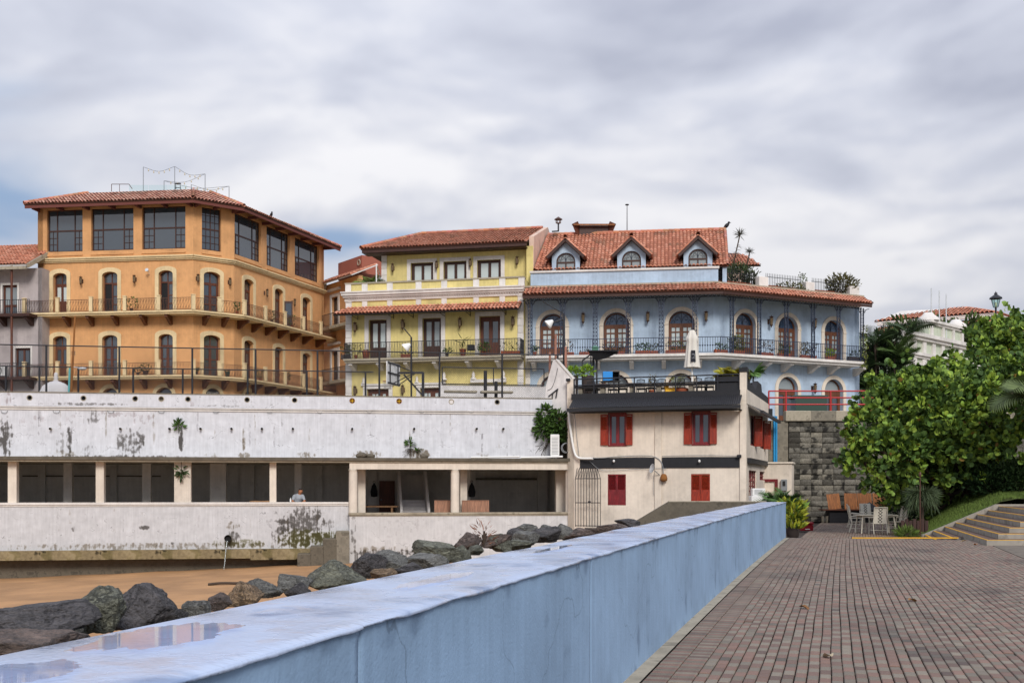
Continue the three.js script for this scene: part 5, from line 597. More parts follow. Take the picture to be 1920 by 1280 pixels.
  const ch = thing('flue', 'dark metal flue with a lantern-shaped cowl between the yellow and blue roofs', 'chimney', at(1047, 434, 73)); part(ch, 'pipe', merge([cyl(0.05, 0.05, 0.55, 8), bar(V(0, 0.03, 0), V(-0.42, 0, 0), 0.05)]), M.iron); part(ch, 'cowl', merge([cyl(0.13, 0.16, 0.04, 6, 0, 0.52), ...[0, 1, 2, 3, 4, 5].map((k) => box(0.05, 0.24, 0.05, 0.15 * Math.cos(k * 1.047), 0.66, 0.15 * Math.sin(k * 1.047))), new THREE.ConeGeometry(0.3, 0.2, 6).translate(0, 0.88, 0)]), M.ironBrown);
}
// ---------- white seafront hall with an open gallery ----------
const W0 = new Face(plan(0, 50), plan(1050, 54)), W = new Face(W0.xz(-3.2), W0.xz(W0.L + 0.1));
// weathered wall paint: mould, drips and washed dirt where the photograph shows them; list: [px, py, rx, ry, strength, kind]
function stained(face, px0, px1, py0, py1, w, h, list, seed) {
  const d = new Uint8Array(w * h * 4), K = { mould: [0.34, 0.32, 0.3], brown: [0.42, 0.36, 0.27], moss: [0.33, 0.31, 0.15], grey: [0.52, 0.5, 0.5], rosy: [0.55, 0.47, 0.46] };
  for (let j = 0; j < h; j++) for (let i = 0; i < w; i++) {
    const px = mix(px0, px1, i / w), py = mix(py1, py0, j / h), n = fbm(px * 0.05, py * 0.07, seed, 5), f = fbm(px * 0.16, py * 0.12, seed + 3, 5), st = fbm(px * 0.3, py * 0.02, seed + 6, 4);
    let c = [0.955, 0.95, 0.945].map((v) => v + 0.08 * n + 0.05 * f + 0.08 * st);
    for (const [x, y, rx, ry, s, k] of list) { const q = ((px - x) / rx) ** 2 + ((py - y) / ry) ** 2; if (q > 1.6) continue; const m = smooth(0.0, 0.62, (1 - q * 0.75) * s * 0.8 + f * 1.1 + n * 0.7 + st * (ry > rx * 2 ? 1.0 : 0.7) - 0.12) * Math.min(1, s) * smooth(1.6, 0.6, q); c = c.map((v, z) => mix(v, K[k][z], m)); }
    // fine cracks
    const cr = Math.abs(fbm(px * 0.02, py * 0.03, seed + 9, 4)); if (cr < 0.004 && n > 0.05) c = c.map((v) => v * 0.75);
    const q = (j * w + i) * 4; d[q] = clamp(c[0]) * 255; d[q + 1] = clamp(c[1]) * 255; d[q + 2] = clamp(c[2]) * 255; d[q + 3] = 255;
  }
  const t = srgb(new THREE.DataTexture(d, w, h)); t.magFilter = THREE.LinearFilter; t.minFilter = THREE.LinearMipmapLinearFilter; t.generateMipmaps = true; t.needsUpdate = true; return t;
}
// uv of a face-plane geometry from photo pixels, so marks lie where they are on the wall
function markUV(g, face, u0, u1, y0, y1) { const p = g.attributes.position, uv = new Float32Array(p.count * 2); for (let i = 0; i < p.count; i++) { uv[2 * i] = (p.getX(i) - u0) / (u1 - u0); uv[2 * i + 1] = (p.getY(i) - y0) / (y1 - y0); } g.setAttribute('uv', new THREE.BufferAttribute(uv, 2)); g.userData.ownUV = true; return g; }
const hall = thing('seafront_hall', 'long white weathered hall with an open columned gallery facing the beach', 'building', W.v(W.L / 2, -2.5));
{
  const o = hall, ySill = 0.88, ySlab = 2.72, ySlabT = 2.93, U = W.off(-0.85), yTop = U.y(525, 742), uR = W.u(655), floorY = -0.1;
  // upper wall
  const mUp = []; for (const [x, y, rx, ry, s, k] of [[4, 825, 14, 40, 0.9, 'mould'], [116, 832, 5, 30, 0.9, 'mould'], [108, 853, 30, 8, 0.5, 'brown'], [226, 832, 26, 28, 0.75, 'mould'], [245, 825, 8, 26, 0.6, 'mould'], [318, 824, 5, 24, 0.95, 'mould'], [150, 845, 14, 12, 0.5, 'mould'], [100, 830, 8, 30, 0.4, 'mould'], [50, 790, 22, 10, 0.35, 'rosy'], [115, 786, 16, 9, 0.35, 'rosy'], [158, 782, 12, 16, 0.6, 'mould'], [190, 778, 22, 7, 0.4, 'rosy'], [225, 778, 14, 6, 0.35, 'rosy'], [255, 788, 26, 10, 0.4, 'rosy'], [60, 820, 20, 22, 0.3, 'grey'], [434, 825, 3, 24, 0.7, 'brown'], [434, 854, 14, 6, 0.6, 'brown'], [376, 854, 16, 5, 0.4, 'brown'], [491, 825, 2, 30, 0.5, 'grey'], [551, 853, 18, 7, 0.65, 'brown'], [667, 852, 28, 9, 0.7, 'brown'], [770, 850, 24, 12, 0.75, 'brown'], [893, 828, 2, 30, 0.6, 'grey'], [943, 828, 2, 30, 0.5, 'grey'], [898, 852, 16, 8, 0.5, 'brown'], [150, 760, 90, 3, 0.6, 'mould'], [400, 761, 90, 2, 0.4, 'mould'], [8, 752, 6, 14, 0.5, 'rosy'], [340, 750, 8, 14, 0.3, 'rosy'], [410, 752, 18, 9, 0.3, 'grey'], [1030, 800, 20, 34, 0.3, 'grey'], [200, 858, 160, 4, 0.7, 'mould'], [620, 860, 200, 2, 0.4, 'mould'], ...Array.from({ length: 34 }, (_, i) => [i * 31 + rr(-12, 12), rr(782, 815), rr(1.5, 4), rr(14, 36), rr(0.2, 0.42), i % 3 ? 'grey' : 'brown'])]) mUp.push([x, y, rx, ry, s, k]);
  const uA = U.u(-60), uB = U.u(1052), yb = U.y(500, 864), tUp = stained(U, -60, 1052, 740, 864, 2048, 256, mUp, 3.3);
  const matUp = mat(0xd6d9e1, { map: tUp, bumpMap: rep(texFine, 0.8), bumpScale: 0, roughness: 0.9 }); delete matUp.bumpMap; matUp.bumpMap = null;
  const port = [55, 156, 253, 302, 352, 463, 552, 660, 748, 846, 932];
  const yPort = (px) => U.y(px, 745 + px * 0.0095);
  fpart(o, 'upper_wall', markUV(clean(plate(R(0, W.L, ySlabT, U.y(525, 766)), [], 0.3)), U, uA, uB, yb, yTop), matUp, U);
  fpart(o, 'parapet_band', markUV(clean(plate(R(0, W.L, U.y(525, 766), yTop), port.map((px) => { const p = new THREE.Path(); p.absarc(U.u(px), yPort(px), 0.115, 0, Math.PI * 2); return p; }), 0.22)), U, uA, uB, yb, yTop), matUp, U, 0, 0, 0.05);
  fpart(o, 'coping', boxR(0, W.L, yTop, yTop + 0.05, -0.3, 0.07), M.concrete, U);
  fpart(o, 'moulding', merge([boxR(0, W.L, -0.06, -0.015, 0.003, 0.09), boxR(0, W.L, -0.16, -0.1, 0.003, 0.05)]), M.whiteTrim, U, 0, U.y(525, 766));
  port.forEach((px, i) => { const rim = fpart(o, 'porthole', new THREE.TorusGeometry(0.115, 0.018, 6, 18), i > 6 && i < 9 ? M.rust : M.paleConcrete, U, U.u(px), yPort(px), 0.05); if (i > 6 && i < 9) part(rim, 'grille', merge([box(0.2, 0.02, 0.02), box(0.02, 0.2, 0.02)]), M.yellowPlastic); part(rim, 'backing', new THREE.CircleGeometry(0.11, 16).translate(0, 0, i === 9 ? -0.02 : -0.17), i === 9 ? M.white : i === 3 ? M.concrete : M.black2); });
  for (const px of [95, 226, 318, 376, 434, 491, 549, 660, 776, 893, 943, 998]) { const s = fpart(o, 'drain_spout', new THREE.CylinderGeometry(0.055, 0.055, 0.24, 10, 1, true).rotateX(Math.PI / 2), M.paleConcrete, U, U.u(px), U.y(px, 804), 0.1); part(s, 'bore', new THREE.CircleGeometry(0.05, 10).translate(0, 0, 0.08), M.black2); }
  // conduit boxes below the moulding
  for (const px of [7, 105, 207, 302, 404, 505, 599, 692, 790, 883, 980]) fpart(o, 'conduit_clip', tube([V(-0.14, 0.05, 0.02), V(-0.1, -0.05, 0.05), V(0.1, -0.06, 0.05), V(0.15, 0.04, 0.02)], 0.012, 8, 4), M.greyMetal, U, U.u(px), U.y(px, 771), 0);
  // roof slab of the gallery
  fpart(o, 'gallery_slab', merge([boxR(0, W.L + 1.0, ySlab, ySlabT, -7, 0.42)]), M.paleConcrete, W); fpart(o, 'slab_edge', boxR(0, W.L + 1.0, ySlab + 0.08, ySlabT + 0.012, 0.423, 0.5), M.darkConcrete, W);
  // lower wall with sill
  const low = [[560, 985, 50, 34, 0.8, 'mould'], [525, 1000, 24, 26, 0.7, 'mould'], [592, 965, 8, 40, 0.7, 'mould'], [610, 985, 14, 14, 0.5, 'mould'], [560, 1012, 46, 20, 0.9, 'moss'], [428, 990, 16, 12, 0.6, 'brown'], [428, 1008, 14, 20, 0.7, 'mould'], [510, 962, 6, 6, 0.5, 'mould'], [130, 991, 6, 5, 0.6, 'mould'], [105, 991, 6, 7, 0.35, 'rosy'], [262, 989, 12, 5, 0.8, 'mould'], [300, 1024, 360, 7, 0.55, 'brown'], [440, 1020, 60, 8, 0.6, 'moss'], [600, 1015, 60, 18, 0.9, 'moss'], [655, 985, 8, 30, 0.4, 'mould'], [315, 1019, 5, 3, 0.8, 'mould'], [500, 985, 12, 22, 0.3, 'grey'], ...Array.from({ length: 20 }, (_, i) => [i * 33 + rr(-12, 12), rr(955, 985), rr(1.5, 4), rr(14, 34), rr(0.18, 0.36), i % 2 ? 'grey' : 'brown'])];
  const yLow = W.y(300, 1030), tLow = stained(W, -60, 660, 943, 1046, 1536, 220, low, 8.1), mLow = mat(0xcccdd1, { map: tLow, roughness: 0.92 });
  const yl0 = W.y(300, 1046), yl1 = W.y(300, 943);
  fpart(o, 'gallery_wall', markUV(clean(plate(R(0, uR + 0.2, yLow, ySill - 0.11), [], 0.35)), W, W.u(-60), W.u(660), yl0, yl1), mLow, W);
  fpart(o, 'gallery_sill', merge([boxR(0, uR, ySill - 0.1, ySill, -0.4, 0.08), boxR(0, uR, ySill - 0.17, ySill - 0.103, 0.003, 0.04)]), M.whiteTrim, W);
  fpart(o, 'footing', boxR(0, W.u(470), yLow - 0.42, yLow - 0.003, -0.35, 0.32), M.moss, W); fpart(o, 'footing', boxR(W.u(470), W.u(625), yLow - 0.5, yLow - 0.003, -0.35, 0.26), M.moss, W);
  fpart(o, 'sea_wall_base', boxR(0, W.L, -3.2, yLow - 0.42, -0.9, -0.38), M.darkConcrete, W);
  for (const [i, [a, b]] of [[13.7, 30], [178.7, 194], [326, 357], [505, 517.5]].entries()) fpart(o, 'pillar', boxR(W.u(a), W.u(b), ySill + 0.002, ySlab - 0.002, -0.42, 0), M.galleryPaint, W);
  for (const px of [-40]) fpart(o, 'pillar', boxR(W.u(px), W.u(px) + 0.4, ySill, ySlab, -0.42, 0), M.galleryPaint, W);
  // inside
  const I1 = W.off(-3), I2 = W.off(-6.3);
  fpart(o, 'gallery_floor', boxR(0, W.L, floorY - 0.2, floorY, -7, -0.36), M.interiorFloor, W);
  fpart(o, 'rear_wall', boxR(0, W.L + 0.9, floorY, ySlab, -6.9, -6.5), M.interior, W); fpart(o, 'end_wall', boxR(W.L + 0.62, W.L + 0.9, floorY, ySlab, -6.5, -0.1), M.interior, W); fpart(o, 'end_wall', boxR(0, 0.3, floorY, ySlab, -6.5, -0.1), M.interior, W);
  for (const [f, a, b] of [[I2, 70, 84], [I1, 118, 134], [I2, 205, 218], [I1, 266, 282], [I1, 393, 423], [I2, 450, 476], [I1, 552, 565], [I2, 591, 604], [I2, 690, 706], [I1, 872, 882], [I2, 883, 892], [I2, 1008, 1026]]) { const u0 = f.u(a), u1 = f.u(b); fpart(o, 'inner_pillar', boxR(u0, u1, floorY, ySlab - 0.001, -0.4, 0), M.interior, f); }
  fpart(o, 'wall_shelf', boxR(I2.u(892), I2.u(1006), 1.95, 2.05, -0.19, 0.1), M.darkConcrete, I2); fpart(o, 'wall_shelf', boxR(I2.u(40), I2.u(300), 2.1, 2.16, -0.19, -0.1), M.darkConcrete, I2);
  { const u0 = I2.u(711), u1 = I2.u(740); const d = fpart(o, 'interior_door', box(u1 - u0, 2.0, 0.06, 0, 1.0, 0), M.wood, I2, (u0 + u1) / 2, floorY, -0.12); part(d, 'handle', new THREE.SphereGeometry(0.05, 8, 6).translate(-0.3, 1.0, 0.05), M.greyMetal); }
  { const u0 = I1.u(754), u1 = I1.u(799), w = u1 - u0; for (let k = 0; k < 6; k++) fpart(o, 'inner_step', boxR(0, w, k * 0.17, (k + 1) * 0.17 - 0.002, -0.3 * (k + 1), -0.3 * k), M.white, I1, u0, floorY, 0.6); for (const s of [-0.14, w + 0.02]) fpart(o, 'stair_side', plate([[0, 0], [3.0, 0], [3.0, 2.5], [2.2, 2.5], [0, 0.55]], [], 0.12).rotateY(Math.PI / 2).translate(0.12, 0, 0), M.white, I1, u0 + s, floorY, 0.7); fpart(o, 'stair_back', boxR(-0.1, w + 0.1, 0, 2.3, -3.2, -3.05), M.interior, I1, u0, floorY, 0.6); }
  // right part: round columns under a deep beam, lower sill, standing forward
  const X = W.off(0.36), a0 = X.u(655), a1 = X.u(1080), a2 = X.u(1262), yS2 = X.y(860, 960.5);
  fpart(o, 'gallery_beam', boxR(a0, a1, X.y(860, 880), ySlab - 0.003, -0.5, 0.0), M.galleryPaint, X);
  fpart(o, 'gallery_wall', markUV(clean(plate(R(a0, a2, -2.3, yS2 - 0.09), [], 0.4)), X, X.u(655), X.u(1262), X.y(900, 1040), yS2), mat(0xd0d0d2, { map: stained(X, 655, 1262, 962, 1040, 1536, 200, [[1110, 982, 40, 16, 0.45, 'mould'], [1160, 975, 30, 12, 0.4, 'mould'], [720, 1036, 80, 8, 0.9, 'mould'], [700, 1028, 60, 6, 0.5, 'brown'], [662, 1000, 5, 40, 0.6, 'mould'], [745, 985, 60, 24, 0.25, 'grey'], [1090, 972, 6, 10, 0.5, 'mould'], [1130, 990, 8, 8, 0.4, 'brown']], 14.2), roughness: 0.92 }), X);
  fpart(o, 'gallery_sill', merge([boxR(a0 - 0.05, a2, yS2 - 0.088, yS2, -0.42, 0.08), boxR(a0, a2, yS2 - 0.15, yS2 - 0.091, 0.003, 0.04)]), M.paleConcrete, X);
  const yBeam = X.y(860, 880), hC = yBeam - yS2 - 0.004; for (const px of [662, 854, 1070]) fpart(o, 'column', lathe([[0.21, 0], [0.205, hC * 0.9], [0.2, hC * 0.97], [0.26, hC], [0, hC]], 18), M.galleryPaint, X, X.u(px), yS2 + 0.002, -0.22);
  for (const [a, b] of [[671, 681], [863, 872], [1043, 1061]]) { const f = X.off(-1.2); fpart(o, 'inner_pillar', boxR(f.u(a), f.u(b) + 0.1, floorY, ySlab - 0.001, -0.35, 0), M.galleryPaint, f); }
  fpart(o, 'side_wall', boxR(a0, a0 + 0.3, -2.3, yS2 - 0.1, -0.36, -0.402 + 0.36), M.white, X);
  // broken steps down to the sand
  for (let k = 0; k < 4; k++) fpart(o, 'beach_step', cbox(0.62, 2.0 - k * 0.34, 1.5, 0.04), k ? M.darkConcrete : M.concrete, X, a0 - 0.32 - k * 0.58, -2.45, -0.3);
  // outfall pipe
  { const p = fpart(o, 'outfall_pipe', new THREE.CylinderGeometry(0.16, 0.16, 0.5, 16, 1, true).rotateX(Math.PI / 2), M.concrete, W, W.u(428), W.y(428, 1008.5), 0.15); part(p, 'bore', new THREE.CircleGeometry(0.15, 14).translate(0, 0, 0.1), M.black2); }
  fpart(o, 'court_floor', boxR(0, W.L + 2, 4.7, 4.9, -8, -0.4), M.concrete, U);
  { const g = tube([V(0, 0, 0), V(-0.02, -0.3, 0.12), V(-0.06, -0.9, 0.2), V(-0.1, -1.35, 0.24)], 0.02, 12, 6); solo('water_jet', g, new THREE.MeshPhysicalMaterial({ color: 0xeaf2f4, roughness: 0.08, transmission: 0.7, thickness: 0.02, ior: 1.33 }), 'thin stream of water falling from the outfall pipe to the sand', 'water', W.v(W.u(427), W.y(427, 1013), 0.36)); }
  // loose stones and rubbish on the slab
  const stone = (px, py, s, lb) => { const g = new THREE.IcosahedronGeometry(s, 1); const p = g.attributes.position; for (let i = 0; i < p.count; i++) { const k = 1 + 0.3 * n3(p.getX(i) * 7 + px, p.getY(i) * 7, p.getZ(i) * 7); p.setXYZ(i, p.getX(i) * k * 1.3, p.getY(i) * k * 0.7, p.getZ(i) * k); } g.computeVertexNormals(); solo('loose_stone', g, M.darkConcrete, lb, 'stone', W.v(W.u(px), ySlabT + s * 0.55, 0.25), 'stones on the gallery roof'); };
  stone(677, 856, 0.22, 'dark rounded stone lying on the edge of the gallery roof'); stone(694, 857, 0.17, 'smaller paler stone beside the dark one on the gallery roof'); stone(795, 857, 0.17, 'flat dark stone right of the wall plant on the gallery roof');
  solo('white_pole', bar(V(-1.1, 0, 0), V(1.2, 0.03, 0), 0.04), M.plasticWhite, 'white plastic pole lying along the gallery roof edge', 'pole', W.v(W.u(925), ySlabT + 0.06, 0.3)); solo('white_pole', bar(V(-0.9, 0, 0), V(1.1, 0.04, 0), 0.05), M.plasticWhite, 'white pole on the roof edge below the air conditioner', 'pole', W.v(W.u(1010), ySlabT + 0.06, 0.3));
  // small weeds rooted in the walls
  const weed = (lb, p, n, s, c, down) => { const t = thing('wall_plant', lb, 'plant', p), sp = []; for (let i = 0; i < n; i++) { const d = randDir(down ? -0.5 : 0.5); sp.push({ p: V(d.x * s * rnd(), d.y * s * rnd() * 1.2, Math.abs(d.z) * s * 0.5), dir: d, s: rr(0.7, 1.3), c: tone(c, rr(0.5, 1.4)) }); } part(t, 'leaves', leafMesh(leafGeo(0.2, 0.09), sp), leafMat, 'stuff'); part(t, 'stem', tube([V(0, down ? 0.5 : -0.35, 0), V(0.02, 0, 0.05), V(0, s * 0.6 * (down ? -1 : 1), 0.1)], 0.015, 8, 4), M.bark); };
  weed('small green weed rooted in the upper white wall', U.v(U.u(335), U.y(335, 798), 0.08), 46, 0.22, GREEN); weed('leafy sprig hanging over a gallery pillar from the slab', W.v(W.u(340), W.y(340, 885), 0.1), 46, 0.28, [0.04, 0.07, 0.025], true); weed('broad-leaved seedling on a crack of the white wall', U.v(U.u(768), U.y(768, 832), 0.1), 26, 0.16, GREEN); weed('tiny sprout right of the broad-leaved seedling', U.v(U.u(783), U.y(783, 846), 0.1), 12, 0.08, GREEN);
  { const p = U.v(U.u(768), U.y(768, 842), 0.08), l = []; for (let i = 0; i < 30; i++) l.push(tube([V(rr(-0.1, 0.1), 0, 0), V(rr(-0.25, 0.25), rr(-0.1, 0.05), 0.04), V(rr(-0.4, 0.4), rr(-0.45, -0.05), 0.03)], 0.006, 5, 3)); solo('root_tuft', merge(l), M.bark, 'brown root tuft spreading below the broad-leaved seedling', 'roots', p); }
  { const t = thing('wall_tree', 'self-sown leafy tree clinging to the white wall beside the air conditioner', 'tree', U.v(U.u(1036), U.y(1036, 822), 0.12)), sp = []; for (const [x, y, r, n] of [[-0.35, 1.2, 0.38, 150], [-0.45, 0.75, 0.36, 120], [-0.5, 0.4, 0.38, 120], [0.25, 0.85, 0.45, 200], [0.3, 0.3, 0.5, 220], [0.0, 0.25, 0.35, 100]]) for (let i = 0; i < n; i++) { const d = randDir(), k = Math.cbrt(rnd()) * r; sp.push({ p: V(x + d.x * k, y + d.y * k, 0.25 + d.z * k * 0.6), dir: V(d.x, d.y - 0.2, d.z + 0.4), s: rr(0.7, 1.3), c: tone([0.05, 0.1, 0.02], rr(0.5, 1.5)) }); } part(t, 'crown', leafMesh(leafGeo(0.22, 0.11), sp), leafMat, 'stuff'); const l = []; for (let i = 0; i < 22; i++) { const a = rr(-1.3, 0.9); l.push(tube([V(0, 0, 0.02), V(a * 0.4, rr(-0.35, -0.1), 0.05), V(a * 0.8, rr(-1.1, -0.4), 0.0)], 0.01, 6, 3)); } part(t, 'roots', merge(l), M.bark, 'stuff'); part(t, 'trunk', merge([tube([V(0, -0.2, 0.05), V(-0.1, 0.3, 0.15), V(-0.35, 1.1, 0.2)], 0.03, 8, 5), tube([V(0, 0, 0.05), V(0.2, 0.4, 0.2), V(0.3, 0.9, 0.2)], 0.03, 8, 5)]), M.bark); }
  // air conditioner and cable coil on the slab
  { const t = thing('air_conditioner', 'pale upright air conditioner unit standing on the gallery roof by the wall tree', 'air conditioner', W.v(W.u(1041), ySlabT, -0.1)); part(t, 'case', cbox(0.42, 1.12, 0.45, 0.02, 0, 0.06), M.plasticWhite); part(t, 'grille', merge(Array.from({ length: 12 }, (_, i) => box(0.3, 0.02, 0.01, 0, 0.25 + i * 0.07, 0.23))), M.greyMetal, 'stuff'); part(t, 'feet', merge([box(0.06, 0.06, 0.4, -0.14, 0.03, 0), box(0.06, 0.06, 0.4, 0.14, 0.03, 0)]), M.iron); }
  solo('cable_coil', merge([new THREE.TorusGeometry(0.24, 0.022, 5, 20), new THREE.TorusGeometry(0.22, 0.02, 5, 20).translate(0.03, 0.02, 0.04), tube([V(0.2, -0.1, 0), V(0.4, -0.3, 0), V(0.7, -0.35, 0.1)], 0.02, 8, 4)]), M.greyMetal, 'coil of grey cable hanging beside the beige house corner', 'cable', W.v(W.u(1061), W.y(1061, 840), 0.1));
  // things inside the gallery
  const bench = thing('work_table', 'low pale timber trestle table inside the gallery', 'table', I1.v(I1.u(712), floorY, 0.4)); part(bench, 'top', box(1.75, 0.07, 0.6, 0, 0.72, 0), M.bench); for (const x of [-0.75, 0.6]) for (const z of [-0.2, 0.2]) part(bench, 'leg', box(0.09, 0.68, 0.09, x, 0.34, z), M.bench);
  for (const [a, b, lb] of [[820, 846, 'pink-brown plywood board leaning behind the middle gallery column'], [866, 917, 'longer plywood board standing right of the middle gallery column']]) { const f = W.off(-0.5), t = solo('plywood_board', merge([box(f.u(b) - f.u(a) + (a < 850 ? 0.3 : 0), 0.55, 0.03, 0, 0.28, 0), box(f.u(b) - f.u(a) + (a < 850 ? 0.3 : 0), 0.04, 0.06, 0, 0.56, 0)]), wood(0xb98a72), lb, 'board', f.v((f.u(a) + f.u(b)) / 2, yS2 - 0.02, 0)); t.rotation.y = W.turn; }
  for (const [px, py, f, lb] of [[701, 918, I2, 'black bag hanging on a pale gallery pillar near the brown door'], [884, 918, I1, 'dark bag hanging behind the middle gallery column']]) { const t = thing('hanging_bag', lb, 'bag', f.v(f.u(px), f.y(px, py), 0.15)); part(t, 'bag', lathe([[0, -0.38], [0.17, -0.34], [0.2, -0.1], [0.12, 0.2], [0.03, 0.34], [0, 0.35]], 10).scale(1, 1, 0.5), M.black2); part(t, 'strap', new THREE.TorusGeometry(0.06, 0.012, 4, 10).translate(0, 0.4, 0), M.black2); }
  solo('timber_offcut', cbox(1.1, 0.06, 0.2, 0.008), M.bench, 'pale timber offcut resting on the gallery sill', 'plank', W.v(W.u(490), ySill + 0.001, -0.2));
  solo('bottle', lathe([[0, 0], [0.04, 0], [0.04, 0.12], [0.015, 0.16], [0.015, 0.2], [0, 0.2]], 8), M.plasticWhite, 'small white bottle on the sill beside the bent worker', 'bottle', W.v(W.u(544), ySill + 0.001, -0.2));
}
{ // person bending over behind the sill
  const f = W.off(-0.75), base = f.v(f.u(559), -0.1, 0), o = thing('person', 'person in a grey t-shirt bent over behind the gallery sill', 'person', base);
  o.rotation.y = W.turn;
  const body = (bones, res, size, c) => { const mc = new MarchingCubes(res, M.shirt, false, false, 200000); mc.isolation = 0; const sm = (a, b, k) => { const h = clamp(0.5 + 0.5 * (b - a) / k); return mix(b, a, h) - k * h * (1 - h); }; const P = V(0, 0, 0); for (let z = 0; z < res; z++) for (let y = 0; y < res; y++) for (let x = 0; x < res; x++) { P.set((x / res * 2 - 1) * size + c.x, (y / res * 2 - 1) * size + c.y, (z / res * 2 - 1) * size + c.z); let d = 9; for (const [a, b, ra, rb] of bones) { const ab = b.clone().sub(a), t = clamp(P.clone().sub(a).dot(ab) / ab.lengthSq()); d = sm(d, P.distanceTo(a.clone().addScaledVector(ab, t)) - mix(ra, rb, t), 0.035); } mc.field[x + y * res + z * res * res] = -d; } mc.update(); const n = mc.count ?? mc.geometry.drawRange.count, g = new THREE.BufferGeometry(); g.setAttribute('position', new THREE.BufferAttribute(mc.positionArray.slice(0, n * 3), 3)); g.setAttribute('normal', new THREE.BufferAttribute(mc.normalArray.slice(0, n * 3), 3)); g.scale(size, size, size).translate(c.x, c.y, c.z); return g; };
  const hip = V(-0.05, 0.86, 0), chest = V(0.02, 1.2, 0.1), neck = V(0.06, 1.34, 0.17), head = V(0.1, 1.45, 0.22);
  const B = [[hip, V(-0.02, 1.05, 0.03), 0.16, 0.165], [V(-0.02, 1.05, 0.03), chest, 0.165, 0.18], [V(-0.13, 1.24, 0.1), V(0.16, 1.24, 0.12), 0.09, 0.09], [chest, neck, 0.12, 0.06], [V(-0.2, 1.24, 0.1), V(-0.27, 1.0, 0.2), 0.055, 0.045], [V(-0.27, 1.0, 0.2), V(-0.12, 0.94, 0.4), 0.043, 0.03], [V(0.22, 1.24, 0.12), V(0.3, 1.0, 0.24), 0.055, 0.045], [V(0.3, 1.0, 0.24), V(0.14, 0.94, 0.42), 0.043, 0.03], [V(-0.13, 0.84, 0), V(-0.12, 0.45, 0.1), 0.09, 0.065], [V(-0.12, 0.45, 0.1), V(-0.12, 0.07, 0), 0.06, 0.04], [V(0.06, 0.84, 0), V(0.1, 0.45, 0.1), 0.09, 0.065], [V(0.1, 0.45, 0.1), V(0.1, 0.07, 0), 0.06, 0.04], [V(-0.12, 0.05, 0), V(-0.12, 0.04, 0.17), 0.045, 0.035], [V(0.1, 0.05, 0), V(0.1, 0.04, 0.17), 0.045, 0.035]];
  for (const s of [-1, 1]) { const w = V(s < 0 ? -0.12 : 0.14, 0.94, s < 0 ? 0.4 : 0.42), pd = V(-s * 0.01, -0.01, 0.08); B.push([w, w.clone().add(pd), 0.028, 0.026]); for (let k = -1.5; k <= 1.5; k++) B.push([w.clone().add(pd).add(V(k * 0.018, 0, 0)), w.clone().add(pd).add(V(k * 0.022, -0.03, 0.06)), 0.009, 0.008]); B.push([w.clone().add(V(-s * 0.02, 0, 0.03)), w.clone().add(V(-s * 0.055, -0.01, 0.08)), 0.011, 0.009]); }
  B.push([neck, head, 0.055, 0.07], [head, V(0.11, 1.5, 0.24), 0.092, 0.095], [V(0.11, 1.44, 0.31), V(0.11, 1.42, 0.335), 0.018, 0.014]);
  part(o, 'body', body(B, 64, 0.86, V(0, 0.84, 0.1)), M.skin);
  part(o, 'shirt', body([[V(-0.04, 0.9, 0), V(-0.02, 1.05, 0.03), 0.175, 0.178], [V(-0.02, 1.05, 0.03), chest, 0.178, 0.19], [V(-0.14, 1.24, 0.1), V(0.17, 1.24, 0.12), 0.1, 0.1], [V(-0.2, 1.24, 0.1), V(-0.24, 1.1, 0.16), 0.07, 0.066], [V(0.22, 1.24, 0.12), V(0.27, 1.1, 0.19), 0.07, 0.066]], 56, 0.5, V(0, 1.1, 0.06)), M.shirt);
  part(o, 'trousers', body([[V(-0.05, 0.84, 0), V(-0.05, 0.9, 0), 0.17, 0.172], [V(-0.13, 0.84, 0), V(-0.12, 0.45, 0.1), 0.102, 0.08], [V(-0.12, 0.45, 0.1), V(-0.12, 0.12, 0.01), 0.078, 0.062], [V(0.06, 0.84, 0), V(0.1, 0.45, 0.1), 0.102, 0.08], [V(0.1, 0.45, 0.1), V(0.1, 0.12, 0.01), 0.078, 0.062]], 48, 0.56, V(0, 0.52, 0.05)), M.trousers);
  part(o, 'hair', body([[V(0.105, 1.5, 0.2), V(0.11, 1.53, 0.24), 0.1, 0.088]], 32, 0.2, V(0.1, 1.5, 0.2)), M.hair);
}
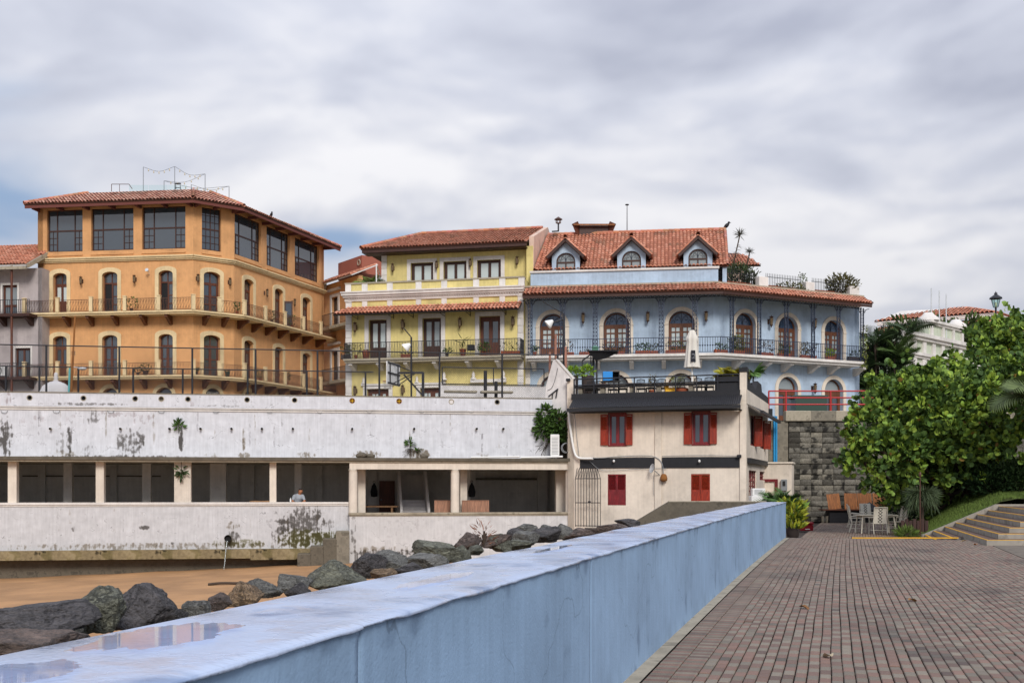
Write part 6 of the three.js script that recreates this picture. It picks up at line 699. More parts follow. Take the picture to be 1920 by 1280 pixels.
{ // chain-link fence of the ball court, two runs
  const mk = (w, list, yT, yM, uEnd, lb) => { const f = W.off(w), yb = hall.userData.top ?? 5.72, o = thing('court_fence', lb, 'fence', f.v(0, 5.7), 'ball court fences'); const us = list.map((p) => f.u(p)); for (const u of us) fpart(o, 'fence_post', cyl(0.05, 0.045, yT - 4.9, 8), M.iron, f, u, 4.9, 0); const a = -0, b = uEnd; const rail = (y) => fpart(o, 'fence_rail', merge([bar(V(a, y, 0), V(b, y, 0), 0.03, 6)]), M.iron, f); rail(yT - 0.02); if (yM) rail(yM); const l = [], h = yT - 5.7, step = 0.11; for (let u = a - h; u < b; u += step) for (const s of [0, 1]) { let x0 = u, x1 = u + h, y0 = 5.7, y1 = yT; if (x0 < a) { y0 += a - x0; x0 = a; } if (x1 > b) { y1 -= x1 - b; x1 = b; } if (x1 - x0 < 0.05) continue; const p = s ? [V(x0, y0, 0), V(x1, y1, 0)] : [V(x0, 11.4 + h - y0, 0), V(x1, 11.4 + h - y1, 0)]; l.push(beam(p[0], p[1], 0.0042, 0.0042)); } fpart(o, 'wire_mesh', merge(l), M.iron, f, 0, 0, 0, 'stuff'); return o; };
  const f = W.off(-1.0), yT = f.y(480, 654), f2 = W.off(-3.2), yT2 = f2.y(480, 693);
  mk(-1.0, [-35, 86, 223, 360, 478.8, 595, 711, 824, 941.5, 1046], yT, 0, f.u(1052), 'tall black chain-link fence standing on the white wall');
  mk(-3.2, [10, 73, 146, 249, 342, 464, 575, 685], yT2, 0, f2.u(700), 'lower black chain-link fence behind the tall one');
  { const g = W.off(-4.5), o = thing('fence_panel', 'framed chain-link panel above the low white court wall', 'fence', g.v(g.u(925), 5.7)); const u0 = g.u(829), u1 = g.u(1020), y0 = g.y(925, 721), y1 = g.y(925, 690); fpart(o, 'frame', merge([bar(V(u0, y0, 0), V(u1, y0, 0), 0.03), bar(V(u0, y1, 0), V(u1, y1, 0), 0.03), bar(V(u0, y0, 0), V(u0, y1, 0), 0.03), bar(V(u1, y0, 0), V(u1, y1, 0), 0.03), bar(V((u0 + u1) / 2, y0, 0), V((u0 + u1) / 2, y1, 0), 0.03)]), M.iron, g); const cw = solo('court_wall', boxR(u0 - 0.1, u1 + 0.2, 4.9, y0 - 0.04, -0.3, 0), M.white, 'low white wall across the end of the ball court', 'wall'); cw.position.copy(g.v(0, 0, -0.05)); cw.rotation.y = g.turn; for (const [a, b] of [[834, 893], [902, 960]]) { const c = solo('court_bench', cbox(g.u(b) - g.u(a), 0.12, 0.4, 0.03), M.paleConcrete, a < 880 ? 'pale concrete bench slab before the low white court wall' : 'second pale bench slab nearer the sloping white wall', 'bench', W.off(-2.2).v((W.off(-2.2).u(a) + W.off(-2.2).u(b)) / 2, g.y(900, 744), 0), 'court benches'); c.rotation.y = g.turn; } }
  for (const [px, py, lb] of [[910, 695, 'short black post standing before the low white court wall'], [930, 715, 'shorter black post right of its taller neighbour in the court']]) { const g = W.off(-2.5); solo('court_post', cyl(0.085, 0.085, g.y(px, py) - 4.9, 8), M.iron, lb, 'post', g.v(g.u(px), 4.9, 0)); }
  // basketball stand
  const g = W.off(-2.8), b = thing('basketball_hoop', 'black basketball stand with a white backboard seen from the side', 'basketball hoop', g.v(g.u(793), 4.9)); const q = (px, py, w = 0) => { const p = g.v(g.u(px), g.y(px, py), w); return p.sub(b.position); };
  part(b, 'post', merge([beam(q(793, 745), q(793, 698), 0.13, 0.13), beam(q(794, 698.5), q(745, 699), 0.1, 0.1), beam(q(792, 741), q(757, 702), 0.08, 0.08), bar(q(775, 697), q(736, 682), 0.025), bar(q(777, 701), q(747, 722), 0.025), bar(q(775, 700), q(736, 719), 0.025)]), M.iron);
  { const bw = part(b, 'backboard', merge([boxR(-0.03, 0.03, -0.55, 0.55, -0.9, 0.9)]), M.plasticWhite); bw.position.copy(q(737, 701)); bw.rotation.y = -0.25; part(bw, 'brace', merge([boxR(0.033, 0.07, -0.5, 0.5, -0.6, -0.52), boxR(0.033, 0.07, -0.5, 0.5, 0.52, 0.6), boxR(0.033, 0.07, -0.04, 0.04, -0.85, 0.85), boxR(0.033, 0.07, -0.53, -0.46, -0.85, 0.85), boxR(0.033, 0.07, 0.46, 0.53, -0.85, 0.85)]), M.iron); part(bw, 'rim', new THREE.TorusGeometry(0.23, 0.014, 5, 18).rotateX(Math.PI / 2).translate(-0.3, -0.35, 0), M.red); const net = []; for (let i = 0; i < 12; i++) { const a = i * 0.5236; for (const s of [-1, 1]) net.push(bar(V(-0.3 + 0.23 * Math.cos(a), -0.35, 0.23 * Math.sin(a)), V(-0.3 + 0.14 * Math.cos(a + s * 0.5), -0.75, 0.14 * Math.sin(a + s * 0.5)), 0.006, 3)); } part(bw, 'net', merge(net), M.canvas, 'stuff'); }
  // court floodlights on poles
  for (const [px, pts, lamp, lb] of [[771, [[771, 745], [771, 632], [756, 614]], [[760, 652], -1], 'black court lighting pole with a white bell lamp before the yellow house'], [1057, [[1057, 800], [1057, 588], [1018, 565]], [[1028, 608], -1], 'dark leaning lighting pole with a white bell lamp before the blue house']]) { const h = W.off(-1.6), o = thing('court_light', lb, 'lamp post', h.v(h.u(px), 4.9), 'court floodlights'); const Q2 = (x, y) => h.v(h.u(x), h.y(x, y), 0).sub(o.position); part(o, 'pole', merge([bar(Q2(...pts[0]), Q2(...pts[1]), 0.045, 8), bar(Q2(...pts[1]), Q2(...pts[2]), 0.03, 6)]), M.iron); const [lx, ly] = lamp[0]; const c = Q2(lx, ly); part(o, 'lamp_arm', bar(c.clone().add(V(0.25, 0.1, 0)), Q2(px, ly - 10), 0.04, 6), M.iron); part(o, 'lamp_shade', lathe([[0.06, 0.3], [0.11, 0.22], [0.22, 0.02], [0.24, -0.05], [0.2, -0.04], [0.1, 0.18], [0, 0.2]], 14).rotateZ(-0.9).translate(c.x, c.y, c.z), M.plasticWhite); }
  // white dome with finial, painted pole, street lamp arm
  { const h = W.off(-3.0), p = h.v(h.u(104), 0, 0), yb = h.y(104, 742), o = thing('dome', 'small white plaster dome with a ball finial behind the wall', 'dome', V(p.x, yb - 0.4, p.z)); part(o, 'shell', lathe([[0.76, 0], [0.75, 0.4], [0.72, 0.6], [0.6, 0.84], [0.4, 1.0], [0.2, 1.08], [0, 1.1]], 24), M.white); part(o, 'finial', lathe([[0.12, 1.06], [0.13, 1.12], [0.07, 1.18], [0.12, 1.26], [0.07, 1.34], [0.1, 1.42], [0.05, 1.5], [0, 1.52]], 12), M.white); }
  { const h = W.off(-2.0), o = thing('utility_pole', 'leaning rusty brown pole with a turquoise sleeve before the orange house', 'pole', h.v(h.u(133), 4.9)); const Q2 = (x, y) => h.v(h.u(x), h.y(x, y), 0).sub(o.position); part(o, 'pole', merge([bar(Q2(132, 745), Q2(136, 668), 0.06, 8), bar(Q2(136, 670), Q2(140, 592), 0.045, 8)]), M.rust); part(o, 'sleeve', bar(Q2(128, 745), Q2(130, 690), 0.05, 8), M.teal); part(o, 'lamp', merge([bar(Q2(136, 688), Q2(152, 690), 0.02), new THREE.SphereGeometry(0.14, 10, 6).scale(1.4, 0.5, 1).translate(...Q2(154, 691).toArray())]), M.paleMetal); part(o, 'bracket', merge([box(0.16, 0.05, 0.05).translate(...Q2(137, 660).toArray()), box(0.16, 0.05, 0.05).translate(...Q2(137, 664).toArray())]), M.iron); }
}
// ---------- beige house ----------
const BF = new Face(plan(1065, 53.6), plan(1400, 51)), BS = new Face(plan(1400, 51), plan(1441, 60.3));
{
  const o = thing('beige_house', 'cream plastered house with red shutters and a black roof terrace above the beach', 'house', BF.v(BF.L, 0));
  const y = (px, py) => BF.y(px, py), L = BF.L, yT = y(1230, 742), yF = -2.6;
  const win = [[1142, 1173.5], [1299, 1331]].map(([a, b]) => [BF.u(a), BF.u(b)]), wy0 = y(1230, 833.5), wy1 = y(1230, 775), low = [[1139.8, 1173.7], [1296, 1331.6]].map(([a, b]) => [BF.u(a), BF.u(b)]), ly0 = y(1230, 947.5), ly1 = y(1230, 888.5);
  const sw = [[1407.5, 1417], [1426, 1434]].map(([a, b]) => [BS.u(a), BS.u(b)]), sy0 = BS.y(1420, 838), sy1 = BS.y(1420, 782);
  fpart(o, 'wall', plate(R(0, L, yF, yT), [...win.map(([a, b]) => rectHole(a, b, wy0, wy1)), ...low.map(([a, b]) => rectHole(a, b, ly0, ly1))], 0.35), M.cream, BF);
  const sd = [[BS.u(1404.5), BS.u(1419), BS.y(1412, 960), BS.y(1412, 882)], [BS.u(1425), BS.u(1436), BS.y(1430, 900), BS.y(1430, 884)]];
  fpart(o, 'wall', plate([[0, yF], [BS.L, yF], [BS.L, yT], [0, yT]], [...sw.map(([a, b]) => rectHole(a, b, sy0, sy1)), ...sd.map((q) => rectHole(...q))], 0.35), M.cream, BS);
  { const d = new Face(Back(BF, 0, 9), BF.a); fpart(o, 'wall', plate(R(0, d.L, yF, yT), [], 0.3), M.cream, d); }
  part(o, 'terrace_floor', slab([[0.05, 0.05], [L - 0.05, 0.05], [L - 0.05, 9.2], [0.05, 9.2]].map(([u, w]) => rel(o, BF.xz(u, -w))), yT - 0.25, yT - 0.05), M.interiorFloor); part(o, 'inner_wall', slab([[0.5, 2.2], [L - 0.5, 2.2], [L - 0.5, 8.5], [0.5, 8.5]].map(([u, w]) => rel(o, BF.xz(u, -w))), yF, yT - 0.3), M.interior);
  for (const [a, b] of [[1228.5, 1241], [1388, 1399.5]]) fpart(o, 'pilaster', boxR(BF.u(a), BF.u(b), yF, yT - 0.4, 0.003, 0.07), M.cream, BF);
  for (const [a, b] of [[1088, 1227.5], [1242, 1387]]) fpart(o, 'black_band', boxR(BF.u(a), BF.u(b), y(1230, 877), y(1230, 857.5), 0.003, 0.05), M.blackWall, BF); fpart(o, 'black_band', boxR(0.25, BS.L, BS.y(1420, 871), BS.y(1420, 862), 0.003, 0.16), M.gutter, BS);
  // windows and shutters; each slat built
  const shutter = (face, name, u, yb, w, wd, h, m, turn, open = 0) => { const s = fpart(o, name, framePlate(R(-wd / 2, wd / 2, 0, h), R(-wd / 2 + 0.045, wd / 2 - 0.045, h * 0.5, h - 0.06), 0.045), m, face, u, yb, w); s.rotation.y += turn; for (let i = 0; i < 11; i++) part(s, 'slat', box(wd - 0.092, 0.055, 0.012).rotateX(0.6).translate(0, h * 0.5 + 0.03 + i * (h * 0.5 - 0.1) / 11, -0.02), m); part(s, 'panel', cbox(wd - 0.14, h * 0.36, 0.016, 0.005).translate(0, h * 0.08, 0.004), m); return s; };
  win.forEach(([a, b], i) => { const Wd = b - a - 0.01, H = wy1 - wy0 - 0.01; joinery(o, 'window', BF, (a + b) / 2, wy0 + 0.005, -0.08, Wd, H, 0, [[R(-Wd / 2 + 0.1, -0.08, 0.1, H - 0.1), M.glass], [R(0.08, Wd / 2 - 0.08, 0.1, H - 0.1), M.glass]], M.shutterDark); fpart(o, 'window_frame', framePlate(R(a - 0.04, b + 0.04, wy0 - 0.05, wy1 + 0.06), R(a + 0.002, b - 0.002, wy0 + 0.002, wy1 - 0.002), 0.05), M.shutterDark, BF, 0, 0, 0.045); for (const s of [-1, 1]) shutter(BF, 'shutter', (s < 0 ? a - 0.22 : b + 0.18), wy0, 0.09, s < 0 ? 0.36 : 0.32, H, M.shutter, s * 0.12); });
  if (1) { const [a, b] = win[1]; const lp = fpart(o, 'pendant_lamp', new THREE.SphereGeometry(0.04, 10, 8), mat(0xffe2a0, { emissive: 0xffc060, emissiveIntensity: 3 }), BF, a + 0.3, y(1310, 803), -0.6); const pl = new THREE.PointLight(0xffc878, 0.6, 4); pl.castShadow = true; pl.shadow.radius = 2; pl.position.copy(BF.v(a + 0.3, y(1310, 803), -0.55)); scene.add(pl); }
  low.forEach(([a, b]) => { const wd = (b - a) / 2 - 0.01; for (const s of [0, 1]) shutter(BF, 'shutter', a + wd / 2 + 0.005 + s * (wd + 0.01), ly0 + 0.01, 0.0, wd, ly1 - ly0 - 0.02, a === low[0][0] ? M.shutterDark : M.shutter, 0); });
  sw.forEach(([a, b]) => { joinery(o, 'window', BS, (a + b) / 2, sy0 + 0.005, -0.1, b - a - 0.01, sy1 - sy0 - 0.01, 0, [[R(-(b - a) / 2 + 0.1, (b - a) / 2 - 0.1, 0.1, sy1 - sy0 - 0.12), M.glass]], M.shutterDark); shutter(BS, 'shutter', b - 0.1, sy0, 0.16, 0.62, sy1 - sy0, M.shutter, -0.55); });
  sd.forEach(([a, b, y0, y1]) => { const n = 4, m = Math.max(2, Math.round((y1 - y0) / 0.24)); fpart(o, 'lattice', merge([...Array.from({ length: n + 1 }, (_, i) => box(0.05, y1 - y0, 0.05, a + (b - a) * i / n, (y0 + y1) / 2, 0)), ...Array.from({ length: m + 1 }, (_, i) => box(b - a, 0.05, 0.04, (a + b) / 2, y0 + (y1 - y0) * i / m, 0.004))]), M.shutterDark, BS, 0, 0, -0.1); });
  // corrugated awning with gutter
  { const g = [], n = 84, u0 = BF.off(0.9).u(1066), u1 = BF.off(0.9).u(1388), yt = y(1230, 745), ye = BF.off(0.9).y(1230, 762); const pos = []; const z0 = 0.06, z1 = 0.92; for (let i = 0; i < n * 2; i++) { const a = mix(u0, u1, i / (n * 2)), b = mix(u0, u1, (i + 1) / (n * 2)), ha = i % 2 ? 0.035 : 0, hb = i % 2 ? 0 : 0.035; pos.push(a, yt + ha, z0, a, ye + ha, z1, b, ye + hb, z1, a, yt + ha, z0, b, ye + hb, z1, b, yt + hb, z0); } const gg = new THREE.BufferGeometry(); gg.setAttribute('position', new THREE.Float32BufferAttribute(pos, 3)); gg.computeVertexNormals(); fpart(o, 'corrugated_awning', gg, M.roofBlack, BF); fpart(o, 'gutter', boxR(u0 - 0.05, u1 + 0.03, ye - 0.16, ye - 0.01, z1 - 0.02, z1 + 0.12), M.gutter, BF); fpart(o, 'soffit', boxR(u0, u1, ye - 0.2, ye - 0.17, 0.07, z1), M.blackWall, BF); fpart(o, 'black_fascia', boxR(BF.u(1072), L - 0.28, yt - 0.02, yt + 0.26, 0.003, 0.075), M.blackWall, BF);
    const v0 = 0.5, v1 = BS.L - 0.4; const pp = []; for (let i = 0; i < 30; i++) { const a = mix(v0, v1, i / 30), b = mix(v0, v1, (i + 1) / 30), ya = BS.y(1420, 768), yb = ya - 0.28; pp.push(a, ya, 0.05, a, yb, 0.6, b, yb + 0.02, 0.6, a, ya, 0.05, b, yb + 0.02, 0.6, b, ya + 0.02, 0.05); } const g2 = new THREE.BufferGeometry(); g2.setAttribute('position', new THREE.Float32BufferAttribute(pp, 3)); g2.computeVertexNormals(); fpart(o, 'side_awning', g2, M.roofBlack, BS); fpart(o, 'gutter', boxR(v0, v1, BS.y(1420, 768) - 0.42, BS.y(1420, 768) - 0.29, 0.56, 0.7), M.gutter, BS); }
  // terrace parapet: rail, posts, black end wall, corner pillar and stepped side parapet
  const yR = y(1230, 706), u0 = BF.u(1075), u1 = L - 0.3; fpart(o, 'terrace_rail', merge([bar(V(u0, yR, 0), V(u1, yR, 0), 0.035), bar(V(u0, yR - 0.3, 0), V(u1, yR - 0.3, 0), 0.03)]), M.iron, BF, 0, 0, -0.06); const np = 8; for (let i = 0; i <= np; i++) fpart(o, 'rail_post', box(0.05, yR - yT, 0.05, 0, (yR - yT) / 2, 0), M.iron, BF, mix(u0 + 0.03, u1 - 0.03, i / np), yT, -0.06);
  for (const px of [1086, 1128, 1183, 1234, 1294]) fpart(o, 'terrace_pier', box(0.2, yR - yT - 0.35, 0.25, 0, (yR - yT - 0.35) / 2, 0), M.concrete, BF, BF.u(px), yT, -0.3); fpart(o, 'terrace_beam', boxR(u0, BF.u(1340), yR - 0.42, yR - 0.33, -0.42, -0.1), M.blackWall, BF);
  fpart(o, 'black_end_wall', boxR(BF.u(1340), L - 0.3, yT - 0.02, yR - 0.06, -0.32, -0.11), M.blackWall, BF);
  fpart(o, 'corner_pillar', boxR(L - 0.3, L, yT - 0.3, y(1396, 697), -0.3, 0.005), M.cream, BF); fpart(o, 'pillar_cap', boxR(L - 0.33, L + 0.03, y(1396, 697), y(1396, 689), -0.34, 0.04), M.blackWall, BF);
  { const yy = (q) => BS.y(1420, q); fpart(o, 'side_parapet', plate([[0.31, yT - 0.2], [BS.L, yT - 0.2], [BS.L, yT + 0.55], [6.6, yT + 0.6], [6.3, yT + 0.95], [4.6, yT + 0.98], [3.9, yT + 0.5], [1.4, yT + 0.62], [0.9, yT + 1.2], [0.31, yT + 1.25]], [], 0.25), M.blackWall, BS, 0, 0, 0.006); fpart(o, 'parapet_wall', boxR(0.02, BS.L, yT - 0.45, yT + 0.2, 0.01, 0.02), M.cream, BS); }
  { const g = BF.off(-4.4); fpart(o, 'rear_parapet', boxR(0.3, L - 0.4, yT - 0.05, yT + 1.0, -0.2, 0), M.ringTrim, g); }
  // downpipe, satellite dish, lamps, cables, gate, low annex
  fpart(o, 'downpipe', tube([V(0.1, y(1066, 772), 0.2), V(0.14, y(1066, 800), 0.12), V(0.4, y(1078, 852), 0.14), V(0.55, y(1085, 858), 0.2), V(1.3, y(1095, 860), 0.3)], 0.055, 20, 8), M.plasticWhite, BF);
  { const d = fpart(o, 'satellite_dish', lathe([[0, 0.03], [0.12, 0.045], [0.22, 0.1], [0.225, 0.11], [0.12, 0.06], [0, 0.045]], 18).rotateX(1.35).rotateY(-0.9), M.paleMetal, BF, BF.u(1229), y(1229, 879), 0.35); part(d, 'arm', merge([bar(V(0.05, -0.1, 0), V(0.22, -0.28, -0.25), 0.02), bar(V(0, -0.05, 0.1), V(-0.1, -0.1, 0.25), 0.012)]), M.greyMetal); }
  fpart(o, 'cable', merge([tube([V(BF.u(1085), y(1085, 858), 0.1), V(BF.u(1130), y(1130, 858.5), 0.09), V(BF.u(1160), y(1160, 856), 0.09), V(BF.u(1230), y(1230, 857), 0.1), V(BF.u(1242), y(1242, 868), 0.1), V(BF.u(1245), y(1245, 888), 0.1)], 0.02, 30, 5), tube([V(BF.u(1107), y(1107, 865), 0.08), V(BF.u(1125), y(1125, 880), 0.08), V(BF.u(1150), y(1150, 882), 0.08), V(BF.u(1200), y(1200, 879), 0.08), V(BF.u(1250), y(1250, 878), 0.08)], 0.012, 24, 4), tube([V(BF.u(1227), y(1227, 888), 0.08), V(BF.u(1226), y(1226, 915), 0.08), V(BF.u(1227), y(1227, 928), 0.08)], 0.01, 10, 4), tube([V(BF.u(1078), y(1078, 775), 0.08), V(BF.u(1082), y(1082, 815), 0.08), V(BF.u(1087), y(1087, 856), 0.1)], 0.014, 10, 4), tube([V(BF.u(1242), y(1242, 855), 0.08), V(BF.u(1320), y(1320, 853.5), 0.08), V(BF.u(1387), y(1387, 855), 0.1)], 0.014, 10, 4)]), M.greyMetal, BF);
  solo('rusty_bell', lathe([[0.06, 0.22], [0.12, 0.18], [0.17, 0.02], [0.16, -0.1], [0.05, -0.14], [0, -0.1]], 12), M.rust, 'rust-brown round fitting hanging from a cable on the cream pilaster', 'fitting', BF.v(BF.u(1246), y(1246, 897), 0.16));
  for (const px of [1153, 1313]) { const l = fpart(o, 'wall_lamp', merge([box(0.1, 0.08, 0.04), bar(V(0, 0, 0), V(0, 0.04, 0.16), 0.015)]), M.iron, BF, BF.u(px), y(px, 862), 0.055); part(l, 'bulb', new THREE.SphereGeometry(0.055, 10, 8).scale(1, 1.25, 1).translate(0, -0.06, 0.16), M.plasticWhite); }
  { const l = fpart(o, 'floodlight', cbox(0.2, 0.14, 0.12, 0.02), M.iron, BF, BF.u(1387), y(1387, 858), 0.15); }
  { const f = BF.off(0.4), u0_ = f.u(1079), u1_ = f.u(1126), g = thing('security_gate', 'dark iron barred cage door between the gallery and the cream house', 'gate', f.v(u0_, -0.3)), l = [], h = f.y(1100, 897) + 0.3, n = 9; for (let i = 0; i <= n; i++) { const u = (u1_ - u0_) * i / n; part(g, 'bar', bar(V(u, 0, 0), V(u, h, 0), 0.016, 5), M.iron); l.push(bar(V(u, h, 0), V(u * 0.8, h + 0.5, -0.35), 0.014, 4)); if (i < n) l.push(bar(V(u, h, 0), V((u + (u1_ - u0_) / n) * 0.8, h + 0.5, -0.35), 0.01, 4)); } for (const y_ of [0.05, h * 0.5, h]) l.push(bar(V(0, y_, 0), V(u1_ - u0_, y_, 0), 0.02, 5)); part(g, 'frame', merge(l), M.iron); part(g, 'lock', cbox(0.12, 0.08, 0.06, 0.01, (u1_ - u0_) * 0.56, h * 0.5), M.iron); g.rotation.y = BF.turn; }
  { const f = W.off(0.36).off(-0.2), px = 1194, o2 = thing('table_base', 'dark cast iron pedestal table base with curled legs on the low white wall', 'table base', f.v(f.u(px), W.off(0.36).y(860, 960.5) - 0.01)), l = []; const cl = (s, y0, y1, r0, r1) => tube([V(s * 0.12, 0.42, 0), V(s * 0.14, (0.42 + y0) / 2, 0), V(s * r0, y0, 0), V(s * r1, y1, 0)], 0.03, 10, 5); for (const s of [-1, 1]) { l.push(tube([V(s * 0.11, 0.36, 0), V(s * 0.12, 0.56, 0), V(s * 0.14, 0.72, 0), V(s * 0.26, 0.82, 0)], 0.028, 10, 5), tube([V(s * 0.12, 0.36, 0), V(s * 0.2, 0.42, 0), V(s * 0.28, 0.48, 0), V(s * 0.38, 0.5, 0)], 0.026, 10, 5), tube([V(s * 0.12, 0.36, 0), V(s * 0.18, 0.18, 0), V(s * 0.26, 0.1, 0), V(s * 0.4, 0.05, 0)], 0.03, 10, 5), tube([V(s * 0.1, 0.36, 0), V(s * 0.09, 0.15, 0.04), V(s * 0.12, 0.02, 0.12)], 0.026, 8, 5)); } l.push(bar(V(-0.14, 0.36, 0), V(0.14, 0.36, 0), 0.03), bar(V(-0.12, 0.62, 0), V(0.12, 0.62, 0), 0.02)); part(o2, 'legs', merge(l), M.iron); }
}
// ---------- houses at the edges ----------
{ // grey house left of the orange one
  const f = new Face(plan(-150, 80.6), plan(78, 79.4)), o = thing('grey_house', 'grey plastered house with red tiled roof and iron balconies left of the orange house', 'house', f.v(f.L / 2, 5.2)), uu = (p) => f.u(p);
  const yF = [9.3, 13.75], yT = f.y(40, 503), ds = [[4, 32], [28, 57]].map(([a, b]) => [uu(a), uu(b)]);
  fpart(o, 'wall', plate(R(0, f.L, 5, yT), [rectHole(ds[0][0], ds[0][1], yF[1], yF[1] + 2.2), rectHole(ds[1][0], ds[1][1], yF[0], yF[0] + 2.15)], 0.4), M.greyHouse, f);
  { const e = new Face(f.b, Back(f, f.L, 9)); fpart(o, 'wall', plate(R(0, e.L, 5, yT), [], 0.3), M.greyHouse, e); }
  part(o, 'inner_wall', slab([[0.5, 1.6], [f.L - 0.5, 1.6], [f.L - 0.5, 7], [0.5, 7]].map(([u, w]) => rel(o, f.xz(u, -w))), -0.2, yT - 5.4), M.interior);
  ds.forEach(([a, b], i) => { const y = yF[1 - i], W_ = b - a - 0.01, H = i ? 2.14 : 2.19; fpart(o, 'door_surround', ringPlate(R(a - 0.12, b + 0.12, y, y + H + 0.14), R(a + 0.003, b - 0.003, y, y + H), 0.06), M.whiteTrim, f, 0, 0, 0.05); joinery(o, 'door', f, (a + b) / 2, y + 0.004, -0.15, W_, H, 0, [[R(-W_ / 2 + 0.12, -0.07, 0.8, H - 0.15), i ? M.glass : M.curtainGrey], [R(0.07, W_ / 2 - 0.12, 0.8, H - 0.15), i ? M.glass : M.curtainGrey], [R(-W_ / 2 + 0.12, -0.07, 0.15, 0.65), M.glass], [R(0.07, W_ / 2 - 0.12, 0.15, 0.65), M.glass]], M.wood); });
  for (const [k, y] of yF.entries()) { fpart(o, 'balcony_floor', boxR(0, uu(70), y - 0.2, y, 0.003, 1.1), M.woodDark, f); const n = 6, w = uu(70) / n; for (let i = 0; i < n; i++) fpart(o, 'balcony_railing', barBay(w, 0.95, 0.16), M.iron, f, i * w, y, 1.05, 'stuff'); for (const px of [10, 60, -40]) fpart(o, 'console', consoleGeo(0.9, 0.55, 0.25), M.woodDark, f, uu(px), y - 0.203, 0.003); }
  for (const px of [36, -30]) fpart(o, 'veranda_post', cyl(0.09, 0.08, yT - 5.6, 8), M.wood, f, uu(px), 5.6, 1.0);
  const yE = f.y(36, 503), q = [f.v(0, yE, 1.3), f.v(f.L - 0.5, yE, 1.3), f.v(f.L - 0.1, yE + 2.2, -2.6), f.v(0, yE + 2.2, -2.6)]; tiled(o, q, M.whiteTrim, { pitch: 0.24, r: 0.115 }); fpart(o, 'eave_board', boxR(0, f.L - 0.5, -0.3, -0.08, 1.1, 1.25), M.paleConcrete, f, 0, yE); fpart(o, 'verge_board', beam(V(f.L - 0.42, -0.1, 1.2), V(f.L - 0.02, 2.05, -2.6), 0.1, 0.28), M.paleConcrete, f, 0, yE);
  const a = thing('air_conditioner', 'white outdoor air conditioner unit mounted on the grey house wall', 'air conditioner', f.v(uu(8), yF[0] + 0.1, 0.45)); part(a, 'case', cbox(0.85, 0.75, 0.35, 0.03), M.plasticWhite); part(a, 'fan', merge([new THREE.TorusGeometry(0.24, 0.02, 5, 18).translate(-0.12, 0.38, 0.18), ...[0, 1, 2, 3].map((k) => box(0.44, 0.015, 0.01).rotateZ(k * 0.785).translate(-0.12, 0.38, 0.185))]), M.iron);
}
{ // ochre house between the orange and yellow houses
  const f = new Face(plan(600, 95.5), plan(672, 90)), o = thing('ochre_house', 'shaded ochre house with white door frames squeezed between the orange and yellow houses', 'house', f.v(f.L / 2, 5.2)), uu = (p) => f.u(p), yF = [f.y(632, 716), f.y(632, 614)], yT = f.y(632, 528);
  const a = uu(622), b = uu(634); fpart(o, 'wall', plate(R(-1, f.L, 5, yT), yF.map((y) => rectHole(a, b, y, y + 2.6)), 0.4), M.orange, f); part(o, 'inner_wall', slab([[-0.8, 1.5], [f.L, 1.5], [f.L, 6], [-0.8, 6]].map(([u, w]) => rel(o, f.xz(u, -w))), -0.2, yT - 5.4), M.interior);
  for (const y of yF) { fpart(o, 'door_surround', ringPlate(R(a - 0.25, b + 0.25, y, y + 2.85), R(a + 0.003, b - 0.003, y, y + 2.6), 0.08), M.whiteTrim, f, 0, 0, 0.07); fpart(o, 'door_hood', boxR(a - 0.45, b + 0.45, y + 3.1, y + 3.3, 0.003, 0.2), M.whiteTrim, f); joinery(o, 'door', f, (a + b) / 2, y, -0.2, b - a - 0.01, 2.59, 0, [[R(-(b - a) / 2 + 0.1, -0.04, 0.9, 2.4), M.glass], [R(0.04, (b - a) / 2 - 0.1, 0.9, 2.4), M.glass]], M.woodDark); fpart(o, 'balcony_floor', boxR(uu(612), f.L, y - 0.25, y - 0.004, 0.003, 1.0), M.paleConcrete, f); fpart(o, 'balcony_railing', barBay(f.L - uu(612), 1.0, 0.16), M.iron, f, uu(612), y, 0.95, 'stuff'); }
  tiled(o, [f.v(-1, yT - 0.1, 0.8), f.v(f.L + 0.3, yT - 0.1, 0.8), f.v(f.L + 0.3, yT + 1.0, -1.6), f.v(-1, yT + 1.0, -1.6)], M.whiteTrim, { pitch: 0.26, r: 0.125 });
  fpart(o, 'roof_box', merge([boxR(uu(606), uu(650), yT + 0.6, yT + 2.1, -3.6, -1.4)]), mat(0x9a5a48), f); fpart(o, 'roof_box_vent', new THREE.TorusGeometry(0.22, 0.05, 6, 16), M.paleConcrete, f, uu(645), yT + 1.55, -1.36);
  fpart(o, 'wall_clock', merge([new THREE.CylinderGeometry(0.45, 0.45, 0.08, 20).rotateX(Math.PI / 2), new THREE.TorusGeometry(0.42, 0.05, 6, 20).translate(0, 0, 0.04)]), M.whiteTrim, f, uu(609), f.y(609, 536), 0.1);
}
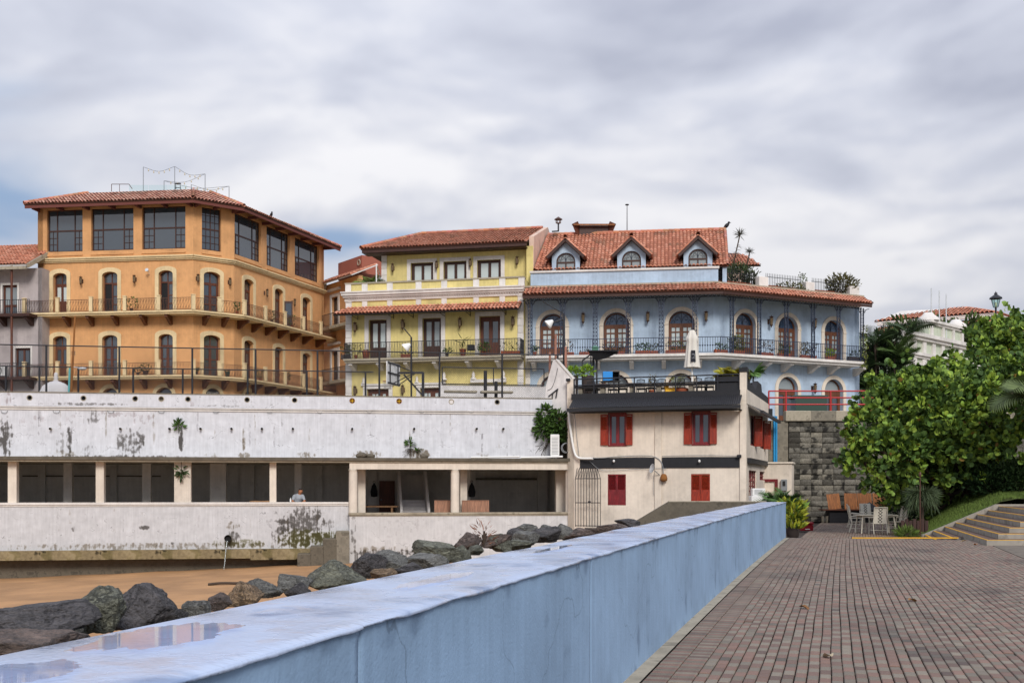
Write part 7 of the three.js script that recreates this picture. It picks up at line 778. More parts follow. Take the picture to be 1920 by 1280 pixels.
// ---------- retaining wall of rough blocks ----------
const RW = new Face([13.85, -60.4], [44, -60.4]);
{
  const o = thing('retaining_wall', 'high mould-blackened retaining wall of rough grey blocks behind the dining terrace', 'wall', V(20, -0.4, -60.4)), uu = (p) => RW.u(p), yC = RW.y(1550, 790), yT = RW.y(1550, 770);
  fpart(o, 'core', boxR(0, RW.L, -0.6, yC, -0.45, -0.09), mat(0x1c1b19, { roughness: 1 }), RW);
  fpart(o, 'concrete_panel', boxR(0, uu(1478), -0.6, yC, -0.088, 0.02), M.concrete, RW);
  for (let u = 0.9; u < RW.L; u += 1.35) fpart(o, 'cap_block', cbox(1.345, yT - yC - 0.01, 0.6, 0.03), [M.paleConcrete, M.paleConcrete, M.concrete][Math.floor(rnd() * 3)], RW, u + 0.67, yC + 0.005, -0.12);
  const texBlock = srgb(tileNoise(512, (u, v) => { const a = pf(u, v, 4, 61, 5), b = pf(u, v, 40, 63, 3), d = smooth(0.02, 0.3, pf(u, v, 5, 67, 5)); let k = 0.85 + 0.3 * a + 0.35 * b; k = mix(k, 0.25 + 0.15 * b, d * 0.85); return [k, k * 0.99, k * 0.96]; }));
  const mats = [0x8f8b83, 0x7f7c76, 0x9c978d, 0x625f59, 0x4e4b46].map((c) => mat(c, { map: rep(texBlock, 1.7), bumpMap: rep(texFine, 0.25), bumpScale: 0.03, roughness: 0.95 }));
  const bh = 0.285, bw = 0.6, geos = Array.from({ length: 6 }, (_, k) => { const g = new THREE.BoxGeometry(bw - 0.012, bh - 0.012, 0.22, 6, 3, 2), p = g.attributes.position; for (let i = 0; i < p.count; i++) { const x = p.getX(i), y = p.getY(i), z = p.getZ(i); const e = Math.max(Math.abs(x) / (bw / 2), Math.abs(y) / (bh / 2)); p.setZ(i, z + (z > 0 ? 0.035 * n3(x * 6 + k * 9, y * 7, k) - 0.035 * smooth(0.8, 1, e) : 0)); } g.computeVertexNormals(); return g; });
  const rest = [], rows = Math.floor((yC + 0.35) / bh); let count = 0;
  for (let j = 0; j < rows; j++) for (let i = 0; uu(1479) + i * bw < RW.L - 0.4; i++) { const u = uu(1479) + (i + 0.5) * bw + (j % 4 > 1 ? 0.0 : 0.0), y = yC - (j + 0.5) * bh, px = 960 + RW.v(u, 0).x / 60.4 * FOC, w = -0.02 + (j % 2 ? 0.045 : -0.01) + rr(-0.015, 0.015); const visible = px < 1640 || (px > 1790 && px < 1930 && y < 2.9 && y > 1.2); const dark = fbm(u * 0.6, y * 1.1, 5, 3) + (j % 2 ? 0 : 0.05); const m = mats[dark > 0.16 ? 4 : dark > 0.08 ? 3 : Math.floor(rnd() * 3)]; if (visible && count < 300) { fpart(o, 'block', geos[Math.floor(rnd() * 6)], m, RW, u, y, w); count++; } else rest.push(geos[Math.floor(rnd() * 6)].clone().translate(u, y, w)); }
  if (rest.length) fpart(o, 'rear_blocks', merge(rest), mats[1], RW, 0, 0, 0, 'stuff');
  // blue pipes down the panel
  for (const px of [1451.5, 1455.5]) fpart(o, 'blue_pipe', cyl(0.055, 0.055, RW.y(1452, 780) - RW.y(1452, 868), 10), M.pipeBlue, RW, uu(px), RW.y(1452, 868), 0.09);
  fpart(o, 'junction_box', cbox(0.42, 0.42, 0.25, 0.02), M.blackWall, RW, uu(1440), RW.y(1440, 781), 0.1);
  // red street railing
  const r = thing('red_railing', 'red painted three-rail street railing on top of the retaining wall', 'railing', RW.v(4, yT)), a = uu(1443), b = uu(1700), h = 1.08; for (const px of [1443.5, 1476, 1560, 1645, 1700]) fpart(r, 'post', cyl(0.045, 0.045, h, 8), M.red, RW, uu(px), yT - 0.01, -0.2); for (const y of [0.36, 0.72, h]) fpart(r, 'rail', bar(V(a, y, 0), V(b, y, 0), 0.04, 8), M.red, RW, 0, yT, -0.2);
  const gb = thing('green_container', 'dark green metal container with a sloping lid behind the red railing', 'container', V(at(1517, 768, 63).x, 5.2, -63)); part(gb, 'body', cbox(1.75, 1.35, 1.1, 0.04), M.green); part(gb, 'lid', cbox(1.95, 0.1, 1.25, 0.03).rotateX(-0.05).translate(-0.05, 1.36, 0), M.green);
  // low annex with electricity meter
  const AX = new Face(plan(1438, 58.6), plan(1485, 58.2)), an = thing('annex', 'low cream annex with a grey meter box before the block wall', 'annex', AX.v(0, -0.3)); const yA = AX.y(1460, 869); fpart(an, 'wall', boxR(-0.2, AX.L, -0.5, yA, -1.6, 0), M.cream, AX); fpart(an, 'coping', boxR(-0.2, AX.L + 0.06, yA, yA + 0.09, -1.65, 0.07), M.ringTrim, AX); fpart(an, 'red_frame', framePlate(R(AX.u(1429), AX.u(1459), AX.y(1450, 935), AX.y(1450, 898)), R(AX.u(1434), AX.u(1453.5), AX.y(1450, 936) + 0.08, AX.y(1450, 903)), 0.1), M.shutterDark, AX, 0, 0, 0.08); const mb = fpart(an, 'meter_box', cbox(0.3, 0.6, 0.16, 0.02), M.greyMetal, AX, AX.u(1471), AX.y(1471, 920), 0.1); part(mb, 'meter_window', box(0.14, 0.26, 0.02, 0, 0.38, 0.085), M.black); fpart(an, 'meter_box', cbox(0.34, 0.24, 0.16, 0.02), M.greyMetal, AX, AX.u(1472), AX.y(1472, 931), 0.1);
  // white units behind the end of the sea wall
  const p = at(1425, 940, 49.5), wb = thing('white_cabinet', 'white cabinet carrying a small window air conditioner behind the sea wall', 'cabinet', V(p.x, -0.36, p.z)); part(wb, 'cabinet', cbox(0.85, 1.55, 0.6, 0.02), M.plasticWhite); const ac = part(wb, 'air_conditioner', cbox(0.56, 0.32, 0.4, 0.02, -0.08, 1.56), M.plasticWhite); part(ac, 'grille', merge(Array.from({ length: 9 }, (_, i) => box(0.015, 0.22, 0.012, -0.26 + i * 0.04, 1.72, 0.204))), M.greyMetal, 'stuff');
}
// ---------- dining terrace ----------
{
  const Y = -0.3, cv = document.createElement('canvas'); cv.width = 128; cv.height = 192; const g = cv.getContext('2d'); g.fillStyle = '#d9d2c3'; g.fillRect(0, 0, 128, 192); g.strokeStyle = '#2a2826'; g.lineWidth = 7; for (let i = 0; i < 5; i++) { const y = 4 + i * 38; g.beginPath(); g.moveTo(64, y); g.lineTo(84, y + 19); g.lineTo(64, y + 38); g.lineTo(44, y + 19); g.closePath(); g.stroke(); }
  const slingMat = mat(0xffffff, { map: srgb(new THREE.CanvasTexture(cv)), roughness: 0.9 });
  function chair(label, px, py, turn) { const d = FOC * (EYE - Y) / (py - HZ), o = thing('patio_chair', label, 'chair', V((px - 960) / FOC * d, Y + 0.004, -d), 'patio chairs round the table'); o.rotation.y = turn; const back = new THREE.PlaneGeometry(0.5, 0.62, 1, 6); { const p = back.attributes.position; for (let i = 0; i < p.count; i++) p.setZ(i, 0.03 * Math.cos(p.getY(i) * 4)); } back.computeVertexNormals(); back.userData.ownUV = true; const b = part(o, 'backrest', back, slingMat); b.position.set(0, 0.75, -0.3); b.rotation.x = -0.14; part(o, 'seat', cbox(0.52, 0.03, 0.5, 0.01, 0, 0.42), M.sling); for (const s of [-1, 1]) { part(o, 'leg', tube([V(s * 0.27, 0, 0.3), V(s * 0.27, 0.3, 0.27), V(s * 0.28, 0.63, 0.24)], 0.018, 6, 6), M.chairFrame); part(o, 'leg', tube([V(s * 0.27, 0, -0.34), V(s * 0.27, 0.42, -0.24), V(s * 0.27, 0.75, -0.31), V(s * 0.26, 1.08, -0.36)], 0.019, 8, 6), M.chairFrame); part(o, 'armrest', tube([V(s * 0.28, 0.63, 0.26), V(s * 0.29, 0.66, 0), V(s * 0.28, 0.66, -0.28)], 0.024, 8, 6), M.chairFrame); part(o, 'stretcher', bar(V(s * 0.27, 0.16, 0.28), V(s * 0.27, 0.16, -0.3), 0.012), M.chairFrame); } part(o, 'stretcher', bar(V(-0.27, 0.16, -0.3), V(0.27, 0.16, -0.3), 0.012), M.chairFrame); part(o, 'back_rail', merge([bar(V(-0.26, 1.07, -0.36), V(0.26, 1.07, -0.36), 0.018), bar(V(-0.27, 0.42, -0.24), V(0.27, 0.42, -0.24), 0.016)]), M.chairFrame); return o; }
  chair('patio chair with its diamond-patterned back turned to the promenade, before the white table', 1647, 1001, Math.PI); chair('white patio chair on the near side of the table\'s left end, facing right', 1609, 998, Math.PI / 2 - 0.25); chair('white patio chair behind its neighbour at the table\'s left end', 1604, 989, Math.PI / 2 - 0.2); chair('white patio chair at the far side of the table facing the promenade', 1628, 987, 0.1); chair('white patio chair in side view at the table\'s right end with arms towards it', 1684, 998, -Math.PI / 2 + 0.25); chair('white patio chair half hidden behind the table\'s right corner', 1672, 991, -Math.PI / 2 - 0.1);
  const d = 45.6, t = thing('patio_table', 'white metal patio table amid the diamond-backed chairs', 'table', V((1642 - 960) / FOC * d, Y + 0.004, -d)); part(t, 'top', cbox(1.55, 0.035, 0.95, 0.012, 0, 0.72), M.chairFrame); for (const x of [-0.66, 0.66]) for (const z of [-0.38, 0.38]) part(t, 'leg', tube([V(x * 1.04, 0, z * 1.06), V(x, 0.4, z), V(x * 0.94, 0.71, z * 0.94)], 0.028, 6, 6), M.chairFrame); part(t, 'apron', merge([box(1.3, 0.05, 0.03, 0, 0.69, 0.38), box(1.3, 0.05, 0.03, 0, 0.69, -0.38)]), M.chairFrame);
  // folded tabletops leaning over a black bar counter
  const z = -58.6, X = (px) => (px - 960) / FOC * 58.6, yy = (py) => EYE + (HZ - py) / FOC * 58.6;
  const bar_ = thing('bar_counter', 'long black counter with a wooden shelf against the block wall', 'counter', V(X(1602), Y, z)); part(bar_, 'shelf', boxR(X(1540) - X(1602), X(1664) - X(1602), yy(956.5) - Y, yy(954.5) - Y, -0.5, 0.45), M.wood); part(bar_, 'black_front', boxR(X(1553) - X(1602), X(1662) - X(1602), 0.02, yy(957) - Y, -0.4, 0.3), M.tarp); for (const px of [1541, 1549]) part(bar_, 'leg', cyl(0.05, 0.08, 0.36, 8, X(px) - X(1602), 0.0, 0.2), M.concrete);
  [[1553, 1577, 925, 0.09, 'tilted teak tabletop at the end of the row'], [1583.5, 1607.5, 924, 0, 'teak tabletop right of the tilted one on the counter'], [1608.5, 1635, 924, 0.0, 'teak tabletop behind the black heap on the counter'], [1637, 1662, 924, 0, 'teak tabletop nearest the tree on the counter']].forEach(([a, b, tp, rz, lb]) => { const o = thing('teak_tabletop', lb, 'tabletop', V(X((a + b) / 2), yy(954.5), z + 0.1)); const w = X(b) - X(a), h = yy(tp) - yy(954.5), n = 6; o.rotation.set(-0.2, 0, rz); for (let i = 0; i < n; i++) part(o, 'plank', cbox(w / n - 0.006, h, 0.035, 0.004, -w / 2 + (i + 0.5) * w / n), M.teak); part(o, 'batten', merge([box(w * 0.9, 0.06, 0.03, 0, h * 0.2, -0.034), box(w * 0.9, 0.06, 0.03, 0, h * 0.8, -0.034)]), M.teak); });
  solo('black_heap', new THREE.ConeGeometry(0.55, 0.42, 9).translate(0, 0.2, 0), M.tarp, 'black cloth heap peaked behind the far patio chair', 'cloth', V(X(1624), yy(955), z + 0.6));
  const rs = thing('red_box_seat', 'dark red padded box seat standing on the terrace bricks', 'seat', V((1510 - 960) / FOC * 48.3, Y + 0.004, -48.3)); part(rs, 'base', cbox(0.55, 0.24, 0.42, 0.02), M.redSeat); part(rs, 'cushion', cbox(0.58, 0.14, 0.46, 0.05, 0, 0.24), M.redSeat); part(rs, 'plate', box(0.22, 0.03, 0.01, 0, 0.07, 0.215), M.plasticWhite); rs.rotation.y = 0.25;
  const fr = at(1500, 990, 50); const pn = thing('standing_frame', 'pale upright board leaning behind the yellow plant', 'board', V(fr.x + 0.1, Y, fr.z)); part(pn, 'board', cbox(0.3, 1.35, 0.06, 0.01), M.ringTrim); part(pn, 'edge', box(0.05, 1.3, 0.07, 0.18, 0.66, 0), M.shutterDark); pn.rotation.z = 0.03;
  // plants by the end of the sea wall
  const cr = thing('croton', 'bright yellow-green leafy plant in a dark pot at the end of the blue sea wall', 'plant', V((1487 - 960) / FOC * 41, Y, -41)); part(cr, 'pot', lathe([[0, 0], [0.2, 0], [0.27, 0.4], [0.23, 0.4], [0, 0.35]], 12), M.potDark); { const sp = []; for (let i = 0; i < 420; i++) { const t_ = rnd(), a = rnd() * 6.283, r = 0.38 * Math.sqrt(rnd()); sp.push({ p: V(Math.cos(a) * r, 0.35 + t_ * 0.95, Math.sin(a) * r), dir: V(Math.cos(a) * 0.8, rr(0.2, 1.3), Math.sin(a) * 0.8), s: rr(0.8, 1.4), c: tone(rnd() < 0.6 ? [0.3, 0.32, 0.03] : [0.12, 0.2, 0.03], rr(0.6, 1.3)) }); } part(cr, 'leaves', leafMesh(leafGeo(0.26, 0.08, 0.4), sp), leafMat, 'stuff'); }
  for (const [px, d_, s, lb] of [[1455, 46, 0.9, 'feathery green palm beside the white cabinet'], [1476, 49, 0.8, 'smaller palm between the white cabinet and the yellow plant']]) { const p = thing('potted_palm', lb, 'palm', V((px - 960) / FOC * d_, Y, -d_)); part(p, 'pot', lathe([[0, 0], [0.2, 0], [0.26, 0.4], [0.22, 0.4], [0, 0.34]], 12), M.potDark); part(p, 'stem', cyl(0.05, 0.04, 0.9, 6, 0, 0.3), M.bark); part(p, 'fronds', palmCrown(13, 1.05 * s, 0.5, [0.06, 0.12, 0.03], [0.7, 1.9], 14).translate(0, 1.05, 0), leafMat, 'stuff'); }
  { const p = thing('ponytail_palm', 'small palm with drooping grey-green fronds beside the brown planter boxes', 'palm', V((1729 - 960) / FOC * 42.5, Y, -42.5)); part(p, 'trunk', tube([V(0, 0, 0), V(0.02, 0.7, 0), V(0, 1.35, 0)], 0.06, 8, 6), M.bark); const sp = []; for (let i = 0; i < 900; i++) { const a = rnd() * 6.283, t_ = rnd(); const r = 0.08 + 0.44 * t_; sp.push({ p: V(Math.cos(a) * r, 1.55 + 0.35 * Math.sin(t_ * 2.4) * rr(0.6, 1.1) - 0.55 * t_ * t_, Math.sin(a) * r), dir: V(Math.cos(a) * (1 - t_ * 0.8), 0.7 - 1.9 * t_, Math.sin(a) * (1 - t_ * 0.8)), s: rr(0.7, 1.3), c: tone([0.075, 0.105, 0.05], rr(0.5, 1.4)) }); } part(p, 'fronds', leafMesh(leafGeo(0.42, 0.022, 0.4), sp), leafMat, 'stuff'); }
  const lp = thing('garden_post', 'thin rusty garden lamp post beside the drooping palm', 'post', V((1726 - 960) / FOC * 41.4, Y, -41.4)); part(lp, 'post', cyl(0.024, 0.02, 2.25, 8), M.ironBrown); part(lp, 'head', lathe([[0.02, 2.24], [0.05, 2.27], [0.055, 2.38], [0.02, 2.44], [0, 2.47]], 8), M.ironBrown);
  const pb = thing('planter_fence', 'row of brown timber boards edging the planting bed beside the steps', 'planter', V((1714 - 960) / FOC * 42.2, Y, -42.2)); for (let i = 0; i < 7; i++) part(pb, 'board', cbox(0.12, 0.62 + 0.06 * (i % 2), 0.05, 0.008, -0.42 + i * 0.15, 0), wood(0x4a2c26)); part(pb, 'backing', box(1.0, 0.5, 0.3, 0, 0.25, -0.2), M.soil);
  makeBush('grass_clump', 'fresh green grass clump at the foot of the planter boards', V((1700 - 960) / FOC * 41.6, Y, -41.6), 0.4, 0.16, 0.3, 420, [0.11, 0.17, 0.03], [0.22, 0.02], 'grass');
}
// ---------- trees and shrubs on the right ----------
{
  const t = thing('sea_grape_tree', 'broad spreading tree with large round bright green leaves over the dining terrace', 'tree', V(19.6, 0.4, -46));
  const lobes = [[1640, 845, 43.5, 46], [1618, 800, 44.5, 34], [1608, 868, 44, 28], [1680, 775, 45, 55], [1660, 745, 46, 32], [1735, 748, 46, 54], [1790, 732, 46.5, 56], [1770, 770, 44, 60], [1866, 668, 47.5, 48], [1900, 640, 48, 46], [1856, 634, 49, 26], [1780, 835, 44, 62], [1850, 790, 43.5, 70], [1915, 740, 43.5, 70], [1700, 850, 44, 56], [1660, 900, 44.5, 32], [1735, 895, 45.5, 46], [1825, 862, 44.5, 46], [1905, 842, 43.5, 46], [1700, 925, 46, 34], [1940, 680, 46, 70], [1690, 800, 48, 60], [1800, 780, 49, 80]];
  const sp = [], lg = roundLeaf(0.5), wood_ = [], base = V(0, 0, 0);
  for (const [px_, py, d, rp] of lobes) { const px = px_ < 1720 ? px_ + 12 : px_; const c = at(px, py, d).sub(t.position), r = rp / FOC * d, n = Math.round(58 * r * r) + 12, stray = 9;
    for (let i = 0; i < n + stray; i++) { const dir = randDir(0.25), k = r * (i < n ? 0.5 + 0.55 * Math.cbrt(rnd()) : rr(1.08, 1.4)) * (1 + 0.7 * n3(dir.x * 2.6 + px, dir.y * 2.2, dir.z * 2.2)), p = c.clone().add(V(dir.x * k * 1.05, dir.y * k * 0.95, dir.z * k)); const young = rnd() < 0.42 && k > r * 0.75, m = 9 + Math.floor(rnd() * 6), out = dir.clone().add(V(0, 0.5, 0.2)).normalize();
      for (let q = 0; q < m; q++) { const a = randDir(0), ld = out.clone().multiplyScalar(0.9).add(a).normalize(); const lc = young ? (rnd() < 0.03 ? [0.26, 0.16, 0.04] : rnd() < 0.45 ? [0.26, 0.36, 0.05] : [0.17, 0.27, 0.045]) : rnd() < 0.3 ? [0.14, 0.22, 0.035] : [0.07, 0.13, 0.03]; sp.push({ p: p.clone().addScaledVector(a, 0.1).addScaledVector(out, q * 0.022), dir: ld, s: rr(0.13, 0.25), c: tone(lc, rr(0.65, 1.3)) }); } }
    const mid = base.clone().lerp(c, 0.5).add(V(0, -0.4, 0)); wood_.push(tube([V(rr(-0.7, 0.9), -0.2, rr(-0.5, 0.5)), V(mid.x * 0.5, 1.3, mid.z * 0.4), mid, c], 0.07, 12, 5)); }
  part(t, 'crown', leafMesh(lg, sp), leafMat, 'stuff'); part(t, 'limbs', merge(wood_), M.bark);
  for (const [x, z, x2] of [[-0.6, 0.2, -2.2], [0.2, 0, 0.4], [0.9, 0.4, 2.2], [1.9, 0.3, 2.4]]) part(t, 'trunk', tube([V(x, -0.5, z), V(x + (x2 - x) * 0.25, 1.0, z), V(x + (x2 - x) * 0.7, 2.2, z + 0.3), V(x2, 3.4, z + 0.5)], 0.13, 10, 7), M.bark);
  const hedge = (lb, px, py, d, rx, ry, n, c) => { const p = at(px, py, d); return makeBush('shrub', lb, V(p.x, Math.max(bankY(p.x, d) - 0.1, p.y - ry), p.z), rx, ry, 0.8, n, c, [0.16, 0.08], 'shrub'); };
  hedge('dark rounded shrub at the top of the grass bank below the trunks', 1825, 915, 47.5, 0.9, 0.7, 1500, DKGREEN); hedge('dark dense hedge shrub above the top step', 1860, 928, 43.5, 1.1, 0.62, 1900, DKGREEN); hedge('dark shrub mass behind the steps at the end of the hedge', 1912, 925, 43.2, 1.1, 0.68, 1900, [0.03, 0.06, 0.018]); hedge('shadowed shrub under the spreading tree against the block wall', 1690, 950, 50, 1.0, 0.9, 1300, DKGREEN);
  { const p = thing('palm_fronds', 'pale green palm fronds reaching in over the spreading tree', 'palm', at(1965, 760, 40)); part(p, 'fronds', palmCrown(16, 2.3, 0.9, [0.12, 0.16, 0.06], [0.8, 1.9], 22), leafMat, 'stuff'); part(p, 'trunk', tube([V(0, 0, 0), V(0.1, -2, 0), V(0.15, at(0, 0, 1).y * 0 - 4.4, 0)], 0.12, 8, 7), M.bark); }
  // areca clump beside the blue house
  const a = thing('palm_clump', 'tall dark feathery palm clump between the blue house and the white building', 'palm', V(at(1665, 740, 77).x, 5.2, -77)); const list = []; for (let i = 0; i < 26; i++) { const h = rr(0.6, 7.0), x = rr(-1.5, 1.5), z = rr(-1, 1.2); list.push(palmCrown(7, rr(1.3, 2.2), 0.75, rnd() < 0.25 ? [0.09, 0.15, 0.04] : [0.04, 0.07, 0.025], [0.6, 1.8], 16).translate(x, h, z)); } part(a, 'fronds', mergeGeometries(list), leafMat, 'stuff'); const st = []; for (let i = 0; i < 16; i++) { const x = rr(-1.3, 1.4), z = rr(-0.8, 0.8); st.push(tube([V(x * 0.5, 0, z * 0.5), V(x * 0.8, 2, z), V(x, 6.3, z)], 0.06, 6, 5)); } part(a, 'stems', merge(st), M.bark);
  { const sp2 = []; for (let i = 0; i < 3400; i++) { const d = randDir(), k = Math.cbrt(rnd()); sp2.push({ p: V(d.x * k * 1.9, 3.6 + d.y * k * 3.7, d.z * k * 1.2 - 0.3), dir: d, s: rr(0.6, 1.3), c: tone([0.03, 0.05, 0.02], rr(0.5, 1.5)) }); } part(a, 'undergrowth', leafMesh(leafGeo(0.34, 0.12), sp2), leafMat, 'stuff'); }
  makeBush('garden_tree', 'dark leafy tree crowning above the white pediment', V(at(1720, 640, 104).x, 9, -104), 3.4, 4.2, 2, 2600, [0.06, 0.09, 0.025], [0.55, 0.25], 'tree'); makeBush('garden_tree', 'green tree before the far red roof behind the white pediment', V(at(1800, 640, 106).x, 10, -106), 3.6, 3.7, 2, 2600, [0.06, 0.09, 0.025], [0.55, 0.25], 'tree');
}
// ---------- white classical front and far roof ----------
{
  const f = new Face(plan(1690, 91), plan(1835, 102)), o = thing('classical_building', 'white and sage building with pilasters and a stepped pediment behind the trees', 'building', f.v(f.L / 2, 5.2)), y = (a, b) => f.y(a, b), yC = y(1760, 640); fpart(o, 'wall', plate(R(0, f.L, 5, yC), [], 0.4), M.sage, f); { const d = new Face(Back(f, 0, 10), f.a); fpart(o, 'wall', plate(R(0, d.L, 5, yC), [], 0.3), M.sage, d); }
  for (const [y0, y1, w] of [[yC, yC + 0.3, 0.5], [yC - 0.25, yC - 0.002, 0.3], [yC - 1.55, yC - 1.3, 0.35], [yC - 1.75, yC - 1.55, 0.2], [yC - 3.9, yC - 3.7, 0.15]]) fpart(o, 'cornice', boxR(-0.2, f.L + 0.2, y0, y1, 0.003, w), M.whiteTrim, f);
  for (let i = 0; i < 9; i++) { const u = 0.5 + i * (f.L - 1) / 8; fpart(o, 'pilaster', merge([boxR(-0.28, 0.28, yC - 1.295, yC - 0.255, 0.003, 0.16), boxR(-0.35, 0.35, 5, yC - 1.76, 0.003, 0.14)]), M.whiteTrim, f, u); if (i < 8) fpart(o, 'panel_frame', framePlate(R(0.75, 1.0 + (f.L - 1) / 8 - 0.4 - 0.6, yC - 3.5, yC - 2.1), R(0.95, 1.0 + (f.L - 1) / 8 - 0.4 - 0.8, yC - 3.3, yC - 2.3), 0.08), M.whiteTrim, f, u - 0.2, 0, 0.08); }
  const u0 = f.u(1741), u1 = f.u(1805), yt = y(1770, 615); fpart(o, 'pediment', boxR(u0, u1, yC + 0.3, yt, -0.8, 0.06), M.sage, f); fpart(o, 'pediment_cornice', merge([boxR(u0 - 0.15, u1 + 0.15, yt, yt + 0.18, -0.9, 0.25), boxR(u0 - 0.25, u1 + 0.25, yt + 0.18, yt + 0.4, -0.95, 0.4)]), M.whiteTrim, f); for (const q of [0.06, 0.38, 0.68, 0.95]) fpart(o, 'pediment_pilaster', boxR(-0.18, 0.18, yC + 0.3, yt, 0.063, 0.22), M.whiteTrim, f, mix(u0, u1, q)); for (const u of [u0 + 0.7, u1 - 0.6]) fpart(o, 'scroll_crown', lathe([[0.9, 0], [0.85, 0.25], [0.5, 0.5], [0.35, 0.7], [0, 0.75]], 14), M.whiteTrim, f, u, yt + 0.4, -0.3);
  [[1747, 540, 'tallest of three white flagpoles above the white pediment'], [1762, 545, 'middle white flagpole above the white pediment'], [1775, 551, 'shortest white flagpole of the three above the pediment']].forEach(([px, tp, lb]) => { const b = at(px, 615, 97), t = at(px, tp, 97); solo('flagpole', merge([cyl(0.06, 0.04, t.y - b.y + 1.5, 6, 0, -1.5)]), M.paleMetal, lb, 'flagpole', b, 'three flagpoles'); });
  const r = thing('far_house', 'far house with a long two-tier red tiled roof beyond the trees', 'house', V(at(1780, 600, 118).x, 5.2, -118)); const P = (px, py, d) => at(px, py, d); const big = { pitch: 0.42, r: 0.2, row: 0.6 };
  const hip = P(1808, 577, 118); tiled(r, [P(1640, 604, 118), P(1866, 586, 111.4), hip, P(1690, 583, 120)], M.whiteTrim, big); tiled(r, [P(1866, 586, 111.4), P(1960, 615, 122.3), hip], M.whiteTrim, big);
  { const g = new Face([P(1645, 600, 117.8).x, -117.8], [P(1863, 600, 111.6).x, -111.6]), yb = P(1750, 596.5, 114.6).y; fpart(r, 'fascia', boxR(0, g.L, yb - 0.3, yb + 0.05, -0.3, 0.05), M.whiteTrim, g); fpart(r, 'wall', boxR(0.5, g.L - 0.3, 5, yb - 0.3, -6, -1), mat(0x8f7f70), g); tiled(r, [g.v(0, yb - 1.25, 1.4), g.v(g.L + 0.4, yb - 1.25, 1.4), g.v(g.L, yb - 0.45, -0.95), g.v(0, yb - 0.45, -0.95)], M.woodDark, big); const g2 = new Face(g.xz(g.L), [P(1955, 600, 122).x, -122]); fpart(r, 'wall', boxR(0, g2.L, 5, yb - 0.6, -2, -1), mat(0x8f7f70), g2); fpart(r, 'fascia', beam(V(0, yb - 0.1, 0), V(g2.L, yb - 0.35, 0), 0.3, 0.3), M.whiteTrim, g2); tiled(r, [g2.v(0, yb - 1.25, 1.2), g2.v(g2.L, yb - 1.4, 1.2), g2.v(g2.L, yb - 0.6, -0.9), g2.v(0, yb - 0.45, -0.9)], M.woodDark, big); }
  const l = at(1868, 640, 62), sl = thing('street_lamp', 'black street lamp with a glass lantern above the spreading tree', 'street lamp', V(l.x, 5.2, l.z)), hT = at(1868, 577, 62).y - 5.2; part(sl, 'pole', lathe([[0.14, 0], [0.13, 0.4], [0.07, 0.5], [0.055, hT * 0.6], [0.06, hT * 0.85], [0.09, hT * 0.9], [0.05, hT * 0.93], [0.05, hT], [0.13, hT + 0.03], [0, hT + 0.03]], 10), M.iron); const ln = part(sl, 'lantern', merge([...[0, 1, 2, 3].map((k) => { const a = k * 1.571 + 0.785; return bar(V(0.13 * Math.cos(a), hT + 0.03, 0.13 * Math.sin(a)), V(0.26 * Math.cos(a), hT + 0.52, 0.26 * Math.sin(a)), 0.018); }), lathe([[0.36, hT + 0.5], [0.34, hT + 0.56], [0.16, hT + 0.68], [0.08, hT + 0.74], [0.1, hT + 0.8], [0.03, hT + 0.86], [0, hT + 0.94]], 8)]), M.iron); part(ln, 'lantern_glass', new THREE.CylinderGeometry(0.24, 0.12, 0.46, 4, 1, true).rotateY(0.785).translate(0, hT + 0.28, 0), M.clear); part(ln, 'bulb', lathe([[0.03, 0.04], [0.06, 0.12], [0.07, 0.22], [0.04, 0.3], [0, 0.32]], 8).translate(0, hT, 0), M.lampGlass);
}
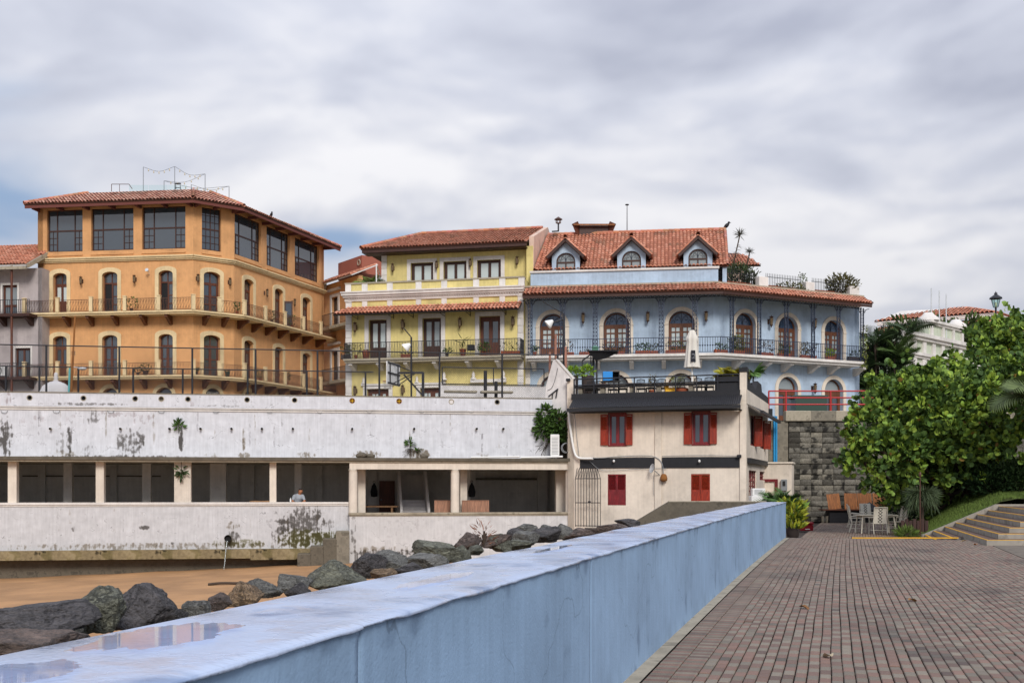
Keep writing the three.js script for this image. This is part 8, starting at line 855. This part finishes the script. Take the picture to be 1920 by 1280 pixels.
// ---------- rock armour outside the sea wall ----------
structure('rock_slope', gridSurface(30, 80, (a, b) => { const s = 1 + b * 36, t = -0.7 - a * 9; const [x, z] = along(s, t); const y = t > -4.6 ? -0.25 : -0.25 - (-4.6 - t) * 0.62; return [x, Math.max(y + 0.18 * n3(x * 1.7, z * 1.7, 3), -3), z]; }), mat(0x6b5f50, { map: rep(texDirty, 1.1), roughness: 1 }));
{
  const texRock = srgb(tileNoise(512, (u, v) => { const a = pf(u, v, 4, 71, 6), b = pf(u, v, 30, 73, 4), l = smooth(0.16, 0.3, pf(u, v, 7, 77, 5)); let k = 0.78 + 0.5 * a + 0.4 * b; return [k + 0.12 * l, k + 0.11 * l, k + 0.1 * l]; })), bump = tileNoise(512, (u, v) => { const k = 0.5 + 0.6 * pf(u, v, 8, 81, 6); return [k, k, k]; });
  const rm = (c) => mat(c, { map: rep(texRock, 1.3), bumpMap: rep(bump, 0.8), bumpScale: 0.07, roughness: 0.75 }), C = { dark: rm(0x5b5758), grey: rm(0x83827d), green: rm(0x7b7c6d), brown: rm(0x74635a), tan: rm(0xa58a6c) };
  const rockGeo = (seed, peak) => { let s0 = seedState; seedState = seed * 7919 + 13; const pl = []; for (let i = 0; i < 15; i++) pl.push([randDir(), rr(0.62, 0.98)]); pl.push([V(0, -1, 0), 0.7]); if (peak) for (const n of [V(0.75, 0.65, 0.35), V(-0.8, 0.6, 0.3), V(0, 0.55, -0.9), V(-0.1, 0.45, 0.9)]) pl.push([n.normalize(), 0.55]); seedState = s0; let g = mergeVertices(clean(new THREE.IcosahedronGeometry(1, 13))); const p = g.attributes.position, v = V(0, 0, 0); for (let i = 0; i < p.count; i++) { v.fromBufferAttribute(p, i).normalize(); let r = 1.25; for (const [n, d] of pl) { const c = v.dot(n); if (c > 0.01) { const q = d / c; const h = clamp(0.5 + 0.5 * (q - r) / 0.012); r = mix(q, r, h) - 0.012 * h * (1 - h); } } r *= 1 + 0.13 * fbm(v.x * 2.6 + seed, v.y * 2.6, v.z * 2.6, 5) - 0.05 * smooth(0.06, 0, Math.abs(fbm(v.x * 1.6 + seed * 3, v.y * 1.6, v.z * 1.6, 3))) + 0.05 * fbm(v.x * 9, v.y * 9 + seed, v.z * 9, 3); p.setXYZ(i, v.x * r, v.y * r, v.z * r); } g.computeVertexNormals(); return g; };
  const variants = Array.from({ length: 9 }, (_, k) => [rockGeo(k + 2, false), rockGeo(k + 40, true)]);
  const L = { dark: 'rough dark grey boulder in the rock armour along the blue sea wall', grey: 'pale grey boulder in the rock armour along the blue sea wall', green: 'greenish grey boulder in the rock armour along the blue sea wall', brown: 'brown boulder in the rock armour along the blue sea wall', tan: 'tan sandy boulder in the rock armour along the blue sea wall' };
  const list = [[60, 1160, 190, 70, 9.6, 'dark', 0, 'long low dark boulder lying next to the olive one beside the sea wall'], [185, 1152, 112, 80, 10.2, 'green', 0, 'rounded olive-green boulder between two dark ones beside the sea wall'], [272, 1135, 130, 100, 10.9, 'dark', 1, 'tall pointed dark boulder standing above its neighbours'], [60, 1215, 230, 70, 8.8, 'brown', 0, 'broad brown mossy boulder right against the sea wall\'s back edge'], [365, 1142, 64, 42, 11.6, 'grey', 0], [408, 1130, 54, 34, 12.2, 'brown', 0], [458, 1118, 74, 44, 12.8, 'tan', 0], [487, 1106, 66, 36, 13.8, 'grey', 0], [546, 1094, 70, 40, 14.8, 'grey', 0], [624, 1080, 106, 66, 16.5, 'green', 1, 'pyramid-shaped green-grey boulder rising above the wall edge'], [690, 1066, 70, 44, 18.3, 'dark', 0], [730, 1053, 66, 40, 19.4, 'grey', 0], [715, 1077, 50, 24, 17.5, 'tan', 0], [805, 1056, 90, 44, 20.4, 'grey', 0], [822, 1036, 96, 46, 22, 'green', 0], [862, 1042, 50, 30, 22.3, 'green', 0], [876, 1020, 52, 36, 23.6, 'brown', 0], [892, 1032, 36, 22, 23, 'green', 0], [928, 1015, 62, 34, 24.6, 'brown', 0], [938, 1022, 44, 32, 24.4, 'green', 0], [968, 1004, 40, 26, 26.2, 'dark', 0], [990, 1010, 50, 30, 26, 'grey', 0], [972, 1022, 70, 26, 25, 'green', 0], [1018, 1004, 60, 34, 27, 'dark', 0], [1056, 1000, 44, 28, 28.3, 'grey', 0], [1083, 1004, 58, 24, 28.4, 'brown', 0], [120, 1185, 90, 50, 9.6, 'grey', 0], [20, 1190, 110, 60, 9.8, 'brown', 0], [985, 995, 44, 20, 28, 'grey', 0], [1030, 995, 40, 22, 29, 'grey', 0], [1150, 992, 60, 20, 31, 'brown', 0], [1180, 980, 50, 18, 33.5, 'dark', 0], [325, 1160, 70, 40, 11, 'dark', 0], [560, 1112, 60, 30, 14.4, 'dark', 0], [770, 1070, 60, 26, 19, 'dark', 0]];
  list.forEach(([px, py, w, h, d, c, pk, lb], i) => { const p = at(px, py, d), o = mesh(numbered('boulder'), variants[i % 9][pk], C[c]); o.position.copy(p); o.scale.set(w / FOC * d * 0.53, h / FOC * d * 0.55, w / FOC * d * 0.48); o.rotation.y = rnd() * 6.28 * (pk ? 0.1 : 1); o.userData = { label: lb ?? L[c], category: 'boulder', group: 'rock armour boulders' }; scene.add(o); });
  { // smaller rubble packed behind the wall, too many to count
    const n = 420, im = new THREE.InstancedMesh(clean(new THREE.IcosahedronGeometry(1, 1)), C.grey, n), m = new THREE.Matrix4(), q = new THREE.Quaternion(), e = new THREE.Euler(); im.geometry.computeVertexNormals(); boxUV(im.geometry);
    for (let i = 0; i < n; i++) { const [x, z] = along(rr(2, 36), -rr(0.95, 4.0)), k = rr(0.14, 0.3); m.compose(V(x, -0.22, z), q.setFromEuler(e.set(rnd() * 6, rnd() * 6, rnd() * 6)), V(k * rr(0.8, 1.4), k * 0.8, k)); im.setMatrixAt(i, m); }
    im.name = 'rubble'; im.userData = { kind: 'stuff', label: 'small grey rubble packed between the boulders and the sea wall', category: 'rubble' }; im.castShadow = im.receiveShadow = true; scene.add(im); }
  const gr = at(1013 * 0 + 907, 1006, 24), gt = makeBush('dry_weed', 'thin reddish dry weed growing among the boulders', V(gr.x, gr.y - 0.2, gr.z), 0.2, 0.25, 0.2, 60, [0.22, 0.1, 0.06], [0.14, 0.02], 'plant');
  solo('driftwood', tube([V(-0.8, 0, 0), V(-0.3, 0.05, 0.05), V(0.3, 0.04, 0), V(0.8, 0.02, -0.06)], 0.05, 10, 6), M.bark, 'dark piece of driftwood lying on the sand', 'driftwood', (() => { const d = 42, x = (430 - 960) / FOC * d; return V(x, sandY(x, d) + 0.03, -d); })());
}
// ---------- roof terrace of the beige house ----------
{
  const T = BF.y(1230, 742) - 0.048, at2 = (px, w) => { const f = BF.off(-w); return f.v(f.u(px), T, 0); };
  function bistro(label, px, w, turn) { const o = thing('bistro_chair', label, 'chair', at2(px, w), 'chairs on the beige roof terrace'); o.rotation.y = turn; part(o, 'seat', cbox(0.44, 0.06, 0.44, 0.01, 0, 0.43), M.black); for (const sx of [-1, 1]) for (const sz of [-1, 1]) part(o, 'leg', bar(V(sx * 0.2, 0, sz * 0.2), V(sx * 0.18, sz < 0 ? 0.88 : 0.45, sz * 0.18), 0.022), M.black); part(o, 'backrest', merge([tube([V(-0.19, 0.86, -0.19), V(0, 0.9, -0.24), V(0.19, 0.86, -0.19)], 0.018, 8, 5), ...[-0.12, -0.06, 0, 0.06, 0.12].map((x) => bar(V(x, 0.47, -0.19), V(x, 0.88, -0.215), 0.014, 4))]), M.black); return o; }
  [[1107, 'black slatted chair between the first two grey terrace piers'], [1150, 'black slatted chair right of the second grey terrace pier'], [1168, 'black slatted chair beside the third grey terrace pier'], [1203, 'black slatted chair with a brown cushion near the middle of the terrace'], [1222, 'black slatted chair just left of the yellow crate'], [1274, 'black slatted chair beside the terracotta pot under the parasol'], [1126, 'black slatted chair left of the blue box'], [1242, 'black slatted chair right behind the yellow crate'], [1312, 'black slatted chair between the parasol and the black end wall'], [1330, 'black slatted chair tight against the black end wall']].forEach(([px, lb], i) => bistro(lb, px, 0.6 + 0.25 * (i % 2), rr(-0.4, 0.4) + Math.PI * (i % 2)));
  const tbl = (px, lb) => { const o = thing('bistro_table', lb, 'table', at2(px, 1.15), 'tables on the beige roof terrace'); part(o, 'top', cbox(0.75, 0.04, 0.75, 0.01, 0, 0.72), M.woodDark); part(o, 'stem', cyl(0.04, 0.04, 0.7, 8), M.black); part(o, 'foot', box(0.5, 0.04, 0.5, 0, 0.02, 0), M.black); }; tbl(1130, 'dark square table behind the first terrace chairs'); tbl(1190, 'dark square table behind the middle terrace chairs'); tbl(1325, 'dark square table before the black end wall of the terrace');
  const yc = thing('yellow_crate', 'bright yellow plastic crate under the terrace rail', 'crate', at2(1257, 0.55)); part(yc, 'crate', merge([cbox(0.5, 0.42, 0.4, 0.03), box(0.54, 0.05, 0.44, 0, 0.42, 0)]), M.yellowPlastic); part(yc, 'backrest', cbox(0.16, 0.2, 0.36, 0.02, -0.17, 0.44), M.yellowPlastic);
  solo('terracotta_pot', lathe([[0, 0], [0.2, 0], [0.3, 0.35], [0.26, 0.42], [0.2, 0.4], [0, 0.36]], 14), M.terracotta, 'large round terracotta pot beside the yellow crate', 'pot', at2(1280, 0.55));
  const um = thing('parasol', 'closed pale parasol with a dark emblem on the beige roof terrace', 'parasol', at2(1298, 2.6)); { const f = BF.off(-2.6), yy = (p) => f.y(1298, p) - T, prof = (k) => [[0.1, 619], [0.27, 634], [0.23, 640], [0.26, 655], [0.33, 680], [0.36, 689]].map(([r, p]) => [r, yy(p)]); const g = lathe(prof().reverse(), 32), p = g.attributes.position; for (let i = 0; i < p.count; i++) { const a = Math.atan2(p.getZ(i), p.getX(i)), k = 1 + 0.14 * Math.cos(a * 8); p.setX(i, p.getX(i) * k); p.setZ(i, p.getZ(i) * k); } g.computeVertexNormals(); part(um, 'canopy', g, M.canvas); part(um, 'cap', lathe([[0.1, yy(619)], [0.05, yy(617)], [0, yy(616.5)]], 10), M.black2); part(um, 'pole', cyl(0.04, 0.04, yy(640), 10), M.plasticWhite); part(um, 'base', cyl(0.3, 0.25, 0.12, 14), M.concrete);
    // printed emblem: curved patch on the front folds
    const e = new THREE.CylinderGeometry(0.33, 0.385, yy(658) - yy(680), 10, 1, true, -0.32, 0.64).translate(0, (yy(658) + yy(680)) / 2, 0); const cv = document.createElement('canvas'); cv.width = 64; cv.height = 160; const c2 = cv.getContext('2d'); c2.fillStyle = '#20222a'; c2.fillRect(0, 0, 64, 160); c2.strokeStyle = '#8f9296'; c2.lineWidth = 5; c2.beginPath(); c2.arc(34, 72, 18, -2.4, 1.6); c2.stroke(); c2.beginPath(); c2.moveTo(8, 50); c2.lineTo(56, 50); c2.stroke(); c2.beginPath(); c2.moveTo(10, 106); c2.lineTo(56, 104); c2.stroke(); e.userData.ownUV = true; part(um, 'emblem', e, mat(0xffffff, { map: srgb(new THREE.CanvasTexture(cv)), roughness: 0.9 })); }
  const bb = thing('blue_box', 'bright blue box with a dark open end standing on the terrace beam', 'box', at2(1141, 1.5)); part(bb, 'box', cbox(0.46, 0.44, 0.5, 0.01, -0.05, 0.95), M.bluePlastic); part(bb, 'shelf', merge([boxR(-0.34, 0.55, 0.9, 0.94, -0.3, 0.3), boxR(0.2, 0.52, 1.36, 1.41, -0.28, 0.28), boxR(0.48, 0.52, 0.95, 1.36, -0.28, 0.28), boxR(0.2, 0.5, 0.95, 1.36, -0.28, -0.25)]), M.black); part(bb, 'leg', merge([[-0.3, 0.25], [0.5, 0.25], [-0.3, -0.25], [0.5, -0.25]].map(([x, z]) => box(0.05, 0.9, 0.05, x, 0.45, z))), M.black);
  // dark planters with lime plants, pergola
  for (const [px, lb] of [[1074, 'lime green bushy plant in a dark pot at the end of the terrace'], [1101, 'lime green bushy plant in a tall dark pot beside the black pergola']]) { const p = at2(px, 1.6), o = thing('lime_plant', lb, 'plant', p); part(o, 'pot', lathe([[0, 0], [0.24, 0], [0.28, 1.25], [0.25, 1.25], [0, 1.2]], 14), M.potDark); const sp = []; for (let i = 0; i < 260; i++) { const d = randDir(0.5), k = Math.cbrt(rnd()) * 0.34; sp.push({ p: V(d.x * k, 1.42 + d.y * k * 0.9, d.z * k), dir: d, s: rr(0.7, 1.2), c: tone([0.2, 0.33, 0.03], rr(0.6, 1.3)) }); } part(o, 'leaves', leafMesh(leafGeo(0.16, 0.06), sp), leafMat, 'stuff'); }
  const pg = thing('pergola', 'black metal pergola with a curved canopy on the beige roof terrace', 'pergola', at2(1116, 2.4)); { const f = BF.off(-2.4), q = (px, py, w = 0) => f.v(f.u(px), f.y(px, py), w).sub(pg.position); for (const px of [1112.5, 1119]) part(pg, 'post', beam(q(px, 744), q(px, 661), 0.09, 0.09), M.iron); part(pg, 'screen', merge([beam(q(1092, 676), q(1108, 664), 0.05, 0.06), beam(q(1092, 700), q(1108, 690), 0.04, 0.04), beam(q(1108, 664), q(1108, 745), 0.05, 0.05), beam(q(1092, 676), q(1092, 745), 0.05, 0.05)]), M.iron); const cp = []; for (let i = 0; i < 10; i++) { const a = i / 10, b = (i + 1) / 10, fy = (t) => 660 + 17 * Math.pow(Math.max(0, 1 - t), 2.2) * 0 + (t < 0.5 ? 0 : 0), pt = (t, w) => q(1108 + 56 * t, 660.5 + (t > 0.999 ? 0 : 0), w), lo = (t, w) => q(1120 + 44 * t, 677 - 16 * t * t, w); cp.push([pt(a, 0.7), pt(b, 0.7), lo(b, 0.5), lo(a, 0.5)]); } const pos = []; for (const [a, b, c, d] of cp) for (const v of [a, b, c, a, c, d]) pos.push(v.x, v.y, v.z); const g = new THREE.BufferGeometry(); g.setAttribute('position', new THREE.Float32BufferAttribute(pos, 3)); g.computeVertexNormals(); part(pg, 'canopy_valance', g, M.black2); part(pg, 'canopy', beam(q(1107, 660.5, 0.7), q(1165, 660.5, 0.7), 0.06, 0.06), M.iron); part(pg, 'canopy_roof', (() => { const a = q(1107, 660, 0.75), b = q(1165, 660, 0.75), c = q(1150, 660, -1), d = q(1107, 660, -1), gg = new THREE.BufferGeometry(); gg.setAttribute('position', new THREE.Float32BufferAttribute([a, b, c, a, c, d].flatMap((v) => [v.x, v.y, v.z]), 3)); gg.computeVertexNormals(); return gg; })(), M.black2); }
  solo('green_lantern', merge([cbox(0.3, 0.18, 0.3, 0.02), new THREE.ConeGeometry(0.26, 0.12, 4).rotateY(0.785).translate(0, 0.26, 0), ...[[-1, -1], [1, -1], [-1, 1], [1, 1]].map(([x, z]) => box(0.03, 0.14, 0.03, x * 0.11, 0.18, z * 0.11))]), mat(0x4f7a66), 'small green lantern housing standing on top of the black pergola', 'lantern', (() => { const f = BF.off(-2.4); return f.v(f.u(1116), f.y(1116, 660) + 0.02, 0); })());
  const palm = (px, w, h, L, c, lb) => { const o = thing('terrace_palm', lb, 'palm', at2(px, w)); part(o, 'pot', lathe([[0, 0], [0.2, 0], [0.27, 0.4], [0.23, 0.4], [0, 0.35]], 12), M.terracotta); part(o, 'stem', cyl(0.05, 0.04, h, 6, 0, 0.3), M.bark); part(o, 'fronds', palmCrown(15, L, 0.42, c, [0.8, 2.0], 16).translate(0, h + 0.15, 0), leafMat, 'stuff'); };
  palm(1362, 0.75, 0.62, 0.85, [0.36, 0.33, 0.02], 'golden yellow palm in a pot behind the black terrace wall'); palm(1385, 0.8, 0.6, 0.62, [0.3, 0.26, 0.03], 'smaller ochre palm between the golden one and the corner pillar'); { const o = thing('terrace_palm', 'green palm in a pot on the side parapet of the terrace', 'palm', BS.v(BS.u(1424), T + 0.65, -0.3)); part(o, 'pot', lathe([[0, 0], [0.2, 0], [0.26, 0.35], [0.22, 0.35], [0, 0.3]], 12), M.potDark); part(o, 'stem', cyl(0.045, 0.035, 0.45, 6, 0, 0.25), M.bark); part(o, 'fronds', palmCrown(14, 0.85, 0.42, [0.1, 0.19, 0.05], [0.9, 2.1], 16).translate(0, 0.65, 0), leafMat, 'stuff'); }
  potted('slender variegated shrub behind the terrace rail', at2(1223, 2.0), { h: 0.75, w: 0.25, n: 60, c: [0.16, 0.13, 0.05], potH: 0.5, pot: 0.3 }); potted('pale spiky plant under the closed parasol', at2(1270, 1.8), { h: 0.6, w: 0.5, n: 90, c: [0.16, 0.17, 0.06], leaf: [0.3, 0.03], potH: 0.5, pot: 0.35 });
  // white wall sweeping up at the left end of the terrace
  const f = new Face(plan(1018, 54.9), plan(1078, 54.4)), sw = thing('sloping_wall', 'white cracked wall rising to a blunt peak beside the roof terrace', 'wall', f.v(0, 4.9)); const q = (px, py) => [f.u(px), f.y(px, py)]; fpart(sw, 'wall_body', plate([q(1021, 760), q(1076, 800), q(1076, 712), q(1043, 674), q(1037, 675), q(1024, 722)], [], 0.35), M.white, f); fpart(sw, 'coping', merge([beam(V(...q(1043, 673.5), -0.16), V(...q(1076.5, 711), -0.16), 0.42, 0.06)]), M.whiteTrim, f); fpart(sw, 'end_pier', boxR(f.u(1066), f.u(1077), f.y(1070, 860), f.y(1070, 712), 0.004, 0.25), M.cream, f); fpart(sw, 'crack_cable', tube([V(...q(1046, 690), 0.02), V(...q(1040, 715), 0.03), V(...q(1034, 728), 0.02), V(...q(1027, 732), 0.03)], 0.012, 12, 4), M.iron, f); fpart(sw, 'bracket', merge([beam(V(...q(1029, 743), 0.05), V(...q(1047, 729), 0.05), 0.05, 0.05), beam(V(...q(1046, 729), 0.05), V(...q(1043, 746), 0.05), 0.05, 0.05), beam(V(...q(1037, 737), 0.05), V(...q(1036, 746), 0.05), 0.04, 0.04)]), M.iron, f); fpart(sw, 'floodlight', cbox(0.2, 0.14, 0.12, 0.02), M.iron, f, f.u(1069), f.y(1069, 716), 0.35);
  for (const [px, a, b, lb] of [[1042, 627, 678, 'tall pinkish timber post behind the sloping white wall'], [1031, 660, 695, 'short pinkish timber post left of the taller one'], [1061, 650, 700, 'thin brown timber post at the edge of the roof terrace']]) { const g = f.off(-0.6); solo('timber_post', merge([box(0.11, g.y(px, a) - g.y(px, b + 60), 0.11, 0, (g.y(px, a) - g.y(px, b + 60)) / 2, 0)]), wood(0xb07a68), lb, 'post', g.v(g.u(px), g.y(px, b + 60), 0), 'timber posts by the sloping wall'); }
}
// ---------- fallen leaves on the bricks ----------
[[1832, 1022, 'orange fallen leaf at the corner of the lowest step'], [1812, 1015, 'pale fallen leaf on the bricks just left of the lowest step'], [1330, 1118, 'small dry leaf against the foot of the blue sea wall'], [1500, 1140, 'dry brown leaf lying alone in the middle of the bricks'], [1705, 1128, 'curled leaf on the darker stained bricks'], [1560, 1235, 'pale scrap of leaf in a joint of the nearest bricks']].forEach(([px, py, lb], i) => { const d = FOC * EYE / (py - HZ), g = leafGeo(0.16, 0.09, 0.5, 0.35).rotateX(-1.45); const o = solo('fallen_leaf', g, mat([0xc47a2c, 0xb9a37a, 0x6b4a2c, 0x7a5430, 0x8a6238, 0xbfae90][i], { roughness: 0.8 }), lb, 'leaf', V((px - 960) / FOC * d, 0.022, -d), 'fallen leaves on the promenade'); o.rotation.y = i * 1.3; });
// ---------- birds ----------
{ const bird = (lb, p, turn, s = 1) => { const o = thing('bird', lb, 'bird', p); o.rotation.y = turn; const b = new THREE.SphereGeometry(1, 14, 10).scale(0.1, 0.095, 0.2), q = b.attributes.position; for (let i = 0; i < q.count; i++) { const z = q.getZ(i); if (z < 0) { q.setX(i, q.getX(i) * (1 + z * 2.6)); q.setY(i, q.getY(i) * (1 + z * 2.2)); } } b.computeVertexNormals(); b.rotateX(-0.75).translate(0, 0.2, 0); part(o, 'body', merge([b, new THREE.SphereGeometry(0.062, 10, 8).translate(0, 0.36, 0.13), tube([V(0, 0.27, 0.08), V(0, 0.32, 0.11), V(0, 0.36, 0.13)], 0.05, 4, 6), new THREE.ConeGeometry(0.02, 0.09, 5).rotateX(1.5).translate(0, 0.35, 0.22), box(0.09, 0.012, 0.2).rotateX(-1.0).translate(0, 0.05, -0.14)]), M.feather); part(o, 'leg', merge([bar(V(0.03, 0, 0), V(0.03, 0.13, 0), 0.008), bar(V(-0.03, 0, 0), V(-0.03, 0.13, 0), 0.008)]), M.feather); o.scale.setScalar(s); };
  bird('dark bird perched on the sloping eave of the orange house', at(508, 408.5, 84.6), 0.6, 1.1); bird('dark bird perched on the ridge of the blue house roof', at(1362, 431, 72.9), 1.3, 1.3); }
renderer.render(scene, camera);
